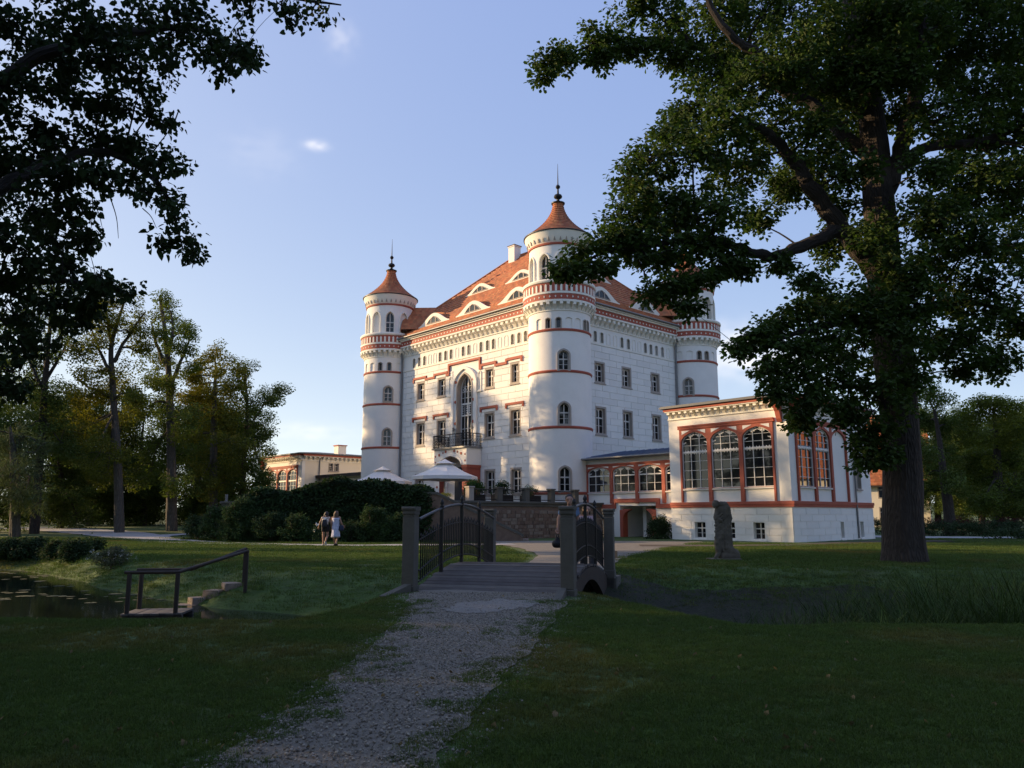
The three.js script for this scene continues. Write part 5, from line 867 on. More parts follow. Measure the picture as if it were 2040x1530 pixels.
function person(label, pos, turn, j, o) {
  // j: joints in metres, x to the figure's left when it faces +z
  const T = thing('person', label, 'person', [pos.x, pos.y, pos.z], turn), L = (n) => j[n];
  const arm = (s) => [[j['sh' + s], j['el' + s], 0.052, 0.04], [j['el' + s], j['wr' + s], 0.04, 0.028]], leg = (s) => [[j['hip' + s], j['kn' + s], 0.085, 0.055], [j['kn' + s], j['an' + s], 0.056, 0.036], [j['an' + s], j['toe' + s], 0.04, 0.03]];
  const pelvis = [(j.hipL[0] + j.hipR[0]) / 2, j.hipL[1] + 0.06, (j.hipL[2] + j.hipR[2]) / 2], chest = [(j.shL[0] + j.shR[0]) / 2, j.shL[1] - 0.14, (j.shL[2] + j.shR[2]) / 2], neck = [chest[0], chest[1] + 0.2, chest[2]];
  const torso = [[pelvis, chest, 0.115, 0.12], [[pelvis[0] - 0.06, pelvis[1], pelvis[2]], [pelvis[0] + 0.06, pelvis[1], pelvis[2]], 0.105, 0.105], [[chest[0] - 0.07, chest[1], chest[2]], [chest[0] + 0.07, chest[1], chest[2]], 0.11, 0.11], [j.shL, j.shR, 0.055, 0.055]];
  const head = j.head, necks = [[neck, head, 0.05, 0.05]];
  const bodyF = capsules([...torso, ...necks, ...arm('L'), ...arm('R'), ...leg('L'), ...leg('R')], 0.03);
  const geos = [field(0.98, 104, [0, 0.9, 0], bodyF)];
  { // head with brow, nose, jaw, ears
    const f = V(0, 0, 1).applyAxisAngle(V(0, 1, 0), j.look ?? 0), sx = V(f.z, 0, -f.x), P = (a, b, c) => [head[0] + sx.x * a + f.x * c, head[1] + b, head[2] + sx.z * a + f.z * c];
    const hf = capsules([[P(0, 0.045, -0.012), P(0, 0.03, 0.01), 0.094, 0.09], [P(0, -0.03, 0.03), P(0, -0.075, 0.05), 0.066, 0.045], [P(0, 0.015, 0.095), P(0, -0.02, 0.112), 0.012, 0.017], [P(0.08, 0.0, 0), P(0.09, -0.02, 0), 0.022, 0.016], [P(-0.08, 0.0, 0), P(-0.09, -0.02, 0), 0.022, 0.016], [P(-0.045, 0.035, 0.085), P(0.045, 0.035, 0.085), 0.014, 0.014], [P(-0.025, -0.055, 0.088), P(0.025, -0.055, 0.088), 0.012, 0.012], [P(0, -0.06, 0), [neck[0], neck[1] + 0.02, neck[2]], 0.055, 0.05]], 0.018);
    geos.push(field(0.19, 62, [head[0], head[1], head[2]], hf));
  }
  for (const s of ['L', 'R']) { // hands with five fingers
    const e = V(...j['el' + s]), w = V(...j['wr' + s]), d = w.clone().sub(e).normalize(), side = V(0, 0, 1).cross(d).normalize(), nrm = d.clone().cross(side), P = (a, b, c) => { const q = w.clone().addScaledVector(d, a).addScaledVector(side, b).addScaledVector(nrm, c); return [q.x, q.y, q.z]; }, curl = j.grip === s ? 0.045 : 0.015;
    const B = [[P(-0.02, 0, 0), P(0.05, 0, 0), 0.027, 0.028], [P(0.03, -0.022, 0), P(0.07, -0.026, 0), 0.016, 0.012], [P(0.03, 0.022, 0), P(0.07, 0.026, 0), 0.016, 0.012]];
    for (const [b, len] of [[-0.03, 0.06], [-0.011, 0.075], [0.009, 0.07], [0.028, 0.055]]) B.push([P(0.075, b, 0), P(0.075 + len * 0.5, b, curl * 0.4), 0.009, 0.0085], [P(0.075 + len * 0.5, b, curl * 0.4), P(0.075 + len * (j.grip === s ? 0.7 : 1), b, curl * 1.4), 0.0085, 0.007]);
    B.push([P(0.015, -0.03, 0.008), P(0.05, -0.055, 0.02), 0.012, 0.009], [P(0.05, -0.055, 0.02), P(0.08, -0.055, 0.03), 0.009, 0.0075]);
    geos.push(field(0.115, 58, P(0.06, 0, 0.01), capsules(B, 0.008)));
  }
  mesh('body', merge(geos), o.skin, T);
  const shell = (name, list, grow_, cutF, m) => { const f = capsules(list.map(([a, b, ra, rb]) => [a, b, ra + grow_, (rb ?? ra) + grow_]), 0.035); mesh(name, field(0.98, 88, [0, 0.9, 0], (x, y, z) => Math.max(f(x, y, z), cutF(x, y, z))), m, T); };
  const shortArm = (s, t) => [[j['sh' + s], j['sh' + s].map((v, i) => lerp(v, j['el' + s][i], t)), 0.056, 0.05]];
  if (o.top) shell('shirt', [...torso, ...(o.sleeve ? [...shortArm('L', o.sleeve), ...shortArm('R', o.sleeve)] : [])], 0.014, (x, y) => Math.max(pelvis[1] - 0.08 - y, y - (j.shL[1] + (o.neckline ?? 0.02))), o.top);
  if (o.shorts) shell('shorts', [torso[0], torso[1], ...['L', 'R'].map((s) => [j['hip' + s], j['hip' + s].map((v, i) => lerp(v, j['kn' + s][i], o.shortLen ?? 0.5)), 0.1, 0.095])], 0.016, (x, y) => y - (pelvis[1] + 0.1), o.shorts);
  if (o.trousers) shell('trousers', [torso[0], torso[1], ...['L', 'R'].flatMap((s) => [[j['hip' + s], j['kn' + s], 0.095, 0.07], [j['kn' + s], j['an' + s], 0.07, 0.058]])], 0.012, (x, y) => Math.max(y - (pelvis[1] + 0.08), j.anL[1] - 0.01 - y), o.trousers);
  if (o.dress) { const pts = [[0.0, 0.42], [0.22, 0.42], [0.21, 0.5], [0.185, 0.8], [0.185, 0.93], [0.165, 1.08], [0.178, 1.22], [0.2, 1.33], [0.19, 1.37], [0.0, 1.38]]; const g = lathe(pts, 40), p = g.attributes.position; for (let i = 0; i < p.count; i++) { const x = p.getX(i), y = p.getY(i), z = p.getZ(i), a = Math.atan2(z, x), k = 1 + 0.07 * Math.sin(a * 9 + y * 3) * clamp((1.0 - y) / 0.5); p.setXYZ(i, x * k + pelvis[0], y, z * k * 0.86 + pelvis[2]); } g.computeVertexNormals(); mesh('dress', boxUV(g), o.dress, T); }
  if (o.hair) { const hl = o.hairLong ?? 0, b = V(0, 0, -1).applyAxisAngle(V(0, 1, 0), j.look ?? 0); const H = (y, q, w = 0) => [head[0] + b.x * q + w * b.z, head[1] + y, head[2] + b.z * q - w * b.x]; const list = [[H(0.05, 0.02), H(0.03, 0.035), 0.104, 0.1]]; if (hl) for (const w of [-0.06, 0, 0.06]) list.push([H(0.0, 0.06, w), H(-hl, 0.1, w * 1.15), 0.06, 0.045]); mesh('hair', field(0.32, 64, [head[0], head[1] - 0.1, head[2]], ((f) => (x, y, z) => Math.max(f(x, y, z), (x - head[0]) * -b.x + (z - head[2]) * -b.z - 0.055 - Math.max(0, y - head[1] - 0.05) * 1.2))(capsules(list, 0.03))), o.hair, T); }
  if (o.shoes) for (const s of ['L', 'R']) mesh('shoe', field(0.2, 40, [j['an' + s][0], j['an' + s][1], (j['an' + s][2] + j['toe' + s][2]) / 2], capsules([[j['an' + s].map((v, i) => (i === 1 ? v - 0.025 : v)), j['toe' + s], 0.05, 0.042]], 0.02)), o.shoes, T);
  return T;
}
const SKIN = mat(0.36, 0.20, 0.14, 0.6), HAIR = mat(0.02, 0.013, 0.01, 0.6), HAIR2 = mat(0.11, 0.06, 0.035, 0.6);
const stand = (o = {}) => ({ hipL: [0.095, 0.9, 0], hipR: [-0.095, 0.9, 0], knL: [0.1, 0.49, 0.02], knR: [-0.1, 0.49, 0.02], anL: [0.1, 0.085, -0.01], anR: [-0.1, 0.085, -0.01], toeL: [0.12, 0.04, 0.15], toeR: [-0.12, 0.04, 0.15], shL: [0.17, 1.38, 0], shR: [-0.17, 1.38, 0], elL: [0.23, 1.1, -0.02], elR: [-0.23, 1.1, -0.02], wrL: [0.24, 0.86, 0.04], wrR: [-0.24, 0.86, 0.04], head: [0, 1.57, 0.02], ...o });
{
  const g = (x, d) => V(x, groundH(x, d) + 0.042, -d);
  person('walker in white top and black shorts with dark hair on the pale path', g(-9.35, 39.4), Math.PI - 0.15, stand({ knR: [-0.1, 0.5, 0.06], anR: [-0.11, 0.2, -0.22], toeR: [-0.12, 0.06, -0.16], anL: [0.1, 0.085, 0.03], toeL: [0.11, 0.04, 0.18], elR: [-0.26, 1.12, 0.02], wrR: [-0.3, 0.9, 0.1], elL: [0.28, 1.14, -0.02], wrL: [0.38, 0.92, 0.06], head: [0, 1.53, 0.1], look: 0 }), { skin: SKIN, hair: HAIR, hairLong: 0.1, top: mat(0.62, 0.6, 0.58, 0.85), shorts: mat(0.012, 0.012, 0.015, 0.85), shortLen: 0.32, shoes: mat(0.5, 0.5, 0.5, 0.7) });
  person('walker in long pale blue and white dress with brown hair on the pale path', g(-8.78, 39.2), Math.PI - 0.1, stand({ anL: [0.08, 0.085, 0.14], toeL: [0.09, 0.04, 0.28], anR: [-0.08, 0.12, -0.12], toeR: [-0.09, 0.05, 0.02], elR: [-0.25, 1.12, 0.06], wrR: [-0.3, 0.98, 0.2] }), { skin: SKIN, hair: HAIR2, hairLong: 0.24, dress: mottled(0.48, 0.5, 0.68, 0.35, 0.5, 6, 0.9), shoes: mat(0.02, 0.02, 0.02, 0.6) });
  const bag = (name, label, p, turn, geo, strap, m) => { const t = thing(name, label, 'bag', [p.x, p.y, p.z], turn); mesh('pouch', boxUV(geo), m, t); if (strap) mesh('strap', strap, m, t); return t; };
  const dk = mat(0.012, 0.014, 0.025, 0.7);
  bag('backpack', 'small dark backpack on the walker in black shorts', V(-9.37, groundH(-9.35, 39.4) + 0.98, -39.2), -0.15, field(0.26, 40, [0, 0.17, 0], capsules([[[-0.06, 0.06, 0], [0.06, 0.06, 0], 0.085, 0.085], [[-0.06, 0.16, 0], [0.06, 0.16, 0], 0.09, 0.09], [[-0.05, 0.28, -0.01], [0.05, 0.28, -0.01], 0.075, 0.075]], 0.06)), merge([-0.09, 0.09].map((x) => tube([[x, 0.36, -0.02], [x * 1.2, 0.44, -0.14], [x * 1.3, 0.3, -0.3]], 0.014, 5))), dk);
  bag('shoulder_bag', 'dark blue shoulder bag at the hip of the walker in the long dress', V(-8.5, groundH(-8.78, 39.2) + 0.8, -39.15), 0.2, field(0.24, 40, [0, 0.12, 0], capsules([[[-0.06, 0.05, 0], [0.06, 0.05, 0], 0.075, 0.075], [[-0.055, 0.13, 0], [0.055, 0.13, 0], 0.068, 0.068], [[-0.05, 0.2, 0], [0.05, 0.2, 0], 0.055, 0.055]], 0.05)), tube([[-0.03, 0.24, 0], [-0.1, 0.5, 0], [-0.16, 0.66, -0.04]], 0.012, 5), mat(0.012, 0.018, 0.05, 0.7));
  const onDeck = (x, s) => { const p = onBridge(x, s); p.y = deckH(s) + 0.012; return p; };
  person('man in blue shirt walking on the bridge behind the right pillar', onDeck(0.87, 4.1), 0.05, stand({ knL: [0.1, 0.5, 0.1], anL: [0.1, 0.1, 0.06], toeL: [0.11, 0.05, 0.21], anR: [-0.1, 0.12, -0.16], toeR: [-0.11, 0.045, -0.03], elR: [-0.27, 1.12, 0], wrR: [-0.3, 0.87, 0.05], grip: 'R', head: [0, 1.58, 0.02] }), { skin: SKIN, hair: HAIR, top: mat(0.14, 0.22, 0.36, 0.85), sleeve: 0.5, neckline: 0.04, trousers: mat(0.03, 0.032, 0.04, 0.85), shoes: mat(0.03, 0.025, 0.02, 0.6) });
  { const p = onDeck(0.57, 4.06); bag('carrier_bag', 'black bag hanging from the hand of the man on the bridge', V(p.x, p.y + 0.42, p.z + 0.03), 0, field(0.24, 40, [0, 0.12, 0], capsules([[[-0.04, 0.08, 0], [0.04, 0.08, 0], 0.1, 0.1], [[-0.01, 0.2, 0], [0.01, 0.2, 0], 0.05, 0.04]], 0.05)), tube([[-0.03, 0.24, 0], [0, 0.4, 0.03], [0.03, 0.24, 0]], 0.012, 5), mat(0.008, 0.008, 0.009, 0.7)); }
  person('woman in white and pink patterned top behind the right bridge railing', onDeck(1.12, 5.2), 0.1, stand({ knL: [0.1, 0.5, 0.08], anL: [0.1, 0.09, 0.1], toeL: [0.11, 0.04, 0.25], anR: [-0.1, 0.1, -0.14], toeR: [-0.11, 0.04, 0], head: [0, 1.56, 0.02] }), { skin: SKIN, hair: HAIR, hairLong: 0.14, top: mottled(0.6, 0.42, 0.46, 0.6, 0.35, 7, 0.9), sleeve: 0.45, trousers: mat(0.05, 0.05, 0.06, 0.85), shoes: mat(0.3, 0.3, 0.3, 0.7) });
}
{ // weathered statue: a draped figure bowed over a stump, standing on a rock
  const p = at(1441, 1114, 28.6), g0 = groundH(p.x, 28.6), T = thing('garden_statue', 'weathered grey stone statue of a draped bowed figure on the lawn', 'statue', [p.x, g0, p.z], 0.1);
  const C = (a, b, ra, rb) => [a, b, ra, rb];
  const bones = [ // rock and stump
    C([0.02, 0.14, 0], [0.42, 0.14, 0.02], 0.2, 0.18), C([0.12, 0.4, 0], [0.46, 0.22, 0.05], 0.2, 0.14), C([0.5, 0.12, 0.06], [0.5, 0.3, 0.02], 0.12, 0.07), C([0.16, 0.3, -0.05], [0.17, 1.15, -0.06], 0.22, 0.17),
    // trunk of the body, hips to bowed shoulders
    C([-0.03, 0.95, 0.02], [0.0, 1.35, 0.0], 0.2, 0.18), C([0.0, 1.35, 0.0], [0.06, 1.75, -0.03], 0.18, 0.2), C([-0.1, 1.82, 0.0], [0.2, 1.86, -0.04], 0.13, 0.14), C([0.0, 1.98, -0.02], [0.16, 1.95, -0.05], 0.11, 0.13),
    // bowed head with hair
    C([-0.08, 1.98, 0.05], [-0.17, 2.02, 0.1], 0.08, 0.08), C([-0.24, 2.03, 0.12], [-0.28, 1.97, 0.15], 0.115, 0.105), C([-0.32, 1.93, 0.19], [-0.32, 1.87, 0.2], 0.06, 0.04),
    // arms
    C([0.26, 1.85, -0.04], [0.31, 1.5, 0.0], 0.1, 0.085), C([0.31, 1.5, 0.0], [0.24, 1.22, 0.1], 0.085, 0.06), C([-0.14, 1.8, 0.04], [-0.26, 1.52, 0.1], 0.095, 0.08), C([-0.26, 1.52, 0.1], [-0.1, 1.4, 0.22], 0.075, 0.06),
    // legs under the cloth, one foot forward
    C([-0.1, 0.95, 0.06], [-0.24, 0.62, 0.12], 0.16, 0.12), C([-0.24, 0.62, 0.12], [-0.22, 0.25, 0.1], 0.11, 0.09), C([-0.22, 0.22, 0.1], [-0.37, 0.09, 0.2], 0.085, 0.05), C([0.02, 0.9, 0.0], [0.02, 0.3, 0.02], 0.17, 0.16)];
  for (let i = 0; i < 7; i++) { const y = 1.62 - i * 0.11; bones.push(C([-0.02, y + 0.05, 0.19], [-0.3 + (i % 2) * 0.03, y - 0.17, 0.15], 0.028, 0.05)); } // diagonal folds
  for (let i = 0; i < 6; i++) bones.push(C([-0.3 + i * 0.05, 0.98 - i * 0.03, 0.17], [-0.31 + i * 0.05, 0.42 - (i % 2) * 0.08, 0.17], 0.024, 0.038));
  for (let i = 0; i < 5; i++) bones.push(C([0.06 + i * 0.06, 1.72 - i * 0.03, 0.14 - i * 0.03], [0.03 + i * 0.075, 0.42, 0.2 - i * 0.035], 0.026, 0.042));
  const f = capsules(bones, 0.028);
  mesh('figure', field(1.2, 124, [0, 1.12, 0], (x, y, z) => Math.max(f(x, y, z) + 0.016 * noise(x * 9, y * 9, z * 9) + 0.008 * noise(x * 26, y * 26, z * 26), 0.03 - y)), MT.statue, T);
  mesh('plinth', boxUV(jitter(cbx(-0.55, 0.55, -0.12, 0.07, -0.35, 0.4, 0.03), 0.02, 9)), MT.statue, T);
}

// ───────── trees ─────────
function bark(r, g, b, seed) {
  const f = (u, v) => clamp(1.05 - 3.4 * Math.abs(tn(u, v, 9, seed, 2)) * (0.75 + 0.8 * Math.abs(tn(u, v, 5, seed + 6, 1))) + 0.35 * tn(u, v, 40, seed + 4, 2)) ** 0.8 * -1 + 1;
  const map = tex(256, (u, v) => { const k = 0.55 + 0.75 * f(u, v) + 0.4 * tn(u, v, 4, seed + 9, 3); return sr(r * k, g * k, b * k); }, 1), bump = tex(256, (u, v) => { const k = f(u, v); return [k, k, k]; }, 1, false);
  for (const t of [map, bump]) t.repeat.set(4, 0.22);
  return new THREE.MeshStandardMaterial({ map, bumpMap: bump, bumpScale: 0.07, roughness: 0.95 });
}
const BARK = { oak: bark(0.042, 0.031, 0.024, 1), grey: bark(0.13, 0.115, 0.095, 2), dark: bark(0.055, 0.043, 0.034, 3) };
function trunkTube(pts, rs, seg, flute, seed) { const g = tube(pts, rs, seg), p = g.attributes.position; if (flute) { for (let i = 0; i < p.count; i++) { const x = p.getX(i), y = p.getY(i), z = p.getZ(i), c = pts.reduce((b, q) => (Math.abs(q.y - y) < Math.abs(b.y - y) ? q : b), pts[0]); const a = Math.atan2(z - c.z, x - c.x), k = 1 + flute * (noise(Math.cos(a) * 2.2, Math.sin(a) * 2.2, y * 0.35 + seed) + 0.4 * noise(Math.cos(a) * 6, Math.sin(a) * 6, y * 0.7 + seed)); p.setXYZ(i, c.x + (x - c.x) * k, y, c.z + (z - c.z) * k); } g.computeVertexNormals(); } return g; }
// limbs: [[points], [radii]] in world space; blobs: {c, rx, ry, rz, n}; t paints sunlight on a blob as yellow
function tree(name, label, base, limbs, blobs, o) {
  const T = thing(name, label, 'tree', [base.x, base.y, base.z], 0, o.group), r = rand(o.seed), rel = (p) => p.clone().sub(base), nodes = [];
  limbs.forEach(([pts, rs], i) => {
    const c = spline(pts.map(rel), pts.length * 6), radii = c.map((_, k) => { const u = k / (c.length - 1) * (rs.length - 1), q = Math.min(rs.length - 2, Math.floor(u)); return lerp(rs[q], rs[q + 1], u - q); });
    if (i === 0 && o.flare) radii.forEach((v, k) => { const y = c[k].y; radii[k] = v * (1 + o.flare * Math.exp(-Math.max(0, y) / 0.45)); });
    const wob = i ? c.map((p, k) => p.clone().add(V(noise(k * 0.4, i + o.seed), noise(k * 0.4, i + 9), noise(k * 0.4, i + 20)).multiplyScalar(radii[k] * 0.8))) : c;
    mesh(i ? 'limb' : 'trunk', trunkTube(wob, radii, i ? 9 : 22, i ? 0.12 : (o.flute ?? 0.16), o.seed + i), o.bark, T);
    wob.forEach((p, k) => { if (i || k > c.length * (o.bareTo ?? 0.35)) nodes.push([p, radii[k]]); });
  });
  const near = (p) => { let b = nodes[0], bd = 1e9; for (const n of nodes) { const dy = p.y - n[0].y, d = p.distanceToSquared(n[0]) + (dy < 0 ? dy * dy * 2 : 0); if (d < bd) { bd = d; b = n; } } return b; };
  const list = [], twigs = [];
  for (const b of blobs) {
    const c = rel(b.c), M = b.sub ?? 9, n0 = near(c);
    if (!b.noBranch) { const mid = n0[0].clone().lerp(c, 0.5).add(V((r() - 0.5), 0.25 + (r() - 0.5) * 0.4, (r() - 0.5)).multiplyScalar(b.rx * 0.35)); const rb = Math.min(n0[1] * 0.6, 0.02 + b.rx * 0.028) * (o.twig ?? 1); twigs.push(tube(spline([n0[0], mid, c], 6), [rb, rb * 0.9, rb * 0.8, rb * 0.7, rb * 0.6, rb * 0.5, rb * 0.4], 5)); }
    for (let m = 0; m < M; m++) {
      const u = r() * 2 - 1, w = r() * TAU, q = Math.pow(r(), 0.42), s = Math.sqrt(1 - u * u);
      const sc = V(c.x + b.rx * q * s * Math.cos(w), c.y + b.ry * q * u, c.z + b.rz * q * s * Math.sin(w));
      if (!b.noBranch && r() < (o.twigShare ?? 0.7)) twigs.push(tube([c, c.clone().lerp(sc, 0.55).add(V((r() - 0.5) * 0.2, (r() - 0.3) * 0.25, (r() - 0.5) * 0.2)), sc], [0.022, 0.014, 0.006].map((v) => v * (o.twig ?? 1)), 4));
      const k = Math.max(1, Math.round((b.n / M) * (0.6 + 0.8 * r()))), sp = (o.spread ?? 0.32) * (b.rx + b.ry) / 2;
      for (let i = 0; i < k; i++) { const g = () => (r() + r() + r() - 1.5) * 1.1; list.push({ p: V(sc.x + g() * sp, sc.y + g() * sp * 0.7 - (o.droop ?? 0) * r(), sc.z + g() * sp), s: (o.size ?? 1) * (0.75 + 0.5 * r()), ry: r() * TAU, rx: (r() - 0.5) * 1.0, rz: (r() - 0.5) * 1.0, t: b.t ?? 0 }); }
    }
  }
  if (o.hang) for (const [a, b2] of o.hang) twigs.push(tube(spline([rel(a), rel(a).lerp(rel(b2), 0.5).add(V(0.05, 0, 0.05)), rel(b2)], 8), [0.008, 0.008, 0.007, 0.006, 0.006, 0.005, 0.005, 0.004, 0.003], 4));
  if (twigs.length) mesh('twigs', merge(twigs), o.bark, T).userData.kind = 'stuff';
  instances('crown', o.geo, o.leaf, list, T, (c, q) => { const k = 0.72 + 0.56 * r(), y = q.t + (r() < (o.yellow ?? 0.04) ? 0.8 : 0); c.setRGB(k * (1 + y * 0.6), k * (1 + y * 0.25), k * (1 - y * 0.2)); }).userData.kind = 'stuff';
  return T;
}
const LG = {
  oak: leafCluster(21, 15, 0.25, 0.15, 0.12, 'oak', 0.9),
  linden: leafCluster(22, 11, 0.2, 0.074, 0.072, 'heart', 0.9),
  wood: leafCluster(23, 72, 0.55, 0.145, 0.1, 'oval', 0.9),
  willow: leafCluster(24, 40, 0.4, 0.34, 0.05, 'thin', 0.3),
};
const LM = { oak: leafMat(0.052, 0.098, 0.012, 0.5), linden: leafMat(0.024, 0.044, 0.012, 0.3), wood: leafMat(0.095, 0.14, 0.016, 0.48), woodShade: leafMat(0.08, 0.12, 0.018, 0.42), gold: leafMat(0.125, 0.15, 0.014, 0.5), willow: leafMat(0.09, 0.125, 0.045, 0.4) };  // the wood's paler and darker leaves have sun and shade mixed into their colour
const pxr = (rpx, d) => (rpx / F) * d;

{ // the old oak on the right
  const D = 27.6, base = at(1802, 1117, D); base.y = groundH(base.x, D) - 0.05; const A = (x, y, dz = 0) => at(x, y, D + dz);
  const limbs = [
    [[base, A(1800, 1040), A(1796, 900), A(1784, 740), A(1768, 600), A(1756, 480), A(1747, 350), A(1735, 220), A(1712, 110), A(1688, -20), A(1670, -150)], [0.68, 0.66, 0.65, 0.65, 0.63, 0.59, 0.54, 0.44, 0.34, 0.24, 0.12]],
    [[A(1768, 600), A(1730, 515, -0.3), A(1672, 448, -0.6), A(1615, 375, -0.9), A(1578, 320, -1.2), A(1530, 265, -1.6), A(1480, 240, -2.2)], [0.42, 0.36, 0.33, 0.27, 0.22, 0.16, 0.08]],
    [[A(1672, 448, -0.6), A(1600, 490, -1.0), A(1535, 512, -1.4), A(1470, 490, -1.9), A(1390, 478, -2.2), A(1300, 490, -2.6), A(1200, 505, -3.0), A(1130, 535, -3.2)], [0.28, 0.22, 0.19, 0.15, 0.12, 0.09, 0.05, 0.02]],
    [[A(1758, 400), A(1800, 290, -0.4), A(1822, 200, -0.8), A(1838, 100, -1), A(1842, -20, -1), A(1850, -120, -1)], [0.36, 0.3, 0.26, 0.22, 0.17, 0.1]],
    [[A(1775, 340), A(1850, 292, 0.8), A(1930, 285, 1.2), A(2010, 262, 1.6), A(2090, 220, 2)], [0.26, 0.2, 0.16, 0.12, 0.06]],
    [[A(1747, 330), A(1640, 230, 1.2), A(1540, 165, 1.6), A(1450, 125, 1.8), A(1400, 100, 1.8), A(1330, 45, 1.6), A(1265, -10, 1.5)], [0.3, 0.24, 0.2, 0.16, 0.13, 0.09, 0.05]],
    [[A(1400, 100, 1.8), A(1320, 78, 1.3), A(1230, 82, 1), A(1150, 100, 0.8), A(1085, 132, 0.6)], [0.11, 0.08, 0.06, 0.04, 0.015]],
    [[A(1735, 230), A(1600, 150, -1.5), A(1500, 100, -2.2), A(1445, 60, -2.5), A(1405, -10, -2.6)], [0.26, 0.2, 0.16, 0.14, 0.1]],
    [[A(1768, 620, 0), A(1690, 640, -1.4), A(1600, 660, -2.2), A(1530, 680, -2.6), A(1470, 690, -2.8)], [0.2, 0.14, 0.1, 0.06, 0.02]],
    [[A(1775, 640), A(1850, 610, 0.8), A(1930, 600, 1.4), A(2010, 620, 1.6)], [0.2, 0.15, 0.1, 0.04]],
    [[A(1785, 760), A(1720, 770, -1.2), A(1640, 770, -1.8), A(1590, 790, -2)], [0.12, 0.09, 0.06, 0.02]],
  ];
  const B = [ // px, py, rx, ry, depth offset
    [1085, 135, 36, 26, 0.6], [1125, 110, 40, 34, 0.7], [1180, 85, 46, 34, 0.9], [1235, 82, 44, 32, 1], [1290, 95, 50, 34, 1.2], [1200, 120, 30, 26, 0.8], [1270, 20, 60, 40, 1.4], [1340, 40, 60, 46, 1.6], [1390, 120, 60, 40, 1.7], [1330, 110, 44, 26, 1.3],
    [1420, 30, 80, 60, -1], [1520, 30, 90, 70, 1], [1610, 60, 90, 80, -2], [1700, 40, 90, 80, 2], [1790, 40, 90, 80, -2], [1880, 50, 90, 90, 1], [1970, 40, 80, 80, -1], [2030, 110, 70, 80, 1],
    [1440, 150, 80, 60, 0], [1530, 150, 80, 70, -2.4], [1620, 160, 80, 70, 2], [1700, 170, 70, 70, -2], [1890, 150, 80, 70, 2.4], [1960, 190, 80, 80, -1.6], [2030, 240, 60, 80, 1.4],
    [1380, 215, 70, 46, -0.6], [1450, 230, 80, 60, -2.4], [1540, 250, 80, 60, 1.2], [1620, 270, 70, 60, -1.6], [1350, 270, 60, 44, -1.6], [1300, 320, 56, 44, -2], [1250, 355, 40, 32, -2.3], [1380, 310, 80, 60, -2.6], [1470, 330, 80, 60, -1], [1550, 380, 60, 46, 0.8], [1640, 340, 60, 60, 1.8], [1290, 395, 60, 40, -2.4], [1350, 400, 70, 46, -2], [1430, 420, 76, 50, -2.6], [1240, 440, 50, 36, -2.6], [1310, 450, 70, 40, -2.2],
    [1125, 540, 30, 20, -3.1], [1165, 510, 44, 30, -3], [1215, 480, 50, 36, -2.8], [1190, 530, 36, 22, -3], [1270, 490, 56, 36, -2.6], [1330, 500, 60, 38, -2.4], [1395, 490, 60, 40, -2.2], [1450, 510, 46, 34, -2], [1330, 570, 44, 24, -2.6], [1300, 590, 30, 20, -2.6], [1375, 560, 34, 26, -2.4], [1365, 610, 26, 20, -2.5], [1420, 545, 34, 24, -2.2], [1480, 535, 22, 20, -2],
    [1560, 520, 34, 26, -1.4], [1620, 560, 40, 30, -1.8], [1650, 500, 40, 34, 1.6], [1690, 600, 60, 50, -1.6], [1600, 615, 56, 26, -2.2], [1545, 640, 50, 26, -2.4], [1500, 670, 44, 22, -2.6], [1560, 690, 60, 34, -2.4], [1630, 680, 66, 46, -1.8], [1480, 695, 30, 16, -2.8], [1530, 735, 50, 28, -2.6], [1600, 740, 60, 40, -2.2], [1680, 740, 60, 56, -1.6], [1545, 775, 40, 22, -2.6], [1620, 800, 50, 34, -2.2], [1690, 820, 40, 40, -1.2], [1590, 830, 30, 26, -2.2],
    [1830, 420, 60, 60, -1.6], [1900, 380, 70, 60, 1.8], [1970, 340, 70, 50, -1], [2030, 380, 50, 70, 1], [1860, 520, 70, 60, 1.2], [1940, 470, 80, 60, -1.6], [2020, 490, 60, 70, 0.4], [1830, 610, 60, 50, -1.8], [1900, 600, 70, 56, 1], [1980, 590, 70, 60, -0.6], [2030, 650, 40, 60, 1], [1870, 690, 60, 40, 1.4], [1940, 680, 70, 44, -0.4], [1990, 720, 50, 36, 0.6], [1820, 740, 46, 50, -1.2], [1920, 735, 40, 26, 0.4],
    [1750, 120, 70, 60, -2.6], [1690, 240, 60, 50, 2.4], [1790, 220, 60, 60, 2.6], [1800, 130, 60, 60, -2.8], [1870, 240, 60, 50, -2], [1740, 20, 80, 60, -3], [1580, 110, 80, 60, -3], [1660, 110, 70, 60, 3], [1840, 20, 80, 60, 3], [1480, 90, 70, 50, 2.6], [1920, 290, 60, 44, 2.6], [1590, 330, 50, 46, 2.4], [1500, 440, 44, 30, 0.5], [1640, 620, 50, 40, 1.8], [1850, 330, 50, 40, -2.4], [1740, 620, 50, 50, -2.2], [1800, 660, 60, 50, -2.2], [1880, 440, 60, 50, -2.6],
    [1720, 690, 60, 60, 1.4], [1760, 800, 50, 60, -1.4], [1745, 860, 36, 24, -1], [1715, 875, 26, 22, -1], [1720, 915, 34, 22, -1.1], [1755, 905, 30, 26, -1], [1735, 480, 50, 60, -1.5], [1790, 540, 50, 60, -1.7], [1700, 330, 50, 50, -1.9], [1660, 420, 46, 40, 1.2],
  ];
  const blobs = B.map(([px, py, rx, ry, dz]) => { const x = pxr(rx, D + dz), y = pxr(ry, D + dz); return { c: at(px, py, D + dz), rx: x, ry: y, rz: (x + y) * 0.62, n: Math.round(30 + 66 * x * y), sub: Math.max(10, Math.round(13 * (x + y))) }; });
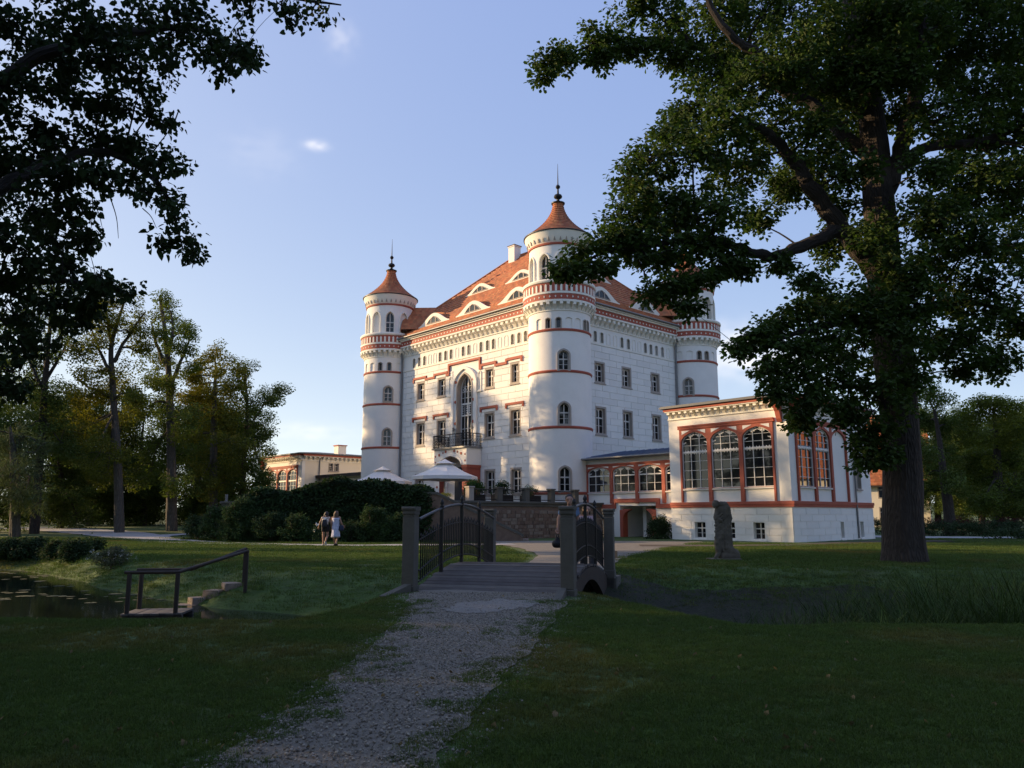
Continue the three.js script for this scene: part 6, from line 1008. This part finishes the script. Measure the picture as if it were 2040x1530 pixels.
  // the part of the crown above and beside the frame
  const rr = rand(8); for (let i = 0; i < 26; i++) { const a = rr() * TAU, q = rr(); blobs.push({ c: V(base.x + 2 + Math.cos(a) * 6.5 * q, 19 + rr() * 5 - 2 * q, base.z + Math.sin(a) * 6.5 * q), rx: 1.6, ry: 1.3, rz: 1.6, n: 60, sub: 9, noBranch: true }); }
  for (let i = 0; i < 14; i++) blobs.push({ c: V(base.x + 5.5 + rr() * 3.5, 7 + rr() * 11, base.z + (rr() - 0.5) * 8), rx: 1.5, ry: 1.2, rz: 1.5, n: 55, sub: 9 });
  tree('oak_tree', 'huge old oak with dark ridged trunk in front of the pavilion', base, limbs, blobs, { seed: 501, bark: BARK.oak, geo: LG.oak, leaf: LM.oak, flare: 0.14, flute: 0.1, spread: 0.26, twigShare: 0.9, bareTo: 0.5, yellow: 0.03 });
}
{ // the linden whose boughs hang into the picture from the left, trunk outside the frame
  const D = 11, base = V(-10.5, groundH(-10.5, 8.5), -8.5), A = (x, y, d = D) => at(x, y, d), rr = rand(17);
  const limbs = [
    [[base, V(-10.4, 2.5, -8.5), V(-10.2, 6, -8.7), V(-10, 10, -9), V(-9.9, 15, -9)], [0.42, 0.36, 0.32, 0.24, 0.08]],
    [[V(-10.2, 5.6, -8.6), A(-120, 250, 10), A(60, 120, 10.6), A(230, 70, 11), A(400, 60, 11.2), A(480, 110, 11.2)], [0.16, 0.13, 0.1, 0.07, 0.04, 0.015]],
    [[V(-10.3, 4.4, -8.6), A(-100, 420, 10), A(60, 340, 10.6), A(180, 300, 11), A(270, 330, 11.2), A(330, 390, 11.4), A(365, 500, 11.4)], [0.15, 0.12, 0.09, 0.06, 0.045, 0.03, 0.01]],
    [[V(-10.3, 3.6, -8.6), A(-100, 600, 10.2), A(20, 560, 10.6), A(120, 560, 11), A(220, 570, 11.2)], [0.13, 0.1, 0.07, 0.04, 0.012]],
    [[V(-10, 9, -8.9), A(200, -150, 10.5), A(400, -60, 11), A(560, -10, 11.4), A(680, 10, 11.6)], [0.14, 0.1, 0.07, 0.04, 0.012]],
  ];
  const B = [[630, 8, 56, 18], [560, 10, 50, 20], [500, 20, 46, 30], [480, 80, 40, 40], [450, 130, 54, 28], [495, 120, 20, 30], [400, 40, 60, 40], [420, 100, 46, 34], [345, 60, 50, 50], [340, 130, 44, 40], [300, 60, 60, 60], [280, 160, 54, 40], [220, 90, 70, 70], [150, 60, 80, 70], [60, 80, 80, 80], [120, 170, 80, 60], [30, 200, 70, 70], [200, 210, 60, 44], [300, 225, 44, 26], [345, 250, 20, 20], [90, 280, 70, 54], [180, 280, 56, 40], [250, 290, 44, 34], [20, 320, 60, 60], [110, 350, 64, 46], [200, 340, 50, 34], [270, 350, 40, 26], [320, 330, 26, 26], [345, 325, 24, 24], [290, 385, 26, 22], [330, 390, 22, 30], [350, 440, 26, 34], [370, 485, 22, 24], [385, 510, 14, 10], [320, 480, 14, 10], [60, 420, 70, 50], [140, 420, 46, 36], [30, 490, 70, 50], [110, 480, 54, 40], [160, 460, 30, 26], [60, 560, 70, 46], [140, 540, 44, 30], [200, 555, 36, 16], [240, 575, 24, 14], [110, 610, 50, 30], [160, 630, 34, 26], [30, 630, 60, 44], [70, 690, 50, 34], [20, 740, 40, 50], [180, 600, 24, 20]];
  const blobs = B.map(([px, py, rx, ry]) => { const d = D + (rr() - 0.5) * 2.4, x = pxr(rx, d), y = pxr(ry, d), dense = px < 260 ? 1.55 : 1.0; return { c: at(px, py, d), rx: x, ry: y, rz: Math.max(0.35, (x + y) * 0.8), n: Math.round((6 + 150 * x * y) * dense), sub: Math.max(5, Math.round(14 * (x + y))) }; });
  for (let i = 0; i < 46; i++) { const a = rr() * TAU, q = Math.sqrt(rr()); blobs.push({ c: V(-11.5 + Math.cos(a) * 4 * q, 5 + rr() * 10, -8 + Math.sin(a) * 5 * q), rx: 1.2, ry: 0.9, rz: 1.2, n: 90, sub: 10, noBranch: true }); }
  for (let i = 0; i < 40; i++) blobs.push({ c: V(-8 + rr() * 13, 7.2 + rr() * 4, 1.5 - rr() * 6), rx: 1.2, ry: 0.7, rz: 1.2, n: 90, sub: 10, noBranch: true });  // unseen canopy over the camera, added to darken the foreground
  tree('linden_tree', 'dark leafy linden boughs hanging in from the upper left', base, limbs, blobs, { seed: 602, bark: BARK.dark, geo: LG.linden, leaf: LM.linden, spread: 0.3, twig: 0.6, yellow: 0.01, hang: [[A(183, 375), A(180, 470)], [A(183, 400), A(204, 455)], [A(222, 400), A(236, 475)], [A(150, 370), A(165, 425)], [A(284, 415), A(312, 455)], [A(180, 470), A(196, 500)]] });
}
{ // the wood on the left
  const W = (name, label, px, py, d, rpx, path, B, o) => {
    const base = at(px, py, d); base.y = groundH(base.x, d) - 0.1;
    const limbs = [[[base, ...path.map(([x, y]) => at(x, y, d))], [pxr(rpx, d), ...path.map((_, i) => pxr(rpx, d) * lerp(0.85, 0.22, i / Math.max(1, path.length - 1)))]]];
    for (const l of o.limbs ?? []) limbs.push([l.map(([x, y, dz]) => at(x, y, d + (dz ?? 0))), l.map((_, i) => pxr(rpx, d) * lerp(0.45, 0.1, i / (l.length - 1)))]);
    const r = rand(o.seed + 5), blobs = B.map(([x, y, rx, ry, t, k]) => { const dd = d + (r() - 0.5) * 5, a = pxr(rx, dd), b = pxr(ry, dd); return { c: at(x, y, dd), rx: a, ry: b, rz: (a + b) * 0.6, n: Math.round((9 + 10 * a * b) * (0.45 + 0.55 * (k ?? 1))), sub: Math.max(7, Math.round(3.4 * (a + b))), t: t ?? 0 }; });
    return tree(name, label, base, limbs, blobs, { bark: BARK.grey, geo: LG.wood, leaf: LM.wood, spread: 0.4, twig: 1.6, twigShare: 0.5, group: 'trees of the wood on the left', ...o });
  };
  W('tall_tree', 'tall tree with straight pale trunk beside the pale path fork', 238, 1063, 62, 9.5, [[236, 960], [230, 850], [224, 760], [222, 690], [235, 640], [248, 600]], [[245, 600, 46, 26, 0.3, 0.8], [200, 625, 44, 26, 0.3, 0.7], [285, 640, 34, 34, 0.2, 0.7], [235, 660, 60, 30, 0.2, 0.8], [175, 690, 40, 30, 0.4, 0.8], [270, 700, 44, 30, 0, 0.6], [200, 740, 60, 36, 0.6], [170, 790, 46, 36, 0.7], [230, 800, 50, 40, 0.4], [180, 845, 50, 36, 0.6], [240, 860, 44, 34, 0.2], [200, 900, 50, 34, 0.1], [150, 860, 30, 30, 0.4], [260, 780, 30, 30, 0, 0.6], [215, 940, 40, 24, 0]], { seed: 701, limbs: [[[225, 760], [200, 700], [180, 650, 1]], [[224, 720], [262, 660], [290, 620, -1]], [[222, 690], [215, 640], [210, 600, 1]], [[226, 790], [175, 770, 1], [150, 750, 1]]], yellow: 0.08, leaf: LM.gold });
  W('tall_tree', 'tall forked tree with sparse top in the middle of the wood', 342, 1060, 66, 11, [[342, 980], [341, 900], [339, 820], [336, 740], [332, 690], [326, 640], [318, 590]], [[324, 592, 14, 14, 0, 0.7], [335, 615, 26, 18, 0, 0.6], [345, 645, 34, 20, 0, 0.7], [370, 665, 24, 20, 0, 0.8], [355, 690, 36, 22, 0, 0.7], [330, 660, 24, 18, 0, 0.5], [320, 720, 30, 20, 0, 0.5], [370, 720, 24, 24, 0, 0.6], [310, 760, 30, 24, 0.4, 0.6], [345, 770, 40, 26, 0.5, 0.8], [300, 810, 40, 30, 0.1, 0.9], [360, 830, 50, 36, 0.1], [310, 880, 46, 36, 0], [350, 910, 50, 36, 0], [300, 940, 40, 30, 0], [350, 960, 40, 26, 0, 0.8]], { seed: 702, limbs: [[[338, 790], [352, 740], [372, 690, 1], [380, 665, 1]], [[336, 740], [318, 700], [305, 660, -1], [302, 640, -1]], [[334, 710], [345, 660], [340, 620]]] });
  W('golden_tree', 'rounded golden green tree right of the forked tree', 425, 1055, 70, 9, [[425, 950], [426, 850], [428, 780], [430, 730]], [[430, 705, 34, 16, 0.9], [415, 735, 34, 24, 1.0], [455, 735, 30, 26, 0.5], [400, 770, 30, 26, 1.3], [435, 780, 44, 30, 0.7], [470, 770, 26, 30, 0.1], [395, 815, 36, 28, 1.3], [440, 830, 50, 34, 0.4], [410, 870, 50, 34, 0.3], [460, 880, 40, 36, 0], [420, 925, 54, 34, 0], [450, 960, 40, 30, 0], [395, 960, 40, 30, 0], [380, 750, 20, 20, 1.2], [375, 790, 18, 18, 1.3]], { seed: 703, leaf: LM.gold, yellow: 0.2 });
  W('leaning_tree', 'slender tree with open branches at the edge of the wood', 482, 1010, 72, 5.5, [[485, 930], [491, 860], [492, 800], [488, 750], [490, 725]], [[490, 735, 26, 18, 0.2, 0.6], [478, 760, 18, 20, 0.2, 0.7], [525, 790, 26, 16, 0, 0.6], [550, 775, 20, 14, 0, 0.7], [520, 830, 26, 18, 0, 0.6], [500, 800, 20, 20, 0, 0.6], [535, 865, 28, 12, 0, 0.6], [505, 880, 24, 24, 0, 0.8], [470, 850, 20, 30, 0, 0.8], [510, 930, 22, 24, 0, 0.9], [470, 920, 24, 34, 0], [525, 960, 16, 18, 0, 0.9], [480, 975, 24, 24, 0, 0.9], [545, 800, 20, 12, 0, 0.5], [530, 900, 14, 14, 0, 0.6]], { seed: 704, bark: BARK.dark, leaf: LM.woodShade, limbs: [[[492, 860], [510, 830, 1], [535, 795, 1], [558, 772, 1]], [[490, 880], [520, 868, -1], [550, 866, -1]], [[492, 800], [478, 770], [470, 745]]] });
  W('tall_tree', 'tall dark tree with long bare trunk behind the linden boughs', 68, 1062, 60, 9, [[76, 960], [84, 860], [90, 760], [96, 690], [104, 600], [108, 560]], [[100, 590, 50, 34, 0, 0.8], [60, 640, 50, 34, 0], [140, 640, 40, 30, 0, 0.6], [110, 690, 40, 26, 0, 0.5], [50, 720, 50, 36, 0], [150, 700, 36, 24, 0, 0.5], [30, 780, 50, 44, 0], [110, 790, 40, 40, 0, 0.8], [60, 850, 60, 40, 0], [120, 880, 40, 40, 0], [20, 900, 50, 50, 0]], { seed: 705, bark: BARK.dark, leaf: LM.woodShade, limbs: [[[90, 760], [125, 700, 1], [150, 650, 1]], [[88, 780], [60, 720], [40, 660]]] });
  W('willow_tree', 'pale drooping willow at the left edge of the picture', 30, 1075, 52, 10, [[30, 960], [26, 900], [20, 850]], [[10, 860, 40, 26, 0, 2], [50, 870, 36, 26, 0, 2], [70, 900, 26, 40, 0, 1.6], [20, 910, 46, 40, 0, 2], [60, 950, 30, 40, 0, 1.6], [-10, 950, 40, 50, 0, 2], [40, 985, 40, 36, 0, 1.6]], { seed: 706, geo: LG.willow, leaf: LM.willow, droop: 0.8, limbs: [[[26, 900], [50, 870, 1], [75, 880, 1]]] });
  // darker trees filling the back of the wood, each with its own trunk
  const back = [[-30, 1062, 64, 'dark tree at the far left of the wood'], [120, 1060, 74, 'dark tree between the bare trunk and the pale trunk'], [178, 1058, 82, 'distant dark tree left of the pale trunk'], [285, 1057, 84, 'distant dark tree between the two tall trees'], [385, 1056, 86, 'distant dark tree left of the golden tree'], [455, 1054, 88, 'distant dark tree right of the golden tree'], [-110, 1064, 60, 'dark tree just outside the left edge of the wood']];
  back.forEach(([px, py, d, label], i) => { const r = rand(900 + i), B = []; for (let k = 0; k < 18; k++) B.push([px + (r() - 0.5) * 120, 800 + r() * 230, 40 + 20 * r(), 34 + 16 * r(), 0, 1]); W('wood_tree', label, px, py, d, 6, [[px + 4, 980], [px - 3, 900], [px + 2, 830]], B, { seed: 800 + i * 7, bark: BARK.dark, leaf: LM.woodShade }); });
}
{ // undergrowth on the wood's floor
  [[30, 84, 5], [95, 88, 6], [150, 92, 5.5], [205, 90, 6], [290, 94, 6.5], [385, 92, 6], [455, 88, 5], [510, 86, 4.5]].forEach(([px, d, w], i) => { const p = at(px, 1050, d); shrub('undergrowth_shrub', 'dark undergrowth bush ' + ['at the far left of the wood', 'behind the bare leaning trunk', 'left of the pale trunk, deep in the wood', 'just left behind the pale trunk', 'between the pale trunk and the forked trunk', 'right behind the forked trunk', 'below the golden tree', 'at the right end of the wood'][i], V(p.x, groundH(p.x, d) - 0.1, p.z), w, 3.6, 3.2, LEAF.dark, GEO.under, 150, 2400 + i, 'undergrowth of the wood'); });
}
{ // trees outside the frame on the sun's side: their shade lies over lawn, path and the palace's lower storeys; more, behind the camera, are added to dim the foreground
  const spec = [[-33, 22, 19, 6], [-40, 34, 22, 6.5], [-46, 14, 22, 7], [-58, 28, 25, 7.5], [-38, 43, 25, 6.5, 0.48], [-54, 46, 29, 7.5, 0.5], [-30, 15, 20, 6], [-62, 20, 28, 8], [-45, 24, 22, 6.5], [-24, 9, 15, 5], [-63, 87, 31, 6.5], [-80, 84, 34, 7], [-82, 95, 34, 6.5], [-92, 44, 27, 8], [-9, -7, 15, 5.5], [1.5, -12, 17, 6], [11, -9, 15, 5.5], [-18, -2, 16, 5.5], [19, 1, 14, 5], [-5, -22, 19, 7], [15, -22, 19, 7], [26, -8, 17, 6]];
  spec.forEach(([x, d, h, cr, low = 0.24], i) => {
    const base = V(x, groundH(x, d) - 0.1, -d), r = rand(1200 + i), blobs = [];
    const behind = d < 5; for (let k = 0; k < (behind ? 22 : 30); k++) { const a = r() * TAU, v = r(), q = Math.sqrt(r()) * cr * (0.45 + 0.55 * Math.sin(Math.PI * (0.15 + 0.8 * v))) * 0.85; blobs.push({ c: V(x + Math.cos(a) * q, h * (low + (0.94 - low) * v), -d + Math.sin(a) * q), rx: cr * 0.27, ry: cr * 0.21, rz: cr * 0.27, n: x < -60 && d > 80 ? 10 : 17, sub: 6 }); }
    tree('shade_tree', behind ? 'leafy tree added unseen behind the viewpoint to dim the foreground' : 'tall leafy tree standing left of the view, shading the lawn', base, [[[base, V(x + 0.3, h * 0.3, -d), V(x, h * 0.6, -d), V(x - 0.2, h * 0.9, -d)], [0.5, 0.4, 0.28, 0.08]]], blobs, { seed: 1300 + i, bark: BARK.dark, geo: LG.wood, leaf: LM.wood, size: 1.35, spread: 0.34, twig: 1.8, twigShare: 0.2, group: behind ? 'added trees behind the viewpoint' : 'trees left of the view' });
  });
}
{ // trees and hedges on the right
  const R = (label, px, py, d, rpx, path, B, o) => {
    const base = at(px, py, d); base.y = groundH(base.x, d) - 0.1; const r = rand(o.seed);
    const blobs = B.map(([x, y, rx, ry, t, k]) => { const dd = d + (r() - 0.5) * 5, a = pxr(rx, dd), b = pxr(ry, dd); return { c: at(x, y, dd), rx: a, ry: b, rz: (a + b) * 0.6, n: Math.round((12 + 13 * a * b) * (k ?? 1)), sub: Math.max(6, Math.round(3.2 * (a + b))), t: t ?? 0 }; });
    return tree('park_tree', label, base, [[[base, ...path.map(([x, y]) => at(x, y, d))], [pxr(rpx, d), ...path.map((_, i) => pxr(rpx, d) * lerp(0.85, 0.25, i / Math.max(1, path.length - 1)))]]], blobs, { bark: BARK.dark, geo: LG.wood, leaf: LM.wood, spread: 0.3, twig: 1.5, twigShare: 0.4, group: 'trees right of the oak', ...o });
  };
  R('sunlit tree with yellow green crown at the right edge', 1990, 1045, 66, 10, [[1988, 960], [1985, 880], [1980, 820]], [[1970, 795, 36, 24, 0.6], [1940, 820, 36, 30, 0.5], [2000, 815, 36, 30, 0.4], [1930, 860, 40, 34, 0.4], [1985, 860, 44, 36, 0.7], [2035, 850, 36, 40, 0.2], [1920, 910, 40, 36, 0.2], [1975, 920, 50, 36, 0.3], [2035, 920, 40, 40, 0], [1940, 960, 44, 34, 0], [2000, 970, 50, 34, 0], [1960, 1000, 44, 22, 0], [2030, 1000, 40, 26, 0]], { seed: 1501, yellow: 0.12 });
  R('dark tree with leaning trunk between the oak and the sunlit tree', 1893, 1042, 62, 11, [[1888, 1000], [1880, 950], [1872, 880], [1862, 820]], [[1850, 790, 30, 24, 0], [1870, 800, 30, 22, 0, 0.7], [1850, 840, 40, 34, 0], [1890, 850, 34, 30, 0, 0.7], [1840, 890, 40, 34, 0], [1880, 910, 40, 34, 0], [1850, 945, 40, 30, 0], [1900, 955, 40, 26, 0], [1830, 980, 30, 20, 0, 0.8]], { seed: 1502, leaf: LM.woodShade });
  R('distant tree showing under the oak crown beside the pavilion', 1770, 1040, 92, 8, [[1770, 960], [1772, 900]], [[1790, 800, 40, 34, 0, 0.6], [1820, 830, 40, 40, 0, 0.8], [1800, 870, 40, 30, 0, 0.6]], { seed: 1503, leaf: LM.woodShade });
  [[1955, 1040, 92, 'distant dark tree behind the sunlit tree'], [2050, 1042, 84, 'dark tree cut by the right edge of the picture'], [1868, 1040, 104, 'far dark tree filling the gap beside the oak trunk'], [2020, 1043, 76, 'broad dark tree low behind the right hedge']].forEach(([px, py, d, label], i) => { const r = rand(1560 + i), B = []; for (let q = 0; q < 14; q++) B.push([px + (r() - 0.5) * 110, 845 + r() * 170, 40 + 16 * r(), 32 + 14 * r(), 0, 1]); R(label, px, py, d, 6, [[px, 980], [px + 2, 920], [px, 860]], B, { seed: 1580 + i, leaf: LM.woodShade }); });
  const H = (label, x0, x1, d, w, h, seed, leaf) => { const r = rand(seed), list = [], t = thing('hedge', label, 'hedge', [(x0 + x1) / 2, groundH((x0 + x1) / 2, d), -d], 0, 'clipped hedges by the right path'), L = x1 - x0; for (let i = 0; i < L * h * w * 16; i++) { const x = (r() - 0.5) * L; list.push({ p: V(x, h * Math.pow(r(), 0.6) * (0.9 + 0.2 * noise(x * 0.7, seed)), (r() - 0.5) * w), s: 0.8 + 0.5 * r(), ry: r() * TAU, rx: r() - 0.5, rz: r() - 0.5 }); } mesh('stems', merge(Array.from({ length: 8 }, (_, i) => tube([[-L / 2 + (i + 0.5) * L / 8, -0.1, 0], [-L / 2 + (i + 0.6) * L / 8, h * 0.8, 0.05]], [0.03, 0.01], 4))), MT.postWood, t); instances('foliage', GEO.shrub, leaf, list, t, (c) => { const k = 0.7 + 0.6 * r(); c.setRGB(k, k, k); }).userData.kind = 'stuff'; };
  H('long clipped hedge behind the right path', 31, 62, 60, 1.4, 1.15, 1601, LEAF.dark); H('short dark hedge at the bend of the right path', 30.6, 40, 50.4, 1.2, 0.85, 1602, LEAF.dark); H('low reddish hedge along the back of the right lawn', 33, 66, 64, 1, 1.5, 1603, LEAF.red);
  H('clipped hedge seen between the pavilion and the oak trunk', 28, 34, 66, 1.2, 1.3, 1604, LEAF.dark);
  shrub('round_shrub', 'round dark shrub beside the passage doorway', V(...cas(-1.35, -10.35, -0.05).toArray()), 2.0, 1.55, 1.9, LEAF.dark, GEO.shrub, 170, 1701);
}
{ // shrubs at the pond
  const S = [[20, 1112, 40, 3.2, 1.2, 'dark', 'dark shrub at the far left of the pond bank'], [62, 1110, 40, 2.6, 1.2, 'dark', 'second dark shrub on the pond bank'], [110, 1112, 38, 1.5, 1.1, 'dark', 'small rounded shrub in the middle of the pond bank'], [150, 1116, 37, 1.8, 1.2, 'dark', 'dark rounded shrub nearest the flowering bush'], [186, 1098, 40, 1.0, 0.7, 'dark', 'smallest dark shrub below the path bend']];
  S.forEach(([px, py, d, w, h, k, label], i) => { const p = groundHit(px, py, 22); shrub('pond_shrub', label, V(p.x, p.y - 0.05, p.z), w * 0.9, h * 0.72, w * 0.8, LEAF[k], GEO.shrub, Math.round(w * h * 60), 1800 + i, 'shrubs on the pond bank'); });
  const p = groundHit(225, 1132, 20); const t = shrub('flowering_bush', 'loose bush with small pale flowers above the pond', V(p.x, p.y - 0.03, p.z), 2.0, 0.75, 1.0, leafMat(0.10, 0.12, 0.07), GEO.small, 150, 1851); const r = rand(77); instances('flowers', leafCluster(88, 8, 0.05, 0.035, 0.03, 'oval'), mat(0.5, 0.5, 0.45), Array.from({ length: 50 }, () => ({ p: V((r() - 0.5) * 1.8, 0.35 + 0.4 * r(), (r() - 0.3) * 0.7), s: 1, ry: r() * 6 })), t).userData.kind = 'stuff';
  // lily pads and weed on the water
  const list = []; for (let i = 0; i < 1500; i++) { const x = -7.5 - r() * 26, d = 16 + r() * 26; if (groundH(x, d) > -0.9 || fbm(x * 0.3, d * 0.3, 6) < 0.02) continue; list.push({ p: V(x, -0.852, -d), s: 0.08 + 0.14 * r(), ry: r() * TAU }); }
  tag(instances('lily_pads', new THREE.CircleGeometry(1, 9, 0.2, 5.9).rotateX(-Math.PI / 2), mat(0.035, 0.05, 0.015, 0.95, { side: THREE.DoubleSide }), list), 'scattered lily pads and weed floating on the pond', 'water plants', null, 'stuff');
}

// ───────── ground cover ─────────
function pathAt(d) { for (let i = 0; i < NEAR_PATH.length - 1; i++) { const a = NEAR_PATH[i], b = NEAR_PATH[i + 1]; if (d >= a[1] && d <= b[1]) { const t = (d - a[1]) / (b[1] - a[1]); return [lerp(a[0], b[0], t), lerp(a[2], b[2], t)]; } } return null; }
function onFarPath(x, d) { // rough mask of the sheets beyond the bridge
  if (Math.abs(x - lerp(0.95, 5, (d - 21) / 26)) < (d < 30 ? 1.6 : lerp(1.7, 6.2, (d - 30) / 16)) && d > 20.5 && d < 48) return true;
  if (x > 6 && x < 26 && Math.abs(d - lerp(39.9, 47, clamp((x - 11) / 12))) < 1.1) return true;
  if (d > 39.5 && x < 1 && Math.abs(d - (x > -9.4 ? 41.2 : 40.7 + (-9.4 - x) * 0.72)) < 1.1) return true;
  return false;
}
{
  const r = rand(2100), blade = (n, h, spread, w, seed) => { const q = rand(seed), pos = []; for (let i = 0; i < n; i++) { const x = (q() - 0.5) * spread, z = (q() - 0.5) * spread, a = q() * TAU, l = h * (0.55 + 0.7 * q()), lean = 0.25 + 0.55 * q(), cx = Math.cos(a), cz = Math.sin(a), bw = w * (0.7 + 0.6 * q()), mx = x + cx * l * lean * 0.35, mz = z + cz * l * lean * 0.35, tx = x + cx * l * lean, tz = z + cz * l * lean; pos.push(x - cz * bw, 0, z + cx * bw, x + cz * bw, 0, z - cx * bw, mx, l * 0.62, mz, mx - cz * bw * 0.7, l * 0.6, mz + cx * bw * 0.7, mx + cz * bw * 0.7, l * 0.6, mz - cx * bw * 0.7, tx, l * 0.92, tz); } const g = new THREE.BufferGeometry(); g.setAttribute('position', new THREE.Float32BufferAttribute(pos, 3)); g.computeVertexNormals(); return plain(g); };
  const tuft = blade(30, 0.038, 0.15, 0.0036, 5), tuftFar = blade(34, 0.045, 0.34, 0.0075, 6), list = [], far = [];
  const soil = (x, d) => x > 1.2 && d > 15.0 && d < 22.2 + 1.2 * noise(x * 0.8, d * 0.8);
  for (let i = 0; i < 112000; i++) {
    const d = 1.5 + 14.5 * Math.pow(r(), 0.85), x = (r() * 2 - 1) * (0.74 * d + 2.2), h = groundH(x, d); if (h < -0.84) continue;
    const p = pathAt(d); let s = 1;
    if (p) { const q = Math.abs(x - p[0]) / p[1], n = fbm(x * 1.1, d * 1.1, 9) * 1.3 + 0.35 * noise(x * 5, d * 5, 4), lim = 0.88 + n * 1.05 + (x < p[0] ? -0.1 * clamp((9 - d) / 4) : 0); if (q < lim && !(q > 0.25 && n > 0.22 && r() < 0.6)) continue; s = q < 1.15 ? 0.8 : 1; }
    if (Math.abs(x - BR.x) < 1.75 && d > 14.6) continue;
    const dry = fbm(x * 0.35, d * 0.35, 3.3); if (dry > 0.2 && r() < 0.5) continue; list.push({ p: V(x, h + (p && Math.abs(x - p[0]) < p[1] * 1.05 ? 0.01 : -0.004), -d), s: s * (0.65 + 0.6 * r()), ry: r() * TAU, sy: 0.75 + 0.5 * r(), dry });
  }
  for (let i = 0; i < 46000; i++) { const d = 15 + 37 * Math.pow(r(), 0.75), x = (r() * 2 - 1) * (0.7 * d + 1), h = groundH(x, d); if (h < -0.84 || onFarPath(x, d) || (soil(x, d) && r() < 0.55) || (d > 44 && x > -3 && x < 26) || (Math.abs(x - 0.3) < 2.2 && d < 22)) continue; far.push({ p: V(x, h - 0.005, -d), s: (0.8 + 0.5 * r()) * (1 + (d - 15) * 0.02), ry: r() * TAU, sy: 0.8 + 0.4 * r(), dry: fbm(x * 0.35, d * 0.35, 3.3) - 0.05 }); }
  const tint = (c, o) => { const k = 0.65 + 0.7 * r(), y = clamp(o.dry * 4.2 - 0.35) + (r() < 0.04 ? 0.6 : 0); c.setRGB(k * lerp(1, 1.75, clamp(y)), k * lerp(1, 1.0, clamp(y)), k * lerp(1, 1.3, clamp(y))); };
  const gm = leafMat(0.078, 0.13, 0.02, 0.4);
  tag(instances('lawn_grass', tuft, gm, list, null, tint), 'short grass of the near lawn', 'grass', null, 'stuff');
  tag(instances('lawn_grass', tuftFar, gm, far, null, tint), 'grass of the lawn beyond the stream', 'grass', null, 'stuff');
  // loose gravel
  const stones = []; for (let i = 0; i < 34000; i++) { const d = 3.4 + 12.2 * Math.pow(r(), 0.85), p = pathAt(d); if (!p) continue; const q = (r() * 2 - 1) * 1.55, x = p[0] + q * p[1]; if (Math.abs(q) > 0.9 && r() < 0.35 + (Math.abs(q) - 0.9) * 1.1) continue; stones.push({ p: V(x, groundH(x, d) + (Math.abs(q) < 1 ? 0.024 : 0.006), -d), s: 0.004 + 0.011 * Math.pow(r(), 2.2), sy: 0.55 + 0.3 * r(), ry: r() * TAU, rx: r() * 0.6 }); }
  tag(instances('gravel_stones', jitter(new THREE.IcosahedronGeometry(1, 0), 0.5, 3), mat(0.25, 0.225, 0.185, 0.95), stones, null, (c) => { const k = 0.45 + 0.95 * r(); c.setRGB(k, k * (0.97 + 0.04 * r()), k * (0.94 + 0.1 * r())); }), 'loose grey gravel strewn on the path', 'gravel', null, 'stuff');
  // fallen leaves
  const fl = []; for (let i = 0; i < 420; i++) { const d = 4 + 40 * Math.pow(r(), 1.4), x = (r() * 2 - 1) * 0.68 * d, h = groundH(x, d); if (h < -0.4) continue; fl.push({ p: V(x, h + 0.045, -d), s: 0.6 + 0.6 * r(), ry: r() * TAU, rx: (r() - 0.5) * 0.6 }); }
  tag(instances('fallen_leaves', leafCluster(99, 1, 0.001, 0.09, 0.06, 'oval', 0.1), mat(0.22, 0.17, 0.09, 0.9, { side: THREE.DoubleSide }), fl, null, (c) => { const k = 0.5 + r(); c.setRGB(k, k * 0.9, k * 0.8); }), 'dry fallen leaves scattered over the lawn', 'leaves', null, 'stuff');
  // bare dark earth of the ditch
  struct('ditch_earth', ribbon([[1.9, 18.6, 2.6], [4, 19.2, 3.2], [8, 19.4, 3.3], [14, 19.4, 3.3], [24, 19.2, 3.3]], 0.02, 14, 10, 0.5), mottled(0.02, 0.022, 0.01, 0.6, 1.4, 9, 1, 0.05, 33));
  // reeds in the ditch
  const reed = blade(9, 1.15, 0.3, 0.011, 9), rl = []; for (let i = 0; i < 2600; i++) { const x = 3.6 + 11.5 * Math.pow(r(), 0.62), d = 13.0 + 5.2 * r(); if (fbm(x * 0.5, d * 0.5, 8) < 0.1 - 0.35 * clamp((x - 4) / 4)) continue; rl.push({ p: V(x, groundH(x, d) - 0.05, -d), s: 0.55 + (0.35 + 0.6 * r()) * clamp((x - 3.5) / 5), ry: r() * TAU, sy: 0.8 + 0.45 * r() }); }
  tag(instances('reeds', reed, leafMat(0.045, 0.085, 0.02, 0.3), rl, null, (c) => { const k = 0.6 + 0.7 * r(); c.setRGB(k * 1.05, k, k * 0.9); }), 'tall reeds growing in the ditch below the oak', 'reeds', null, 'stuff');
  const weeds = []; for (let i = 0; i < 12000; i++) { const x = 1.6 + 13 * r(), d = 15.2 + 8.6 * r(); if (r() > 0.4 + 0.6 * sstep(20, 23, d)) continue; weeds.push({ p: V(x, groundH(x, d), -d), s: 0.2 + 0.3 * r(), ry: r() * TAU }); }
  tag(instances('bank_weeds', GEO.small, LEAF.shrub, weeds, null, (c) => { const k = 0.5 + 0.7 * r(); c.setRGB(k, k, k); }), 'low creeping weeds on the ditch bank', 'weeds', null, 'stuff');
}

renderer.render(scene, camera);
